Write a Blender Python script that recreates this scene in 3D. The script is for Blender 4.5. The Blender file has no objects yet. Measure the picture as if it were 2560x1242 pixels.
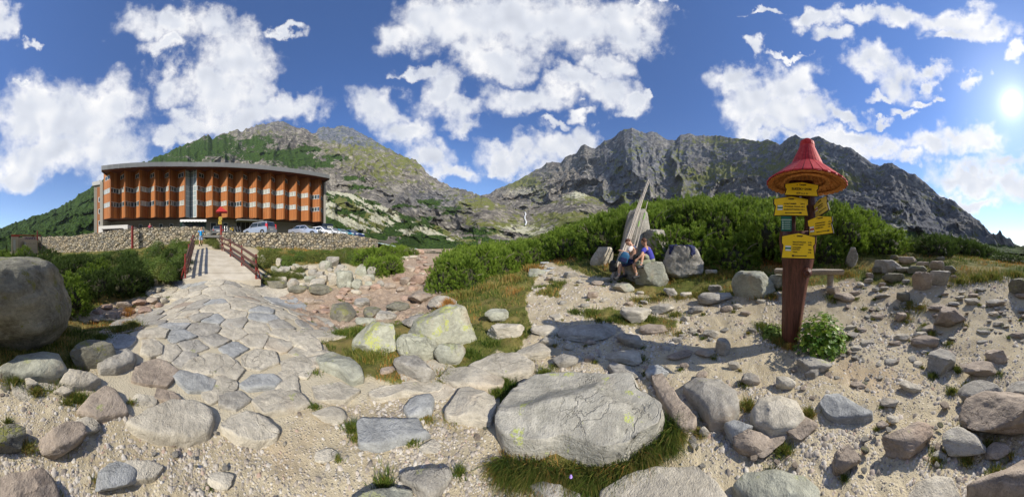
import bpy, bmesh, math, random
import numpy as np
from mathutils import Vector, Matrix, Euler
R_ = math.radians
PI = math.pi
random.seed(7)
rng = np.random.default_rng(11)
scene = bpy.context.scene
COL = scene.collection

# ------------------------------------------------------------------ camera
F, CX, CY, EYE = 500.0, 1280.0, 621.0, 1.65      # metres; the panorama covers about 293 degrees
cam = bpy.data.cameras.new("camera")
cam_ob = bpy.data.objects.new("camera", cam)
COL.objects.link(cam_ob)
cam.type = 'PANO'
cam.panorama_type = 'CENTRAL_CYLINDRICAL'
cam.central_cylindrical_range_u_min = -2.56
cam.central_cylindrical_range_u_max = 2.56
cam.central_cylindrical_range_v_min = -1.242
cam.central_cylindrical_range_v_max = 1.242
cam.central_cylindrical_radius = 1.0
cam.clip_start = 0.02
cam.clip_end = 20000
cam_ob.location = (0, 0, EYE)
cam_ob.rotation_euler = (PI / 2, 0, 0)
scene.camera = cam_ob

# ------------------------------------------------------------------ render look
scene.view_settings.view_transform = 'Standard'
scene.view_settings.look = 'None'
scene.view_settings.gamma = 1
scene.view_settings.use_curve_mapping = False
scene.view_settings.exposure = 0.38

# ------------------------------------------------------------------ sun and sky
SUN_AZ, SUN_EL = 2.50, R_(36)
sun = bpy.data.lights.new("sun", 'SUN')
sun.energy = 4.8
sun.angle = R_(0.5)
sun.color = (1.0, 0.93, 0.80)
sun_ob = bpy.data.objects.new("sun", sun)
COL.objects.link(sun_ob)
SD = Vector((math.sin(SUN_AZ) * math.cos(SUN_EL), math.cos(SUN_AZ) * math.cos(SUN_EL), math.sin(SUN_EL)))
sun_ob.rotation_euler = SD.to_track_quat('Z', 'Y').to_euler()
sun_ob.location = (20, -20, 40)

world = bpy.data.worlds.new("World")
scene.world = world
world.use_nodes = True
wt = world.node_tree
wt.nodes.clear()
world.cycles.sampling_method = 'NONE'

class NT:
    """small helper to write node trees"""
    def __init__(s, tree): s.t = tree
    def n(s, kind, ins=None, **props):
        nd = s.t.nodes.new(kind)
        for k, v in props.items(): setattr(nd, k, v)
        for k, v in (ins or {}).items(): s.put(nd.inputs[k], v)
        return nd
    def put(s, sock, v):
        if isinstance(v, bpy.types.NodeSocket): s.t.links.new(v, sock)
        elif isinstance(v, bpy.types.Node): s.t.links.new(v.outputs[0], sock)
        else:
            if sock.type == 'RGBA' and len(v) == 3: v = (*v, 1)
            sock.default_value = v
    def math(s, op, a, b=0.0, c=None, clamp=False):
        nd = s.t.nodes.new('ShaderNodeMath'); nd.operation = op; nd.use_clamp = clamp
        s.put(nd.inputs[0], a); s.put(nd.inputs[1], b)
        if c is not None: s.put(nd.inputs[2], c)
        return nd.outputs[0]
    def vmath(s, op, a, b=(0, 0, 0), c=None):
        nd = s.t.nodes.new('ShaderNodeVectorMath'); nd.operation = op
        s.put(nd.inputs[0], a)
        if op == 'SCALE': s.put(nd.inputs[3], b)
        else: s.put(nd.inputs[1], b)
        if c is not None: s.put(nd.inputs[2], c)
        return nd.outputs['Value'] if op in ('LENGTH', 'DOT_PRODUCT', 'DISTANCE') else nd.outputs[0]
    def noise(s, vec, scale, detail=4, rough=0.55, dist=0.0, out='Factor'):
        nd = s.t.nodes.new('ShaderNodeTexNoise')
        s.put(nd.inputs['Vector'], vec); nd.inputs['Scale'].default_value = scale
        nd.inputs['Detail'].default_value = detail; nd.inputs['Roughness'].default_value = rough
        nd.inputs['Distortion'].default_value = dist
        return nd.outputs[0] if out == 'Factor' else nd.outputs[1]
    def voro(s, vec, scale, feature='F1', out='Distance', rand=1.0):
        nd = s.t.nodes.new('ShaderNodeTexVoronoi'); nd.feature = feature
        s.put(nd.inputs['Vector'], vec); nd.inputs['Scale'].default_value = scale
        nd.inputs['Randomness'].default_value = rand
        return nd.outputs[out]
    def ss(s, v, lo, hi, a=0.0, b=1.0):
        nd = s.t.nodes.new('ShaderNodeMapRange'); nd.interpolation_type = 'SMOOTHSTEP'
        s.put(nd.inputs[0], v)
        for i, q in enumerate((lo, hi, a, b)): nd.inputs[i + 1].default_value = q
        return nd.outputs[0]
    def mix(s, f, a, b, blend='MIX'):
        nd = s.t.nodes.new('ShaderNodeMix'); nd.data_type = 'RGBA'; nd.blend_type = blend
        s.put(nd.inputs[0], f); s.put(nd.inputs[6], a); s.put(nd.inputs[7], b)
        return nd.outputs[2]
    def ramp(s, f, stops):
        nd = s.t.nodes.new('ShaderNodeValToRGB'); s.put(nd.inputs[0], f)
        el = nd.color_ramp.elements
        while len(el) > 1: el.remove(el[-1])
        for i, (p, c) in enumerate(stops):
            e = el[0] if i == 0 else el.new(p)
            e.position = p; e.color = (*c, 1)
        return nd.outputs[0]

CLOUDS = [(60,290,110,75),(170,300,130,90),(255,270,80,75),(120,390,140,70),(260,370,120,70),(40,440,80,35),(300,420,90,35),
(10,40,55,40),(80,100,22,14),(40,222,32,10),(420,75,110,42),(560,70,90,50),(600,140,95,70),(420,130,55,30),(440,235,65,50),(560,220,90,55),
(640,230,62,55),(590,290,110,50),(715,272,85,42),(480,310,50,35),(440,352,50,25),(735,58,50,14),
(1010,80,60,42),(1120,55,130,65),(1280,50,180,85),(1420,50,150,75),(1560,40,100,48),(1250,150,95,42),(1180,120,60,40),(1640,3,45,10),
(1610,85,65,42),(1520,150,75,32),(1430,200,80,38),(1330,245,100,38),(1520,215,70,45),(1590,250,45,28),(1460,285,40,16),(1635,235,20,12),
(955,260,68,45),(1000,320,72,50),(1065,385,70,38),(1120,420,65,24),(1110,220,58,62),(1160,275,62,45),(1185,320,42,25),(1070,170,70,22),(1015,175,30,13),
(1290,390,90,32),(1380,365,70,38),(1465,350,45,42),(1235,405,35,14),(1390,308,28,12),
(1810,200,58,42),(1880,240,90,58),(1965,215,70,48),(1985,280,105,45),(1900,310,72,28),(2000,335,90,25),(1895,135,22,22),(1975,150,40,8),
(2040,60,62,22),(2085,98,48,18),(2150,45,80,24),(2270,50,100,32),(2400,60,95,36),(2455,95,90,28),(2390,112,60,16),(1920,28,40,9),
(2180,160,72,36),(2235,205,62,42),(2320,188,52,20),(2190,240,45,14),(2300,258,22,10),(2440,210,28,18),(2265,285,32,13),(2195,300,28,9),(2340,235,26,11),
(2130,345,70,26),(2190,375,82,28),(2255,405,55,18),(2330,365,52,32),(2420,345,80,35),(2500,390,60,25),(2430,430,95,36),(2530,460,60,50),(2420,490,85,22),(2558,150,22,22),(2100,290,60,18)]

w = NT(wt)
geo = w.n('ShaderNodeTexCoord')
sep = w.n('ShaderNodeSeparateXYZ', {0: geo.outputs['Generated']})
X, Y, Z = sep.outputs
hyp = w.math('MAXIMUM', w.math('SQRT', w.math('ADD', w.math('MULTIPLY', X, X), w.math('MULTIPLY', Y, Y))), 0.12)
V = w.math('DIVIDE', Z, hyp)
cyl = w.n('ShaderNodeCombineXYZ', {0: w.math('DIVIDE', X, hyp), 1: w.math('DIVIDE', Y, hyp), 2: V})
U = w.math('ARCTAN2', X, Y)
uv = w.n('ShaderNodeCombineXYZ', {0: w.math('MULTIPLY_ADD', U, 5.0, 12.8), 1: w.math('MULTIPLY_ADD', V, -5.0, 6.21)})
warp1 = w.noise(cyl, 3.2, 3, 0.55, out='Color')
warp2 = w.noise(cyl, 13.0, 4, 0.6, out='Color')
wv = w.vmath('ADD', w.vmath('SCALE', w.vmath('SUBTRACT', warp1, (.5, .5, .5)), 1.9), w.vmath('SCALE', w.vmath('SUBTRACT', warp2, (.5, .5, .5)), 0.75))
wv = w.vmath('MULTIPLY', wv, (1, 1, 0))
pos = w.vmath('ADD', uv, wv)
field = None
for (cx, cy, rx, ry) in CLOUDS:
    sx, sy = 100 / rx, 100 / ry
    q = w.vmath('MULTIPLY_ADD', pos, (sx, sy, 0), (-cx / 100 * sx, -cy / 100 * sy, 0))
    L = w.vmath('LENGTH', q)
    field = L if field is None else w.math('SMOOTH_MIN', field, L, 0.25)
dens = w.math('SUBTRACT', 1.28, field)
fine = w.noise(cyl, 22.0, 5, 0.6)
big = w.noise(cyl, 6.0, 5, 0.55)
d2 = w.math('MULTIPLY_ADD', w.math('SUBTRACT', fine, .5), .75, dens)
d2 = w.math('MULTIPLY_ADD', w.math('SUBTRACT', big, .5), 0.95, d2)
alpha = w.ss(d2, -0.08, 0.88)
# a little relief: the same noise seen a step towards the sun
off = w.vmath('ADD', cyl, (0.02, -0.02, 0.035))
big2 = w.noise(off, 5.0, 2, 0.5); big3 = w.noise(cyl, 5.0, 2, 0.5)
relief = w.math('MULTIPLY', w.math('SUBTRACT', big3, big2), 1.3)
core = w.ss(w.math('MULTIPLY_ADD', w.math('SUBTRACT', big3, .5), .9, dens), 0.25, 0.95)
lum = w.math('ADD', w.math('MULTIPLY_ADD', core, -0.36, 1.0), w.math('ADD', relief, w.math('MULTIPLY', w.math('SUBTRACT', fine, .5), .10)), clamp=True)
ccol = w.ramp(lum, [(0.2, (0.50, 0.53, 0.61)), (0.62, (0.70, 0.73, 0.80)), (1.0, (1.0, 0.985, 0.97))])
sky = w.n('ShaderNodeTexSky', sky_type='NISHITA', sun_disc=False, sun_elevation=SUN_EL, sun_rotation=SUN_AZ,
          altitude=1670, air_density=1.0, dust_density=0.6, ozone_density=2.2)
# glare round the sun's own direction
dotS = w.vmath('DOT_PRODUCT', w.vmath('NORMALIZE', geo.outputs['Generated']), tuple(SD))
g1 = w.math('POWER', w.math('MAXIMUM', dotS, 0.0), 800.0)
g2 = w.math('POWER', w.math('MAXIMUM', dotS, 0.0), 60.0)
disc = w.math('POWER', w.math('MAXIMUM', dotS, 0.0), 5000.0)
skyc = w.mix(1.0, sky.outputs[0], w.mix(w.ss(V, 0.0, 0.75), (0.86, 0.96, 1.08), (0.46, 0.70, 1.04)), 'MULTIPLY')
bg_sky = w.n('ShaderNodeBackground', {0: skyc, 1: 0.135})
bg_cloud = w.n('ShaderNodeBackground', {0: ccol, 1: 0.84})
mixs = w.n('ShaderNodeMixShader', {0: alpha, 1: bg_sky.outputs[0], 2: bg_cloud.outputs[0]})
glow = w.n('ShaderNodeBackground', {0: (1.0, 0.95, 0.86), 1: w.math('ADD', w.math('ADD', w.math('MULTIPLY', g1, .6), w.math('MULTIPLY', g2, 0.22)), w.math('MULTIPLY', disc, 2.2))})
adds = w.n('ShaderNodeAddShader', {0: mixs.outputs[0], 1: glow.outputs[0]})
w.n('ShaderNodeOutputWorld', {0: adds.outputs[0]})

# ------------------------------------------------------------------ numeric noise
def _hash(ix, iy, iz, seed):
    h = (ix * 374761393 + iy * 668265263 + iz * 2147483647 + seed * 974634777) & 0xFFFFFFFF
    h = ((h ^ (h >> 13)) * 1274126177) & 0xFFFFFFFF
    h = (h ^ (h >> 16)) & 0xFFFFFF
    return h / float(0xFFFFFF)
def vnoise(x, y, z=0.0, seed=0):
    x = np.asarray(x, float); y = np.asarray(y, float); z = np.zeros_like(x) + z
    xi = np.floor(x).astype(np.int64); yi = np.floor(y).astype(np.int64); zi = np.floor(z).astype(np.int64)
    fx, fy, fz = x - xi, y - yi, z - zi
    fx, fy, fz = [t * t * t * (t * (t * 6 - 15) + 10) for t in (fx, fy, fz)]
    r = 0
    for dx in (0, 1):
        for dy in (0, 1):
            for dz in (0, 1):
                wgt = (fx if dx else 1 - fx) * (fy if dy else 1 - fy) * (fz if dz else 1 - fz)
                r = r + wgt * _hash(xi + dx, yi + dy, zi + dz, seed)
    return r
def fbm(x, y, z=0.0, octv=4, seed=0, gain=0.5, lac=2.03):
    s, a, t = 0, 1.0, 0
    for i in range(octv):
        s = s + a * vnoise(x * lac ** i, y * lac ** i, z * lac ** i, seed + i * 17); t += a; a *= gain
    return s / t
def ridged(x, y, z=0.0, octv=5, seed=0, gain=0.55):
    s, a, t = 0, 1.0, 0
    for i in range(octv):
        n = 1 - np.abs(2 * vnoise(x * 2.07 ** i, y * 2.07 ** i, z * 2.07 ** i, seed + i * 13) - 1)
        s = s + a * n * n; t += a; a *= gain
    return s / t

# ------------------------------------------------------------------ terrain heights
def az(px): return (px - CX) / F
def ray(px, py, d):
    a = az(px)
    return Vector((d * math.sin(a), d * math.cos(a), EYE + d * (CY - py) / F))
CTRL = []   # (px, distance, height)
for px in range(-200, 2760, 200):
    for d, z in ((1.0, 0.0), (1.9, 0.0), (2.9, 0.0)): CTRL.append((px, d, z))
CTRL += [(560,4.2,0),(560,6.5,.05),(560,9,.15),(545,11,.4),(530,14,1.05),(512,18,1.85),(500,24,2.7),
(430,10,-.1),(700,5.6,.0),(690,9,-.5),(800,5.5,-.38),(850,7,-.5),(900,8.5,-.5),(760,7,-.55),(960,7,-.4),(1000,10,-.3),(1050,13,-.15),(1070,20,.25),(1075,30,.42),(1082,42,.55),(1085,60,-.8),(1085,300,-2.5),
(980,4.2,-.15),(1050,3.5,0),(1100,5,-.05),(1130,8,-.05),
(300,6,-.6),(370,7.5,-.6),(420,8.5,-.5),(230,6.5,-.65),(230,4.2,-.2),(330,4.2,-.05),(60,4,-.05),(0,6,-.3),(100,9,-.2),(60,14,.1),(-100,8,0),(-100,20,.5),
(95,34,.7),(300,26,1.3),(420,22,1.7),(200,18,.6),(300,12,.2),(420,14,.7),
(640,12,.5),(660,18,1.3),(760,10,-.05),(800,9.2,-.2),(850,12,.45),(900,14,.55),(860,24,1.25),(760,20,1.35),(960,18,.75),(1000,13,.25),(1000,28,1.5),
(1160,8,.15),(1240,5,.12),(1240,10,.5),(1300,7,.3),(1180,20,.9),(1350,9,.55),(1352,14,1.05),(1250,30,1.6),(1340,25,2.2),
(1500,6,.4),(1570,7,.55),(1650,7,.58),(1800,6.6,.6),(1700,4.6,.18),(1480,10,1.2),(1500,14,2.0),(1500,25,4.5),(1620,9.5,1.5),(1750,9.5,1.7),(1750,13,2.8),(1750,25,6),(1620,14,2.7),
(1900,5.2,.45),(2030,5.3,.55),(1950,4.2,.12),(1985,3.55,0),(1900,9,1.3),(1900,14,2.8),(2050,7,1.0),(2050,11,2.0),(2050,25,4.5),(2130,6.5,.75),(2200,9,1.4),(2200,14,1.9),
(2300,6.5,.85),(2300,5,.52),(2300,9,1.35),(2300,4,.2),(2450,5,.5),(2500,7,.9),(2450,9,1.1),(2400,14,1.2),(2560,9,.9),(2560,15,.4),(2560,40,-.3),(2400,40,.5),(2250,30,2.5),(2700,8,.4),(2700,20,0),(2800,60,-2),
(-150,60,-1),(200,60,2),(500,60,5),(820,60,4),(950,60,3.4),(1180,60,1.5),(1300,60,4),(1500,60,9),(1900,60,9),(2300,60,2)]
CTRL += [(px, 400, -3) for px in range(-200, 2760, 240)]
_A = np.array([(az(p), math.log(d), z) for p, d, z in CTRL])
_A = np.vstack([_A, _A[_A[:, 0] > 1.2] - (2 * PI, 0, 0), _A[_A[:, 0] < -1.2] + (2 * PI, 0, 0)])
def _phi(r2): return 0.5 * r2 * np.log(np.maximum(r2, 1e-12))
def _fit(A):
    n = len(A); P = np.c_[np.ones(n), A[:, :2]]
    d2 = (A[:, None, 0] - A[None, :, 0]) ** 2 + (A[:, None, 1] - A[None, :, 1]) ** 2
    K = _phi(d2) + np.eye(n) * 0.004
    M = np.block([[K, P], [P.T, np.zeros((3, 3))]])
    return np.linalg.lstsq(M, np.r_[A[:, 2], 0, 0, 0], rcond=None)[0]
_W = _fit(_A)
def gz_polar(a, d):
    a = np.atleast_1d(np.asarray(a, float)).ravel(); l = np.log(np.maximum(np.atleast_1d(np.asarray(d, float)).ravel(), .8))
    a = (a + PI) % (2 * PI) - PI
    out = np.empty(len(a)); n = len(_A)
    for i in range(0, len(a), 20000):
        s = slice(i, i + 20000)
        r2 = (a[s, None] - _A[None, :, 0]) ** 2 + (l[s, None] - _A[None, :, 1]) ** 2
        out[s] = _phi(r2) @ _W[:n] + _W[n] + _W[n + 1] * a[s] + _W[n + 2] * l[s]
    return out
def gz(x, y):
    return float(gz_polar(math.atan2(x, y), math.hypot(x, y))[0])
_DS = np.geomspace(0.9, 70, 700)
def hit(px, py):
    """distance at which the sight line meets the ground"""
    a = az(px); z = gz_polar(np.full(700, a), _DS); r = EYE + _DS * (CY - py) / F
    k = np.nonzero(z >= r)[0]
    if not len(k): return 60.0
    k = k[0]
    if k == 0: return _DS[0]
    f0, f1 = (r - z)[k - 1], (r - z)[k]
    return float(_DS[k - 1] + (_DS[k] - _DS[k - 1]) * f0 / (f0 - f1))
def gp(px, py):
    d = hit(px, py); a = az(px)
    return Vector((d * math.sin(a), d * math.cos(a), EYE + d * (CY - py) / F)), d

# zones of the ground, as outlines on the plan seen from the viewpoint
def inpoly(poly, x, y):
    c = np.zeros(np.shape(x), bool); n = len(poly)
    for i in range(n):
        x1, y1 = poly[i]; x2, y2 = poly[(i + 1) % n]
        cond = ((y1 > y) != (y2 > y))
        xx = (x2 - x1) * (y - y1) / ((y2 - y1) if y2 != y1 else 1e-9) + x1
        c ^= cond & (x < xx)
    return c
GREEN = [[(-400,500),(465,500),(455,700),(440,735),(330,750),(180,790),(180,900),(-400,900)],
 [(170,800),(350,795),(330,850),(240,900),(190,960),(150,990),(60,960),(-10,950),(-10,890),(180,890)],
 [(640,600),(945,600),(1010,640),(1000,690),(950,690),(860,655),(760,660),(680,690),(650,670)],
 [(790,828),(880,812),(1010,800),(1070,775),(1110,735),(1130,700),(1110,640),(1120,600),(1340,600),(1350,680),(1330,720),(1310,760),(1330,830),(1290,900),(1240,880),(1200,900),(1100,960),(930,965),(850,900)],
 [(1225,1110),(1290,1060),(1660,1040),(1700,1060),(1690,1110),(1560,1165),(1440,1205),(1310,1195)],
 [(1350,560),(1360,650),(1480,690),(1530,700),(1600,740),(1700,745),(1850,735),(1940,730),(2060,710),(2130,700),(2280,715),(2380,700),(2440,690),(2560,690),(2900,690),(2900,300),(1350,300)],
 [(1250,1000),(1290,930),(1310,950),(1262,1040)],[(1600,790),(1700,800),(1690,830),(1560,815),(1500,800),(1450,785),(1520,760)],
 [(1380,700),(1420,700),(1400,740),(1340,735)]]
CREEK = [[(650,700),(700,690),(760,720),(900,720),(960,690),(1000,655),(1030,615),(1145,615),(1135,650),(1105,740),(1070,780),(1000,805),(880,815),(800,835),(745,800),(690,740)],
 [(180,790),(330,745),(440,728),(400,760),(350,800),(250,790)]]
PAVED = [(445,705),(640,705),(695,745),(750,805),(810,865),(905,942),(1000,965),(900,1000),(790,1000),(700,1060),(520,1080),(330,1040),(250,965),(245,900),(330,835),(405,745)]
def zones(x, y, zz):
    d = np.hypot(x, y); px = CX + F * np.arctan2(x, y); py = CY + F * (EYE - zz) / d
    n1 = fbm(x * 1.7, y * 1.7, 0, 3, 5) - .5; n2 = fbm(x * 1.7 + 9, y * 1.7, 0, 3, 6) - .5
    qx = px + n1 * 160 / np.maximum(d, 1); qy = py + n2 * 90 / np.maximum(d, 1)
    g = np.zeros(d.shape, bool); c = g.copy()
    for P in GREEN: g |= inpoly(P, qx, qy)
    for P in CREEK: c |= inpoly(P, qx, qy)
    g |= (d > 20) & ~c & (np.abs(px - 1090) > 45)
    g &= ~c
    pav = inpoly(PAVED, px, py)
    g &= ~pav; c &= ~pav
    return g, c, pav

# ------------------------------------------------------------------ object helpers
def link(name, mesh, mat=None, parent=None, smooth=False):
    o = bpy.data.objects.new(name, mesh); COL.objects.link(o)
    if mat is not None:
        for m in (mat if isinstance(mat, (list, tuple)) else [mat]): mesh.materials.append(m)
    if parent is not None: o.parent = parent
    if smooth: mesh.polygons.foreach_set('use_smooth', [True] * len(mesh.polygons))
    return o
def tag(o, label=None, cat=None, group=None, kind=None):
    if label: o['label'] = label
    if cat: o['category'] = cat
    if group: o['group'] = group
    if kind: o['kind'] = kind
    return o
def empty(name, loc, rz=0.0, label=None, cat=None, group=None):
    o = bpy.data.objects.new(name, None); COL.objects.link(o)
    o.empty_display_size = 0.2
    o.location = loc; o.rotation_euler = (0, 0, rz)
    return tag(o, label, cat, group)
def copy_tree(o, parent=None):
    c = o.copy(); COL.objects.link(c)
    if parent is not None: c.parent = parent
    for ch in list(o.children): copy_tree(ch, c)
    return c
def npmesh(name, V_, F_, attrs=None):
    """V_ (n,3), F_ (m,k) with constant k"""
    V_ = np.asarray(V_, np.float32); F_ = np.asarray(F_, np.int32); k = F_.shape[1]
    me = bpy.data.meshes.new(name)
    me.vertices.add(len(V_)); me.vertices.foreach_set('co', V_.ravel())
    me.loops.add(F_.size); me.loops.foreach_set('vertex_index', F_.ravel())
    me.polygons.add(len(F_)); me.polygons.foreach_set('loop_start', np.arange(0, F_.size, k, dtype=np.int32))
    try: me.polygons.foreach_set('loop_total', np.full(len(F_), k, np.int32))
    except Exception: pass
    for nm, arr in (attrs or {}).items():
        at = me.attributes.new(nm, 'FLOAT', 'POINT'); at.data.foreach_set('value', np.asarray(arr, np.float32).ravel())
    me.update(calc_edges=True); me.validate()
    return me
class MB:
    """collects simple solids into one mesh"""
    def __init__(s): s.v = []; s.f = []; s.m = []
    def add(s, vs, fs, mi=0):
        k = len(s.v); s.v += [tuple(v) for v in vs]; s.f += [tuple(i + k for i in f) for f in fs]; s.m += [mi] * len(fs); return s
    def box(s, lo, hi, M=None, mi=0):
        x0, y0, z0 = lo; x1, y1, z1 = hi
        vs = [Vector(p) for p in ((x0,y0,z0),(x1,y0,z0),(x1,y1,z0),(x0,y1,z0),(x0,y0,z1),(x1,y0,z1),(x1,y1,z1),(x0,y1,z1))]
        if M is not None: vs = [M @ v for v in vs]
        return s.add(vs, [(0,3,2,1),(4,5,6,7),(0,1,5,4),(1,2,6,5),(2,3,7,6),(3,0,4,7)], mi)
    def hexa(s, vs, mi=0):
        return s.add(vs, [(0,3,2,1),(4,5,6,7),(0,1,5,4),(1,2,6,5),(2,3,7,6),(3,0,4,7)], mi)
    def tube(s, pts, rad, n=8, mi=0, cap=True, jit=0.0):
        pts = [Vector(p) for p in pts]; rad = rad if isinstance(rad, (list, tuple)) else [rad] * len(pts)
        vs = []; fs = []
        up = Vector((0, 0, 1))
        for i, p in enumerate(pts):
            t = (pts[min(i + 1, len(pts) - 1)] - pts[max(i - 1, 0)]).normalized()
            a = t.cross(up if abs(t.dot(up)) < .95 else Vector((1, 0, 0))).normalized(); b = a.cross(t).normalized()
            for j in range(n):
                w_ = 2 * PI * j / n; r = rad[i] * (1 + jit * (random.random() - .5))
                vs.append(p + a * math.cos(w_) * r + b * math.sin(w_) * r)
        for i in range(len(pts) - 1):
            for j in range(n):
                fs.append((i*n+j, i*n+(j+1)%n, (i+1)*n+(j+1)%n, (i+1)*n+j))
        if cap:
            fs.append(tuple(range(n-1, -1, -1))); fs.append(tuple((len(pts)-1)*n + j for j in range(n)))
        return s.add(vs, fs, mi)
    def prism(s, poly, d0, d1, M=None, mi=0):
        """poly: list of (x,z); extruded in y from d0 to d1"""
        n = len(poly)
        vs = [Vector((x, d0, z)) for x, z in poly] + [Vector((x, d1, z)) for x, z in poly]
        if M is not None: vs = [M @ v for v in vs]
        fs = [tuple(range(n)), tuple(range(2*n-1, n-1, -1))] + [(i, i+n, (i+1)%n+n, (i+1)%n) for i in range(n)]
        return s.add(vs, fs, mi)
    def lathe(s, prof, n=24, M=None, mi=0, cap=False):
        vs = []; fs = []
        for (r, z) in prof:
            for j in range(n):
                v = Vector((r * math.cos(2*PI*j/n), r * math.sin(2*PI*j/n), z)); vs.append(M @ v if M is not None else v)
        for i in range(len(prof) - 1):
            for j in range(n): fs.append((i*n+j, i*n+(j+1)%n, (i+1)*n+(j+1)%n, (i+1)*n+j))
        if cap:
            fs.append(tuple(range(n-1, -1, -1))); fs.append(tuple((len(prof)-1)*n + j for j in range(n)))
        return s.add(vs, fs, mi)
    def mesh(s, name='m', bevel=0.0, seg=2):
        me = bpy.data.meshes.new(name); me.from_pydata([tuple(v) for v in s.v], [], s.f)
        me.polygons.foreach_set('material_index', s.m)
        bm = bmesh.new(); bm.from_mesh(me); bmesh.ops.recalc_face_normals(bm, faces=bm.faces)
        if bevel > 0:
            ed = [e for e in bm.edges if len(e.link_faces) == 2 and e.calc_face_angle(0) > .5]
            bmesh.ops.bevel(bm, geom=ed, offset=bevel, segments=seg, affect='EDGES', profile=.6)
        bm.to_mesh(me); bm.free(); me.update()
        return me
    def build(s, name, mat, parent=None, bevel=0.0, seg=2, smooth=False):
        return link(name, s.mesh(name, bevel, seg), mat, parent, smooth)

# ------------------------------------------------------------------ materials
def newmat(name):
    m = bpy.data.materials.new(name); m.use_nodes = True; m.node_tree.nodes.clear()
    return m, NT(m.node_tree)
def finish(t, color, rough=0.8, bump=None, bstr=0.4, bdist=0.02, metal=0.0, spec=0.3, **extra):
    p = t.n('ShaderNodeBsdfPrincipled', {'Base Color': color, 'Roughness': rough, 'Metallic': metal, 'Specular IOR Level': spec})
    for k, v in extra.items(): t.put(p.inputs[k.replace('_', ' ')], v)
    if bump is not None:
        b = t.n('ShaderNodeBump', {'Strength': bstr, 'Distance': bdist, 'Height': bump}); t.put(p.inputs['Normal'], b.outputs[0])
    t.n('ShaderNodeOutputMaterial', {0: p.outputs[0]}); return p
def coords(t, world_space=False, rnd=True):
    tc = t.n('ShaderNodeTexCoord'); v = tc.outputs['Object']
    if world_space: v = t.n('ShaderNodeNewGeometry').outputs['Position']
    elif rnd:
        oi = t.n('ShaderNodeObjectInfo')
        v = t.vmath('ADD', v, t.vmath('SCALE', (1, .7, .3), t.math('MULTIPLY', oi.outputs['Random'], 40.0)))
    return v
def simple(name, col, rough=0.6, var=0.12, scale=6.0, metal=0.0, bstr=0.15, spec=0.4, **extra):
    m, t = newmat(name); v = coords(t, rnd=False)
    n = t.noise(v, scale, 5, 0.6)
    c = t.mix(n, tuple(x * (1 - var) for x in col), tuple(min(1, x * (1 + var)) for x in col))
    finish(t, c, rough, t.noise(v, scale * 6, 4), bstr, 0.01, metal, spec, **extra)
    return m
def rockmat(name, dark, light, lichen=0.25, lcol=(0.33, 0.35, 0.14), stain=0.5, warm=(0.36, 0.25, 0.15), speck=1.0):
    m, t = newmat(name); v = coords(t)
    a = t.noise(v, 2.2, 6, 0.6); b = t.noise(v, 14, 6, 0.7); s = t.noise(v, 85, 3, 0.7)
    base = t.mix(t.ss(a, .3, .72), dark, light)
    base = t.mix(t.ss(b, .35, .75, 0, .5), base, tuple(min(1, x * 1.35) for x in light))
    bd = t.noise(t.vmath('MULTIPLY', v, (1, 1.4, 3.5)), 2.6, 6, .62, 1.8); base = t.mix(t.ss(bd, .50, .62, 0, .55), base, tuple(x * .62 for x in light)); base = t.mix(t.ss(bd, .32, .42, .45, 0), base, tuple(min(1, x * 1.25) for x in light))
    base = t.mix(t.ss(s, .54, .68, 0, .32 * speck), base, tuple(x * .35 for x in dark))
    base = t.mix(t.ss(s, .30, .40, .35 * speck, 0), base, tuple(min(1, x * 1.5) for x in light))
    st = t.noise(v, 1.1, 4, 0.6, 0.6)
    base = t.mix(t.ss(st, .55, .75, 0, stain), base, warm)
    vor = t.voro(v, 60, 'F1', 'Distance')
    base = t.mix(t.ss(vor, .12, .2, .35, 0), base, tuple(x * .25 for x in dark))
    crack = t.math('ABSOLUTE', t.math('SUBTRACT', t.noise(v, 1.7, 5, .6, 1.5), .5))
    crm = t.ss(t.noise(v, .9, 2), .5, .6); base = t.mix(t.math('MULTIPLY', crm, t.ss(crack, 0.0, .008, .5, 0)), base, tuple(x * .3 for x in dark))
    if lichen > 0:
        ln = t.noise(v, 3.4, 6, 0.68); nz = t.n('ShaderNodeSeparateXYZ', {0: t.n('ShaderNodeNewGeometry').outputs['Normal']}).outputs[2]
        lm = t.ss(t.math('MULTIPLY_ADD', nz, .06, ln), .72 - lichen * .30, .78 - lichen * .30)
        lm = t.math('MULTIPLY', lm, t.ss(t.noise(v, 40, 3, .7), .42, .5))
        base = t.mix(lm, base, lcol)
    h = t.math('ADD', t.math('MULTIPLY', b, .6), t.math('MULTIPLY', s, .25)); h = t.math('ADD', h, t.math('MULTIPLY_ADD', bd, .7, a))
    h = t.math('SUBTRACT', h, t.math('MULTIPLY', crm, t.ss(crack, 0, .015, .3, 0)))
    finish(t, base, 0.85, h, 0.8, 0.045, spec=.25)
    return m
M = {}
M['granite'] = rockmat('granite', (.20,.185,.16), (.40,.375,.325), .15)
M['granite_big'] = rockmat('mottled_granite', (.25,.24,.20), (.47,.445,.38), .26, (.42,.46,.14), stain=.25, speck=1.2)
M['granite_huge'] = rockmat('weathered_dark_granite', (.095,.09,.07), (.30,.285,.22), .45, (.17,.17,.05), stain=.15, speck=.8)
M['granite_pale'] = rockmat('pale_granite', (.33,.295,.235), (.52,.475,.385), .08, stain=.35)
M['granite_warm'] = rockmat('warm_granite', (.21,.17,.135), (.41,.34,.27), .05, stain=.5, warm=(.33,.22,.15))
M['granite_lichen'] = rockmat('lichen_granite', (.24,.235,.19), (.43,.43,.33), .48, (.40,.42,.13))
M['granite_green'] = rockmat('greenish_granite', (.22,.22,.18), (.40,.40,.32), .35, (.32,.33,.18))
M['granite_dark'] = rockmat('dark_lichened_granite', (.10,.098,.085), (.24,.225,.17), .5, (.20,.20,.06), speck=.6)
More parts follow.
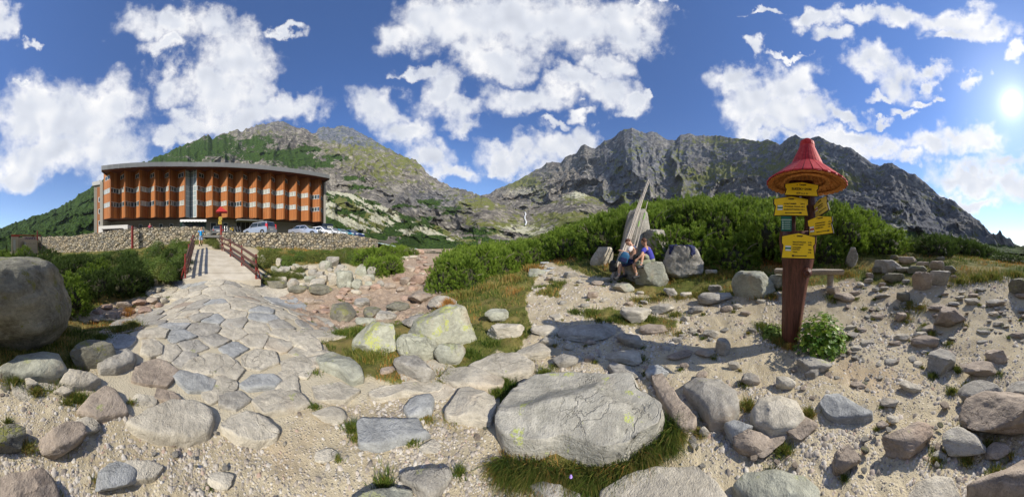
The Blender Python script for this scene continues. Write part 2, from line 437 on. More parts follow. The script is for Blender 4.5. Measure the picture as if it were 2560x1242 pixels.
M['granite_blue'] = rockmat('blue_grey_granite', (.23,.235,.23), (.38,.385,.375), .05, stain=.2)
M['creek_stone'] = rockmat('creek_stone', (.20,.135,.105), (.46,.33,.25), 0, stain=.7, warm=(.38,.22,.15))

def wave_wood(name, c1, c2, scale=1.0, axis=(1, 12, 1), rough=.7, bstr=.3):
    m, t = newmat(name); v = t.vmath('MULTIPLY', coords(t), tuple(x * scale for x in axis))
    n = t.noise(v, 3.0, 6, .65, 1.0); f = t.noise(v, 14.0, 4, .6)
    c = t.mix(t.ss(n, .3, .7), c1, c2); c = t.mix(t.ss(f, .55, .75, 0, .6), c, tuple(x * .35 for x in c1))
    finish(t, c, rough, t.math('ADD', n, f), bstr, .01, spec=.3); return m
M['log'] = wave_wood('stained_log', (.055,.022,.016), (.15,.055,.038), 1.0, (9, 9, .8), .45, .5)
M['oldwood'] = wave_wood('weathered_wood', (.20,.165,.13), (.42,.36,.29), 1.0, (10, 10, 10))
M['pole'] = wave_wood('grey_pole_wood', (.28,.24,.20), (.58,.52,.45), 1.0, (12, 12, 1.0))
M['hat_red'] = wave_wood('red_painted_boards', (.42,.018,.022), (.58,.05,.05), 1.0, (4, 4, 4), .62, .35)
M['hat_red2'] = wave_wood('red_painted_boards_faded', (.46,.03,.035), (.66,.085,.08), 1.0, (4, 4, 4), .65, .35)
M['hat_under'] = wave_wood('varnished_boards', (.38,.13,.03), (.75,.34,.09), 1.0, (8, 8, 2))
M['yellow'] = simple('yellow_enamel', (.86,.58,.015), .42, .14, 5)
M['yellow_pale'] = simple('sunlit_yellow_enamel', (.74,.56,.12), .25, .05, 8)
M['black'] = simple('black_paint', (.012,.012,.012), .5)
M['white'] = simple('white_paint', (.75,.75,.73), .5)
M['signgreen'] = simple('green_mark', (.01,.16,.09), .5)
M['signred'] = simple('red_mark', (.45,.04,.02), .5)
M['darkframe'] = simple('dark_board_back', (.03,.018,.014), .6)
M['rail_red'] = simple('red_oxide_steel', (.20,.025,.02), .5, .3)
M['rail_wood'] = wave_wood('dark_rail_wood', (.045,.022,.018), (.12,.06,.045), 1.0, (6, 6, 6))
M['bark'] = simple('pine_bark', (.12,.075,.05), .9, .4, 12)

# ground
m, t = newmat('ground'); v = coords(t, True)
ag = t.n('ShaderNodeAttribute', attribute_name='green').outputs['Fac']; ac = t.n('ShaderNodeAttribute', attribute_name='creek').outputs['Fac']; ap = t.n('ShaderNodeAttribute', attribute_name='paved').outputs['Fac']
n0 = t.noise(v, .9, 5, .6); n1 = t.noise(v, 7, 6, .7); n2 = t.noise(v, 45, 5, .75); vo = t.voro(v, 38, 'F1', 'Distance'); vc = t.voro(v, 38, 'F1', 'Color'); vo2 = t.voro(v, 110, 'F1', 'Distance')
vcs = t.n('ShaderNodeSeparateColor', {0: vc}).outputs[0]
sand = t.mix(t.ss(n0, .3, .7), (.37,.305,.195), (.49,.42,.285)); sand = t.mix(t.ss(n1, .4, .8, 0, .6), sand, (.58,.515,.375))
sand = t.mix(t.ss(n2, .5, .72, 0, .55), sand, (.19,.155,.12))
peb = t.ramp(vcs, [(0, (.26,.23,.19)), (.4, (.45,.40,.33)), (.8, (.66,.61,.53)), (1, (.38,.30,.23))])
sand = t.mix(t.math('MULTIPLY', t.ss(vo, .25, .42, 1, 0), t.ss(t.noise(v, 2.3, 3), .35, .6, .15, .9)), sand, peb)
sand = t.mix(t.ss(t.noise(v, .55, 3), .58, .72, 0, .5), sand, (.40,.29,.18))
crk = t.mix(t.ss(n1, .3, .7), (.29,.21,.15), (.56,.44,.33)); crk = t.mix(t.ss(vo, .1, .5), t.mix(vcs, (.54,.44,.34), (.34,.25,.18)), t.mix(.4, crk, (.18,.13,.09)))
soil = t.mix(t.ss(n1, .3, .7), (.06,.072,.016), (.14,.15,.035)); soil = t.mix(t.ss(n0, .42, .62), soil, (.22,.175,.06)); soil = t.mix(t.ss(n2, .5, .75, 0, .6), soil, (.03,.035,.008))
gm = t.math('MULTIPLY', t.ss(t.math('MULTIPLY_ADD', t.math('SUBTRACT', n1, .5), 1.5, t.math('MULTIPLY_ADD', t.math('SUBTRACT', n0, .5), .9, ag)), .35, .65), t.ss(ag, .02, .2))
col = t.mix(ac, sand, crk); col = t.mix(ap, col, t.mix(n1, (.43,.375,.27), (.55,.49,.365))); col = t.mix(gm, col, soil)
hh = t.math('ADD', t.math('MULTIPLY', t.ss(vo, .05, .45, 1, 0), .8), t.math('ADD', n2, t.math('MULTIPLY', t.ss(vo2, .1, .5, 1, 0), .3)))
finish(t, col, .95, hh, .6, .018, spec=.15)
M['ground'] = m

# far slopes: rock, dwarf pine, alpine grass and scree are picked by what grows where
m, t = newmat('mountain_slope'); v = coords(t, True)
av = t.n('ShaderNodeAttribute', attribute_name='pine').outputs['Fac']; agr = t.n('ShaderNodeAttribute', attribute_name='grass').outputs['Fac']; asc = t.n('ShaderNodeAttribute', attribute_name='scree').outputs['Fac']; adk = t.n('ShaderNodeAttribute', attribute_name='tone').outputs['Fac']
r1 = t.noise(v, .012, 8, .68, .6); r2 = t.noise(v, .07, 8, .72, .8); r3 = t.noise(v, .45, 5, .7)
rock = t.mix(t.ss(r1, .35, .65), (.085,.078,.072), (.20,.18,.15)); rock = t.mix(t.ss(r2, .50, .62), rock, (.33,.30,.25)); rock = t.mix(t.ss(r2, .36, .48, .85, 0), rock, (.05,.048,.052))
rock = t.mix(t.ss(r3, .52, .7, 0, .6), rock, (.055,.05,.05))
rock = t.mix(adk, rock, t.mix(t.ss(r2, .57, .66), t.mix(t.ss(r2, .38, .58), (.045,.056,.078), (.15,.16,.185)), (.25,.235,.21)))  # dark blue shade and lit beige crags painted into the toned rock
scr = t.mix(t.ss(r3, .35, .65), (.32,.31,.23), (.54,.53,.40)); scr = t.mix(t.ss(t.voro(v, .5, 'F1'), .0, .3, .7, 0), scr, (.12,.11,.09))
gra = t.mix(t.ss(r3, .3, .7), (.085,.10,.028), (.17,.18,.055)); gra = t.mix(t.ss(r2, .5, .65, 0, .5), gra, (.20,.16,.075))
pin = t.mix(t.ss(r3, .35, .7), (.022,.05,.010), (.075,.13,.022)); pin = t.mix(t.ss(t.voro(v, .35, 'F1'), .35, .8), pin, (.016,.032,.008)); pin = t.mix(t.ss(r2, .55, .7, 0, .5), pin, (.11,.16,.035))
br = t.math('SUBTRACT', t.noise(v, .05, 9, .74, .5), .5); br2 = t.math('SUBTRACT', t.noise(v, .11, 8, .7), .5)
c = t.mix(t.ss(t.math('MULTIPLY_ADD', br, 2.6, agr), .45, .6), rock, gra)
c = t.mix(t.ss(t.math('MULTIPLY_ADD', br2, 1.9, asc), .38, .68), c, scr)
pm = t.ss(t.math('MULTIPLY_ADD', br, 2.4, av), .47, .55)
c = t.mix(pm, c, pin)
hb = t.math('ADD', t.math('MULTIPLY', r2, 2.0), t.math('MULTIPLY', r3, .7)); hb = t.math('ADD', hb, t.math('MULTIPLY', pm, t.math('MULTIPLY', t.voro(v, .35, 'SMOOTH_F1'), -.9)))
finish(t, c, .95, hb, .8, 3.0, spec=.1)
M['mountain'] = m

# ------------------------------------------------------------------ ground sheet
NA, NR = 1100, 330
aa = np.linspace(-PI, PI, NA, endpoint=False)
rr = np.r_[np.geomspace(.35, 45, NR - 40), np.geomspace(46, 2500, 40)]
A2, R2 = np.meshgrid(aa, rr)
Z0 = np.where(R2 < 70, 0, 0.0).ravel()
Z0 = gz_polar(A2.ravel(), np.minimum(R2.ravel(), 390))
Xg, Yg = (R2 * np.sin(A2)).ravel(), (R2 * np.cos(A2)).ravel()
gmask, cmask, pmask = zones(Xg, Yg, Z0)
dg = R2.ravel()
mic = (fbm(Xg * 1.3, Yg * 1.3, 0, 4, 2) - .5) * .10 + (fbm(Xg * 9, Yg * 9, 0, 4, 3) - .5) * .035
mic += cmask * ((ridged(Xg * 1.8, Yg * 1.8, 0, 3, 9) - .4) * .22) + gmask * ((fbm(Xg * 2.5, Yg * 2.5, 0, 4, 8) - .5) * .16)
mic *= np.where(pmask, .25, 1.0) * np.clip(dg / 1.2, 0, 1)
Zg = Z0 + mic - .012
ids = np.arange(NA * NR).reshape(NR, NA)
q = np.stack([ids[:-1], ids[1:], np.roll(ids[1:], -1, 1), np.roll(ids[:-1], -1, 1)], -1).reshape(-1, 4)
def soft(mk, n=3):
    m2 = mk.reshape(NR, NA).astype(float)
    for _ in range(n):
        m2 = (m2 + np.roll(m2, 1, 1) + np.roll(m2, -1, 1) + np.vstack([m2[:1], m2[:-1]]) + np.vstack([m2[1:], m2[-1:]])) / 5
    return m2.ravel()
gmask, cmask, pmask = soft(gmask, 12), soft(cmask, 8), soft(pmask, 5)
Vg = np.c_[Xg, Yg, Zg]
Vg = np.vstack([Vg, [[0, 0, Zg[:NA].mean()]]])
me = npmesh('ground', Vg, q, {'green': np.r_[gmask, 0], 'creek': np.r_[cmask, 0], 'paved': np.r_[pmask, 0]})
bm = bmesh.new(); bm.from_mesh(me); bm.verts.ensure_lookup_table()
cv = bm.verts[NA * NR]
for i in range(NA): bm.faces.new((bm.verts[i], cv, bm.verts[(i + 1) % NA]))
bmesh.ops.recalc_face_normals(bm, faces=bm.faces); bm.to_mesh(me); bm.free()
if me.polygons[5000].normal.z < 0: me.flip_normals()
tag(link('ground', me, M['ground'], smooth=True), kind='structure')

# ------------------------------------------------------------------ mountains
def interp(tab, x):
    tab = sorted(tab); return np.interp(x, [p[0] for p in tab], [p[1] for p in tab])
def mountain(name, px0, px1, sky_, Dc, Db, pyb, ncol, nrow, prof, rough, masks, seed, crest_noise=4.0, gully=.12, label=None):
    px = np.linspace(px0, px1, ncol); a = (px - CX) / F
    ys0 = interp(sky_, px) + (ridged(px / 23., px * 0 + seed, 0, 4, seed) - .5) * -crest_noise * 1.6 + (vnoise(px / 5., px * 0, 0, seed + 3) - .5) * -crest_noise * .8
    kk = max(5, int(ncol * 70 / (px1 - px0))); ker = np.hanning(kk); ker /= ker.sum()
    ys = np.convolve(np.pad(ys0, kk // 2, mode='edge'), ker, 'same')[kk // 2: kk // 2 + ncol]
    dc = interp(Dc, px); db = interp(Db, px); yb = interp(pyb, px)
    nb = 12
    s = np.r_[np.linspace(0, 1, nrow), 1 + np.linspace(.04, .6, nb)]
    S, Aa = np.meshgrid(s, a, indexing='ij'); PX = Aa * F + CX
    tc = (CY - ys) / F; tb = (CY - yb) / F
    Sc = np.minimum(S, 1)
    pr = prof(Sc)
    TT = tb + (tc - tb) * pr - (ys0 - ys)[None, :] / F * Sc ** 7
    # elevation angle grows by pr, distance by Sc: a real slope that climbs away from the viewer
    D = db + (dc - db) * Sc ** 1.15
    env = np.clip(Sc * (1 - Sc) * 5, 0, 1) * np.clip((1 - Sc) * 9, 0, 1)
    Hc = dc * (tc - tb)
    gx = Aa * 8; gy = Sc * 4.0
    g = ridged(gx + fbm(gx, gy, 1, 3, seed) * 1.5, gy, seed, 5, seed + 1, .36) - .45
    g2 = ridged(gx * 3.3 + gy, gy * 4 - gx, 0, 3, seed + 5, .35) - .45
    D = D - env * dc * gully * (g + .22 * g2)
    over = np.maximum(S - 1, 0)
    D = D + over * dc
    Zm = EYE + D * TT - over * 1.5 * Hc
    # rough relief of cliffs and blocks
    Xm, Ym = D * np.sin(Aa), D * np.cos(Aa)
    rg = (ridged((Xm + Zm * .7) / 75, (Ym - Zm * .5) / 75, Zm / 110, 5, seed + 7, .5) - .45) * rough + (ridged(Xm / 17, Ym / 17, Zm / 17, 3, seed + 8, .4) - .45) * rough * .16
    env2 = np.clip(Sc * 4, 0, 1) * np.clip((1 - Sc) * 14, 0, 1)
    Zm = Zm + rg * env2
    py = CY - (Zm - EYE) / D * F
    at = masks(PX, py, Sc, Xm, Ym, Zm, D)
    n = s.size; ids = np.arange(n * ncol).reshape(n, ncol)
    q = np.stack([ids[:-1, :-1], ids[:-1, 1:], ids[1:, 1:], ids[1:, :-1]], -1).reshape(-1, 4)
    me = npmesh(name, np.c_[Xm.ravel(), Ym.ravel(), Zm.ravel()], q, {k: np.clip(v_, 0, 1).ravel() for k, v_ in at.items()})
    o = link(name, me, M['mountain']); tag(o, label, kind='structure')
    if me.polygons[len(me.polygons) // 3].normal.z < 0: me.flip_normals()
    def surf(px_, s_):
        j = int(np.clip(round((px_ - px0) / (px1 - px0) * (ncol - 1)), 0, ncol - 1)); i = int(s_ * (nrow - 1))
        return Vector((Xm[i, j], Ym[i, j], Zm[i, j]))
    return o, surf
def blob(PX, py, cx, cy, rx, ry): return np.exp(-(((PX - cx) / rx) ** 2 + ((py - cy) / ry) ** 2))
def mk_left(PX, py, S, X_, Y_, Z_, D):
    n = fbm(PX / 60, py / 40, 0, 4, 31)
    pine = np.interp(PX, [230, 330, 420, 640, 800, 900, 1250], [1.1, .85, .62, .50, .34, .12, .12]) + .6 * (n - .5)
    pine = pine + .8 * np.clip((py - np.interp(PX, [780, 900, 1000, 1060, 1140, 1250], [520, 575, 585, 590, 600, 605])) / 14, 0, 1)
    for b in ((560,360,60,14),(660,390,70,14),(500,375,50,14),(740,400,40,12),(720,385,45,8),(850,395,35,8),(640,355,30,8),(960,540,40,8),(1010,570,60,8),(850,530,16,5),(1040,545,50,7),(900,450,30,8),(1110,520,50,7),(980,560,50,6),(1190,580,70,9)): pine = pine + .42 * blob(PX, py, *b)
    n2 = fbm(PX / 25, py / 18, 0, 4, 33)
    jx, jy = PX + (n - .5) * 50 + (n2 - .5) * 14, py + (n - .5) * 26 + (n2 - .5) * 8
    c3, s3 = math.cos(.50), math.sin(.50); u_, v_ = PX * c3 + py * s3, -PX * s3 + py * c3
    st = fbm(u_ / 55, v_ / 7, 0, 3, 71)
    scr = np.full_like(PX, -.1)
    P = [(806,575),(810,470),(850,478),(905,492),(960,515),(1040,548),(1110,572),(1170,600),(1120,608),(1040,592),(960,588),(900,588),(850,572)]
    ins = inpoly(P, jx, jy); scr = np.where(ins, .9, scr + .35 * blob(PX, py, 985, 470, 50, 22) + .28 * blob(PX, py, 830, 430, 150, 50))
    strk = ins & (st > np.interp(py, [480, 520, 560, 600], [.62, .56, .50, .44]))
    pine = np.where(strk & (n2 > .44), 1.1, pine)
    gr = .26 + .35 * (n - .5) + .38 * blob(PX, py, 960, 410, 110, 40) + .2 * blob(PX, py, 560, 340, 150, 20) + .45 * blob(PX, py, 1200, 510, 60, 22) + .3 * blob(PX, py, 850, 370, 90, 20)
    gr = np.where(strk, .8, gr); scr = np.where(strk, -.3, scr)
    low = py > np.interp(PX, [800, 860, 930, 1000, 1050, 1110, 1180, 1260], [556, 572, 585, 580, 588, 592, 596, 600]) + (n - .5) * 22
    pine = np.where(low & (PX > 800), 1.05 - .9 * (n2 < .33), pine); scr = np.where(low & (n2 > .33), -.3, scr)
    for b in ((862,528,16,6),(848,524,12,4),(905,470,26,6),(930,505,20,6),(1000,515,40,5),(870,440,24,7),(760,372,36,7),(800,410,28,6),(1075,505,40,8),(1120,535,30,6),(1215,578,40,9),(1020,560,45,6)): pine = pine + .75 * blob(jx, jy, *b); scr = scr - .6 * blob(jx, jy, *b)
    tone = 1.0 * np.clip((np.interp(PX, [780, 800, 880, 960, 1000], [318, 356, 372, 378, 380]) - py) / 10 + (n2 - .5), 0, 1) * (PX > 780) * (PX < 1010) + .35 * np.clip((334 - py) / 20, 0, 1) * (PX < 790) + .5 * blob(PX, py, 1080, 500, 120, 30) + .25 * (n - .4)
    pine *= np.where((PX > 245) & (py < 335), .25, 1)
    return {'pine': pine, 'scree': scr, 'grass': gr, 'tone': tone}
SKY_L = [(-400,640),(-60,590),(0,570),(60,548),(120,530),(180,497),(240,457),(310,425),(380,398),(430,375),(470,358),(508,342),(520,336),(532,346),(575,328),(592,320),(604,330),(640,312),(676,305),(700,302),(722,309),(760,322),(785,334),(800,321),(820,316),(834,319),(850,315),(866,317),(890,326),(930,346),(970,370),(1000,384),(1040,402),(1070,432),(1100,450),(1130,466),(1180,478),(1215,493),(1250,520),(1300,560),(1340,600)]
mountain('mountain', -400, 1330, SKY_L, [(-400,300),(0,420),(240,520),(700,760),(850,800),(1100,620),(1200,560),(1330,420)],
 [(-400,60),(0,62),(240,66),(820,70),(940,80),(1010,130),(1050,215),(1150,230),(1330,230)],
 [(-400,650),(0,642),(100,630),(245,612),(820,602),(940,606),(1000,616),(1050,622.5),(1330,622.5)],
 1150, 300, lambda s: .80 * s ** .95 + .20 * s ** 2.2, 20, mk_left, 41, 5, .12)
def mk_mid(PX, py, S, X_, Y_, Z_, D):
    n = fbm(PX / 40, py / 25, 0, 4, 51)
    gr = .62 + .4 * (n - .5); scr = .15 + .5 * blob(PX, py, 1440, 485, 55, 16) + .55 * blob(PX, py, 1290, 580, 60, 22) + .4 * blob(PX, py, 1370, 575, 30, 14) + .15 * (n - .5)
    gr -= .5 * blob(PX, py, 1400, 520, 90, 10) + .4 * blob(PX, py, 1240, 535, 60, 14) + .3 * blob(PX, py, 1320, 545, 20, 25)
    pine = .05 + .6 * blob(PX, py, 1210, 580, 45, 12) + .45 * blob(PX, py, 1320, 590, 30, 8) + .5 * np.clip((py - 596) / 10, 0, 1)
    return {'pine': pine, 'scree': scr, 'grass': gr, 'tone': np.zeros_like(PX)}
_, surf_mid = mountain('valley_step', 1140, 1900, [(1140,560),(1170,530),(1210,502),(1240,506),(1280,520),(1312,530),(1340,522),(1380,505),(1410,490),(1440,477),(1475,490),(1530,505),(1600,525),(1700,545),(1900,560)],
 [(1140,420),(1312,520),(1440,540),(1900,420)], [(1140,240),(1300,250),(1450,200),(1900,80)], [(1140,622.5),(1330,622),(1500,612),(1900,600)], 420, 130,
 lambda s: s, 8, mk_mid, 63, 2.5, .07)
def mk_right(PX, py, S, X_, Y_, Z_, D):
    n = fbm(PX / 50, py / 35, 0, 4, 81)
    gr = .30 + .6 * (n - .5) + .4 * blob(PX, py, 1850, 352, 120, 12) + .35 * blob(PX, py, 1820, 430, 120, 22) + .25 * blob(PX, py, 1980, 400, 60, 30) + .5 * blob(PX, py, 2120, 455, 60, 22) + .2 * blob(PX, py, 1660, 480, 120, 40)
    gr += .45 * blob(PX, py, 1300, 455, 60, 20)
    scr = .05 + .45 * blob(PX, py, 1300, 480, 70, 16) + .55 * blob(PX, py, 2255, 570, 40, 30) + .15 * blob(PX, py, 1620, 460, 150, 40)
    tone = np.interp(PX, [1220, 1400, 1500, 1560, 1640, 1760, 1860, 2000, 2200, 2560], [.0, .15, .6, .8, .7, .5, .5, .7, .8, .8]) + 1.3 * (n - .5)  # backlit ridge: its shade and bluish haze are put into the rock colour
    pine = .08 + .9 * np.clip((py - np.interp(PX, [1400, 2200, 2300, 2400, 2560], [640, 560, 575, 600, 612])) / 14, 0, 1) + .18 * (PX > 2150)
    return {'pine': pine, 'scree': scr, 'grass': gr, 'tone': tone}
SKY_R = [(1180,492),(1220,484),(1240,474),(1290,452),(1320,437),(1337,426),(1350,421),(1366,407),(1380,404),(1402,405),(1412,392),(1425,387),(1440,384),(1452,364),(1464,361),(1476,367),(1488,371),(1500,362),(1512,352),(1530,348),(1545,333),(1560,323),(1580,321),(1598,327),(1615,332),(1632,327),(1648,336),(1668,348),(1690,350),(1700,337),(1725,334),(1738,338),(1780,338),(1830,345),(1842,344),(1870,350),(1905,353),(1920,348),(1930,352),(1950,361),(1960,352),(1978,340),(1990,337),(2004,346),(2020,348),(2032,343),(2050,340),(2064,350),(2082,358),(2110,366),(2126,368),(2150,385),(2180,408),(2200,414),(2213,406),(2232,408),(2260,427),(2290,437),(2320,462),(2350,489),(2380,502),(2420,532),(2450,553),(2480,585),(2520,612),(2560,630),(2640,650),(2900,660)]
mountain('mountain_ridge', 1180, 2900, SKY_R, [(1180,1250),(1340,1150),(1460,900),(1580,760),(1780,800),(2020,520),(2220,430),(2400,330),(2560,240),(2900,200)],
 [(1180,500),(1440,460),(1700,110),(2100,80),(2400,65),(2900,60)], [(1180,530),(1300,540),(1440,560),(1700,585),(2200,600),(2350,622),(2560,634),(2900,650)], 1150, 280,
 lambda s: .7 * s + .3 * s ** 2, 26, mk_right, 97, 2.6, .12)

# lake and waterfall
m, t = newmat('lake_water'); v = coords(t, True)
finish(t, (.03,.05,.035), .06, t.noise(v, 1.2, 4, .6), .25, .05, spec=.5, IOR=1.33); M['lake'] = m
me = bpy.data.meshes.new('lake'); pts = [ray(px, 632, 47) for px in (1020, 1050, 1080, 1110, 1150, 1210)] + [ray(px, 622, 240) for px in (1210, 1150, 1110, 1080, 1050, 1020)]
me.from_pydata([(p.x, p.y, .6) for p in pts], [], [tuple(range(len(pts)))]); me.update()
if me.polygons[0].normal.z < 0: me.flip_normals()
tag(link('lake', me, M['lake']), kind='structure')
m, t = newmat('falling_water'); v = coords(t, True); finish(t, t.mix(t.noise(t.vmath('MULTIPLY', v, (1, 1, .15)), 1.2, 4), (.35,.36,.38), (.9,.92,.95)), .5); M['fall'] = m
vs = []; fs = []
for i in range(26):
    s_ = .97 - i * .016; p = surf_mid(1312 + 1.2 * math.sin(i * .4) + i * .12, s_)
    side = Vector((math.cos(az(1312)), -math.sin(az(1312)), 0)); wd = .9 + .5 * abs(math.sin(i * .9))
    up = Vector((0, 0, 2.2)); tow = -Vector((p.x, p.y, 0)).normalized() * 4
    vs += [p - side * wd + up + tow, p + up * 1.25 + tow * 1.2, p + side * wd + up + tow]
    if i: k = 3 * i; fs += [(k-3, k-2, k+1, k), (k-2, k-1, k+2, k+1)]
me = bpy.data.meshes.new('waterfall'); me.from_pydata([tuple(p) for p in vs], [], fs)
tag(link('waterfall', me, M['fall'], smooth=True), kind='structure')

# ------------------------------------------------------------------ terrace, walls and hotel
def terr_z(x): return 3.0 + (abs(x) - 20) * .0565
m, t = newmat('asphalt'); v = coords(t, True); n = t.noise(v, 3, 5, .6)
finish(t, t.mix(n, (.10,.095,.088), (.19,.18,.165)), .9, t.noise(v, 60, 3), .3, .005); M['asphalt'] = m
def px_on_x(px, X_):                       # point on the line x = X_ seen at that bearing
    a = az(px); return X_ / math.sin(a) * math.cos(a)
vs = [(-19.3, px_on_x(548, -19.3)), (-19.3, 30), (-34, 44), (-60, 44), (-60, -40), (-25.3, -26), (-25.3, 0.6), (-23, 1.2)]
mb = MB(); mb.add([(x, y, terr_z(x)) for x, y in vs] + [(x, y, terr_z(x) - .25) for x, y in vs],
   [tuple(range(len(vs)))] + [(i, i + len(vs), (i + 1) % len(vs) + len(vs), (i + 1) % len(vs)) for i in range(len(vs))])
tag(mb.build('parking_lot', M['asphalt']), kind='structure')

m, t = newmat('rubble_wall'); v = t.vmath('MULTIPLY', coords(t, True), (1, 1, 1.25)); sc_ = 2.6
wv_ = t.vmath('ADD', v, t.vmath('SCALE', t.noise(v, 1.5, 3, .6, out='Color'), .25))
e = t.voro(wv_, sc_, 'DISTANCE_TO_EDGE', 'Distance'); cc = t.n('ShaderNodeSeparateColor', {0: t.voro(wv_, sc_, 'F1', 'Color')}).outputs[0]
st = t.ramp(cc, [(0, (.26,.245,.21)), (.3, (.44,.39,.30)), (.55, (.54,.44,.30)), (.8, (.60,.53,.39)), (1, (.36,.36,.34))])
st = t.mix(t.ss(t.noise(v, 14, 6, .7), .4, .7, 0, .6), st, (.14,.12,.10))
c = t.mix(t.ss(e, .02, .075), (.055,.045,.035), st)
finish(t, c, .9, t.math('ADD', t.ss(e, 0, .16), t.math('MULTIPLY', t.noise(v, 12, 5), .3)), .9, .10); M['rubble'] = m
def stone_wall(name, pts, thick, label, coping=None):
    """pts: (x, y, bottom z, top z) along the front face"""
    mb = MB(); nx = []
    P2 = []
    for i in range(len(pts) - 1):
        p, q = pts[i], pts[i + 1]; L = math.hypot(q[0]-p[0], q[1]-p[1]); n = max(2, int(L / .45))
        for k in range(n): P2.append([p[j] + (q[j] - p[j]) * k / n for j in range(4)])
    P2.append(list(pts[-1]))
    nz = 9; vs = []; fs = []
    for i, p in enumerate(P2):
        a_ = P2[max(i-1, 0)]; b_ = P2[min(i+1, len(P2)-1)]; tx, ty = b_[0]-a_[0], b_[1]-a_[1]; l = math.hypot(tx, ty); ox, oy = ty / l, -tx / l
        if ox * -p[0] + oy * -p[1] < 0: ox, oy = -ox, -oy
        tp = p[3] + random.uniform(-.05, .06)
        for k in range(nz + 1):
            j = random.uniform(-.06, .07); z = p[2] - .5 + (tp - p[2] + .5) * k / nz
            vs.append((p[0] + ox * j, p[1] + oy * j, z))
        vs.append((p[0] - ox * thick, p[1] - oy * thick, tp + random.uniform(-.04, .04))); vs.append((p[0] - ox * thick, p[1] - oy * thick, p[2] - .5))
    w_ = nz + 3
    for i in range(len(P2) - 1):
        for k in range(w_): fs.append((i*w_+k, (i+1)*w_+k, (i+1)*w_+(k+1) % w_, i*w_+(k+1) % w_))
    for i in (0, len(P2)-1): fs.append(tuple(i*w_ + k for k in range(w_)))
    mb.add(vs, fs); o = mb.build(name, M['rubble']); tag(o, label, 'wall'); return o
WR = -19.2
def wpt(px, X_, pt, pb): 
    y = px_on_x(px, X_); d = math.hypot(X_, y); return (X_, y, EYE + d * (CY - pb) / F, EYE + d * (CY - pt) / F)
WALL_R = [wpt(541, WR - 1.0, 583, 618), wpt(556, WR, 581, 622), wpt(600, WR, 581, 624), wpt(700, WR, 581, 630), wpt(800, WR, 582, 632), wpt(870, WR, 585, 632), wpt(905, WR, 591, 628), wpt(945, WR, 599, 625)]
stone_wall('stone_wall', WALL_R, .6, 'long dry-stone retaining wall below the parked cars, right of the bridge')
WALL_L = [wpt(96, -25, 592, 637), wpt(180, -25, 590, 634), wpt(245, -25, 581, 630), wpt(330, -25, 571, 616), wpt(420, -25, 567, 608), wpt(513, -25, 567, 603)]
stone_wall('stone_wall', WALL_L, .6, 'longer pale rubble wall running left from the road to the concrete bunker')

def plankmat(name, c1, c2, c3, pitch=.16):
    m, t = newmat(name); g = coords(t, True); sp = t.n('ShaderNodeSeparateXYZ', {0: g})
    # run along the facade: use y plus x so both faces of the zigzag get boards
    u_ = t.math('MULTIPLY', t.math('ADD', sp.outputs[1], t.math('MULTIPLY', sp.outputs[0], .35)), 1 / pitch)
    cell = t.math('FLOOR', u_); fr = t.math('FRACT', u_)
    wn = t.n('ShaderNodeTexWhiteNoise', {1: cell}, noise_dimensions='1D').outputs[0]
    n = t.noise(t.vmath('MULTIPLY', g, (6, 6, .7)), 1.5, 5, .65)
    c = t.mix(t.math('ADD', t.math('MULTIPLY', wn, .55), t.math('MULTIPLY', n, .5)), c1, c2)
    c = t.mix(t.ss(t.noise(t.vmath('MULTIPLY', g, (1, 1, .5)), .8, 4), .5, .75, 0, .6), c, c3)
    edge = t.math('MINIMUM', fr, t.math('SUBTRACT', 1.0, fr))
    c = t.mix(t.ss(edge, 0, .10), tuple(x * .3 for x in c1), c)
    finish(t, c, .6, t.ss(edge, 0, .12), .5, .02, spec=.25); return m
M['cladding'] = plankmat('larch_cladding', (.22,.07,.020), (.46,.175,.052), (.34,.17,.075), .2)
M['concrete'] = simple('grey_render', (.24,.225,.19), .9, .14, 1.5)
M['concrete_pale'] = simple('weathered_concrete', (.42,.37,.29), .9, .3, .9)
M['whitewall'] = simple('white_render', (.70,.68,.64), .85, .06, 1.0)
M['frame_w'] = simple('window_frame_white', (.70,.70,.68), .5)
M['steel_roof'] = simple('zinc_fascia', (.30,.305,.30), .42, .2, 1.4, .55)
m, t = newmat('window_glass'); v = coords(t, True); n = t.noise(v, .9, 2)
finish(t, t.mix(n, (.02,.03,.035), (.07,.09,.10)), .06, spec=.9); M['glass'] = m
m, t = newmat('curtained_glass'); v = coords(t, True); n = t.noise(t.vmath('MULTIPLY', v, (6, 6, .3)), 3, 3)
finish(t, t.mix(n, (.20,.21,.20), (.52,.53,.48)), .15, spec=.8); M['curtain'] = m
M['blueglass'] = simple('pale_blue_glazing', (.30,.36,.38), .12, .2, .8, spec=.9)
M['bluewall'] = simple('dark_blue_panel', (.022,.034,.055), .4)

hotel = empty('hotel', (-42.2, 5, 4.5), 0, 'four-storey mountain hotel with zigzag larch-clad facade and grey roof band', 'hotel')
def hp(mb, name, mat, parent=hotel, **k):
    me = mb.mesh(name, k.get('bevel', 0)); loc = Vector((0, 0, 0))
    o = link(name, me, mat, parent)
    L = parent.matrix_world.copy() if False else None
    base = Vector((-42.2, 5, 4.5))
    me.transform(Matrix.Translation(-base))
    if 'label' in k: o['label'] = k['label']
    return o
def R_line(px):                     # the front is very slightly bowed
    return float(np.interp(px, [255, 330, 420, 490, 600, 700, 820], [38.6, 39.9, 41.1, 41.5, 41.3, 40.7, 39.6]))
def fpt(px, out=0.0):
    r = R_line(px) - out; a = az(px); return Vector((-r, -r / math.sin(a) * -1 * math.cos(a) * -1, 0)) if False else Vector((-r, -r * math.cos(a) / math.sin(a), 0))
VAL = [259, 298, 335, 372, 409, 441, None, 512, 548.5, 584.6, 620, 654, 688, 720, 750, 778, 806]
RID = [276, 312, 349, 387, 423, 462, 493, 530.5, 568, 605, 641, 676, 710, 741, 772, 800]
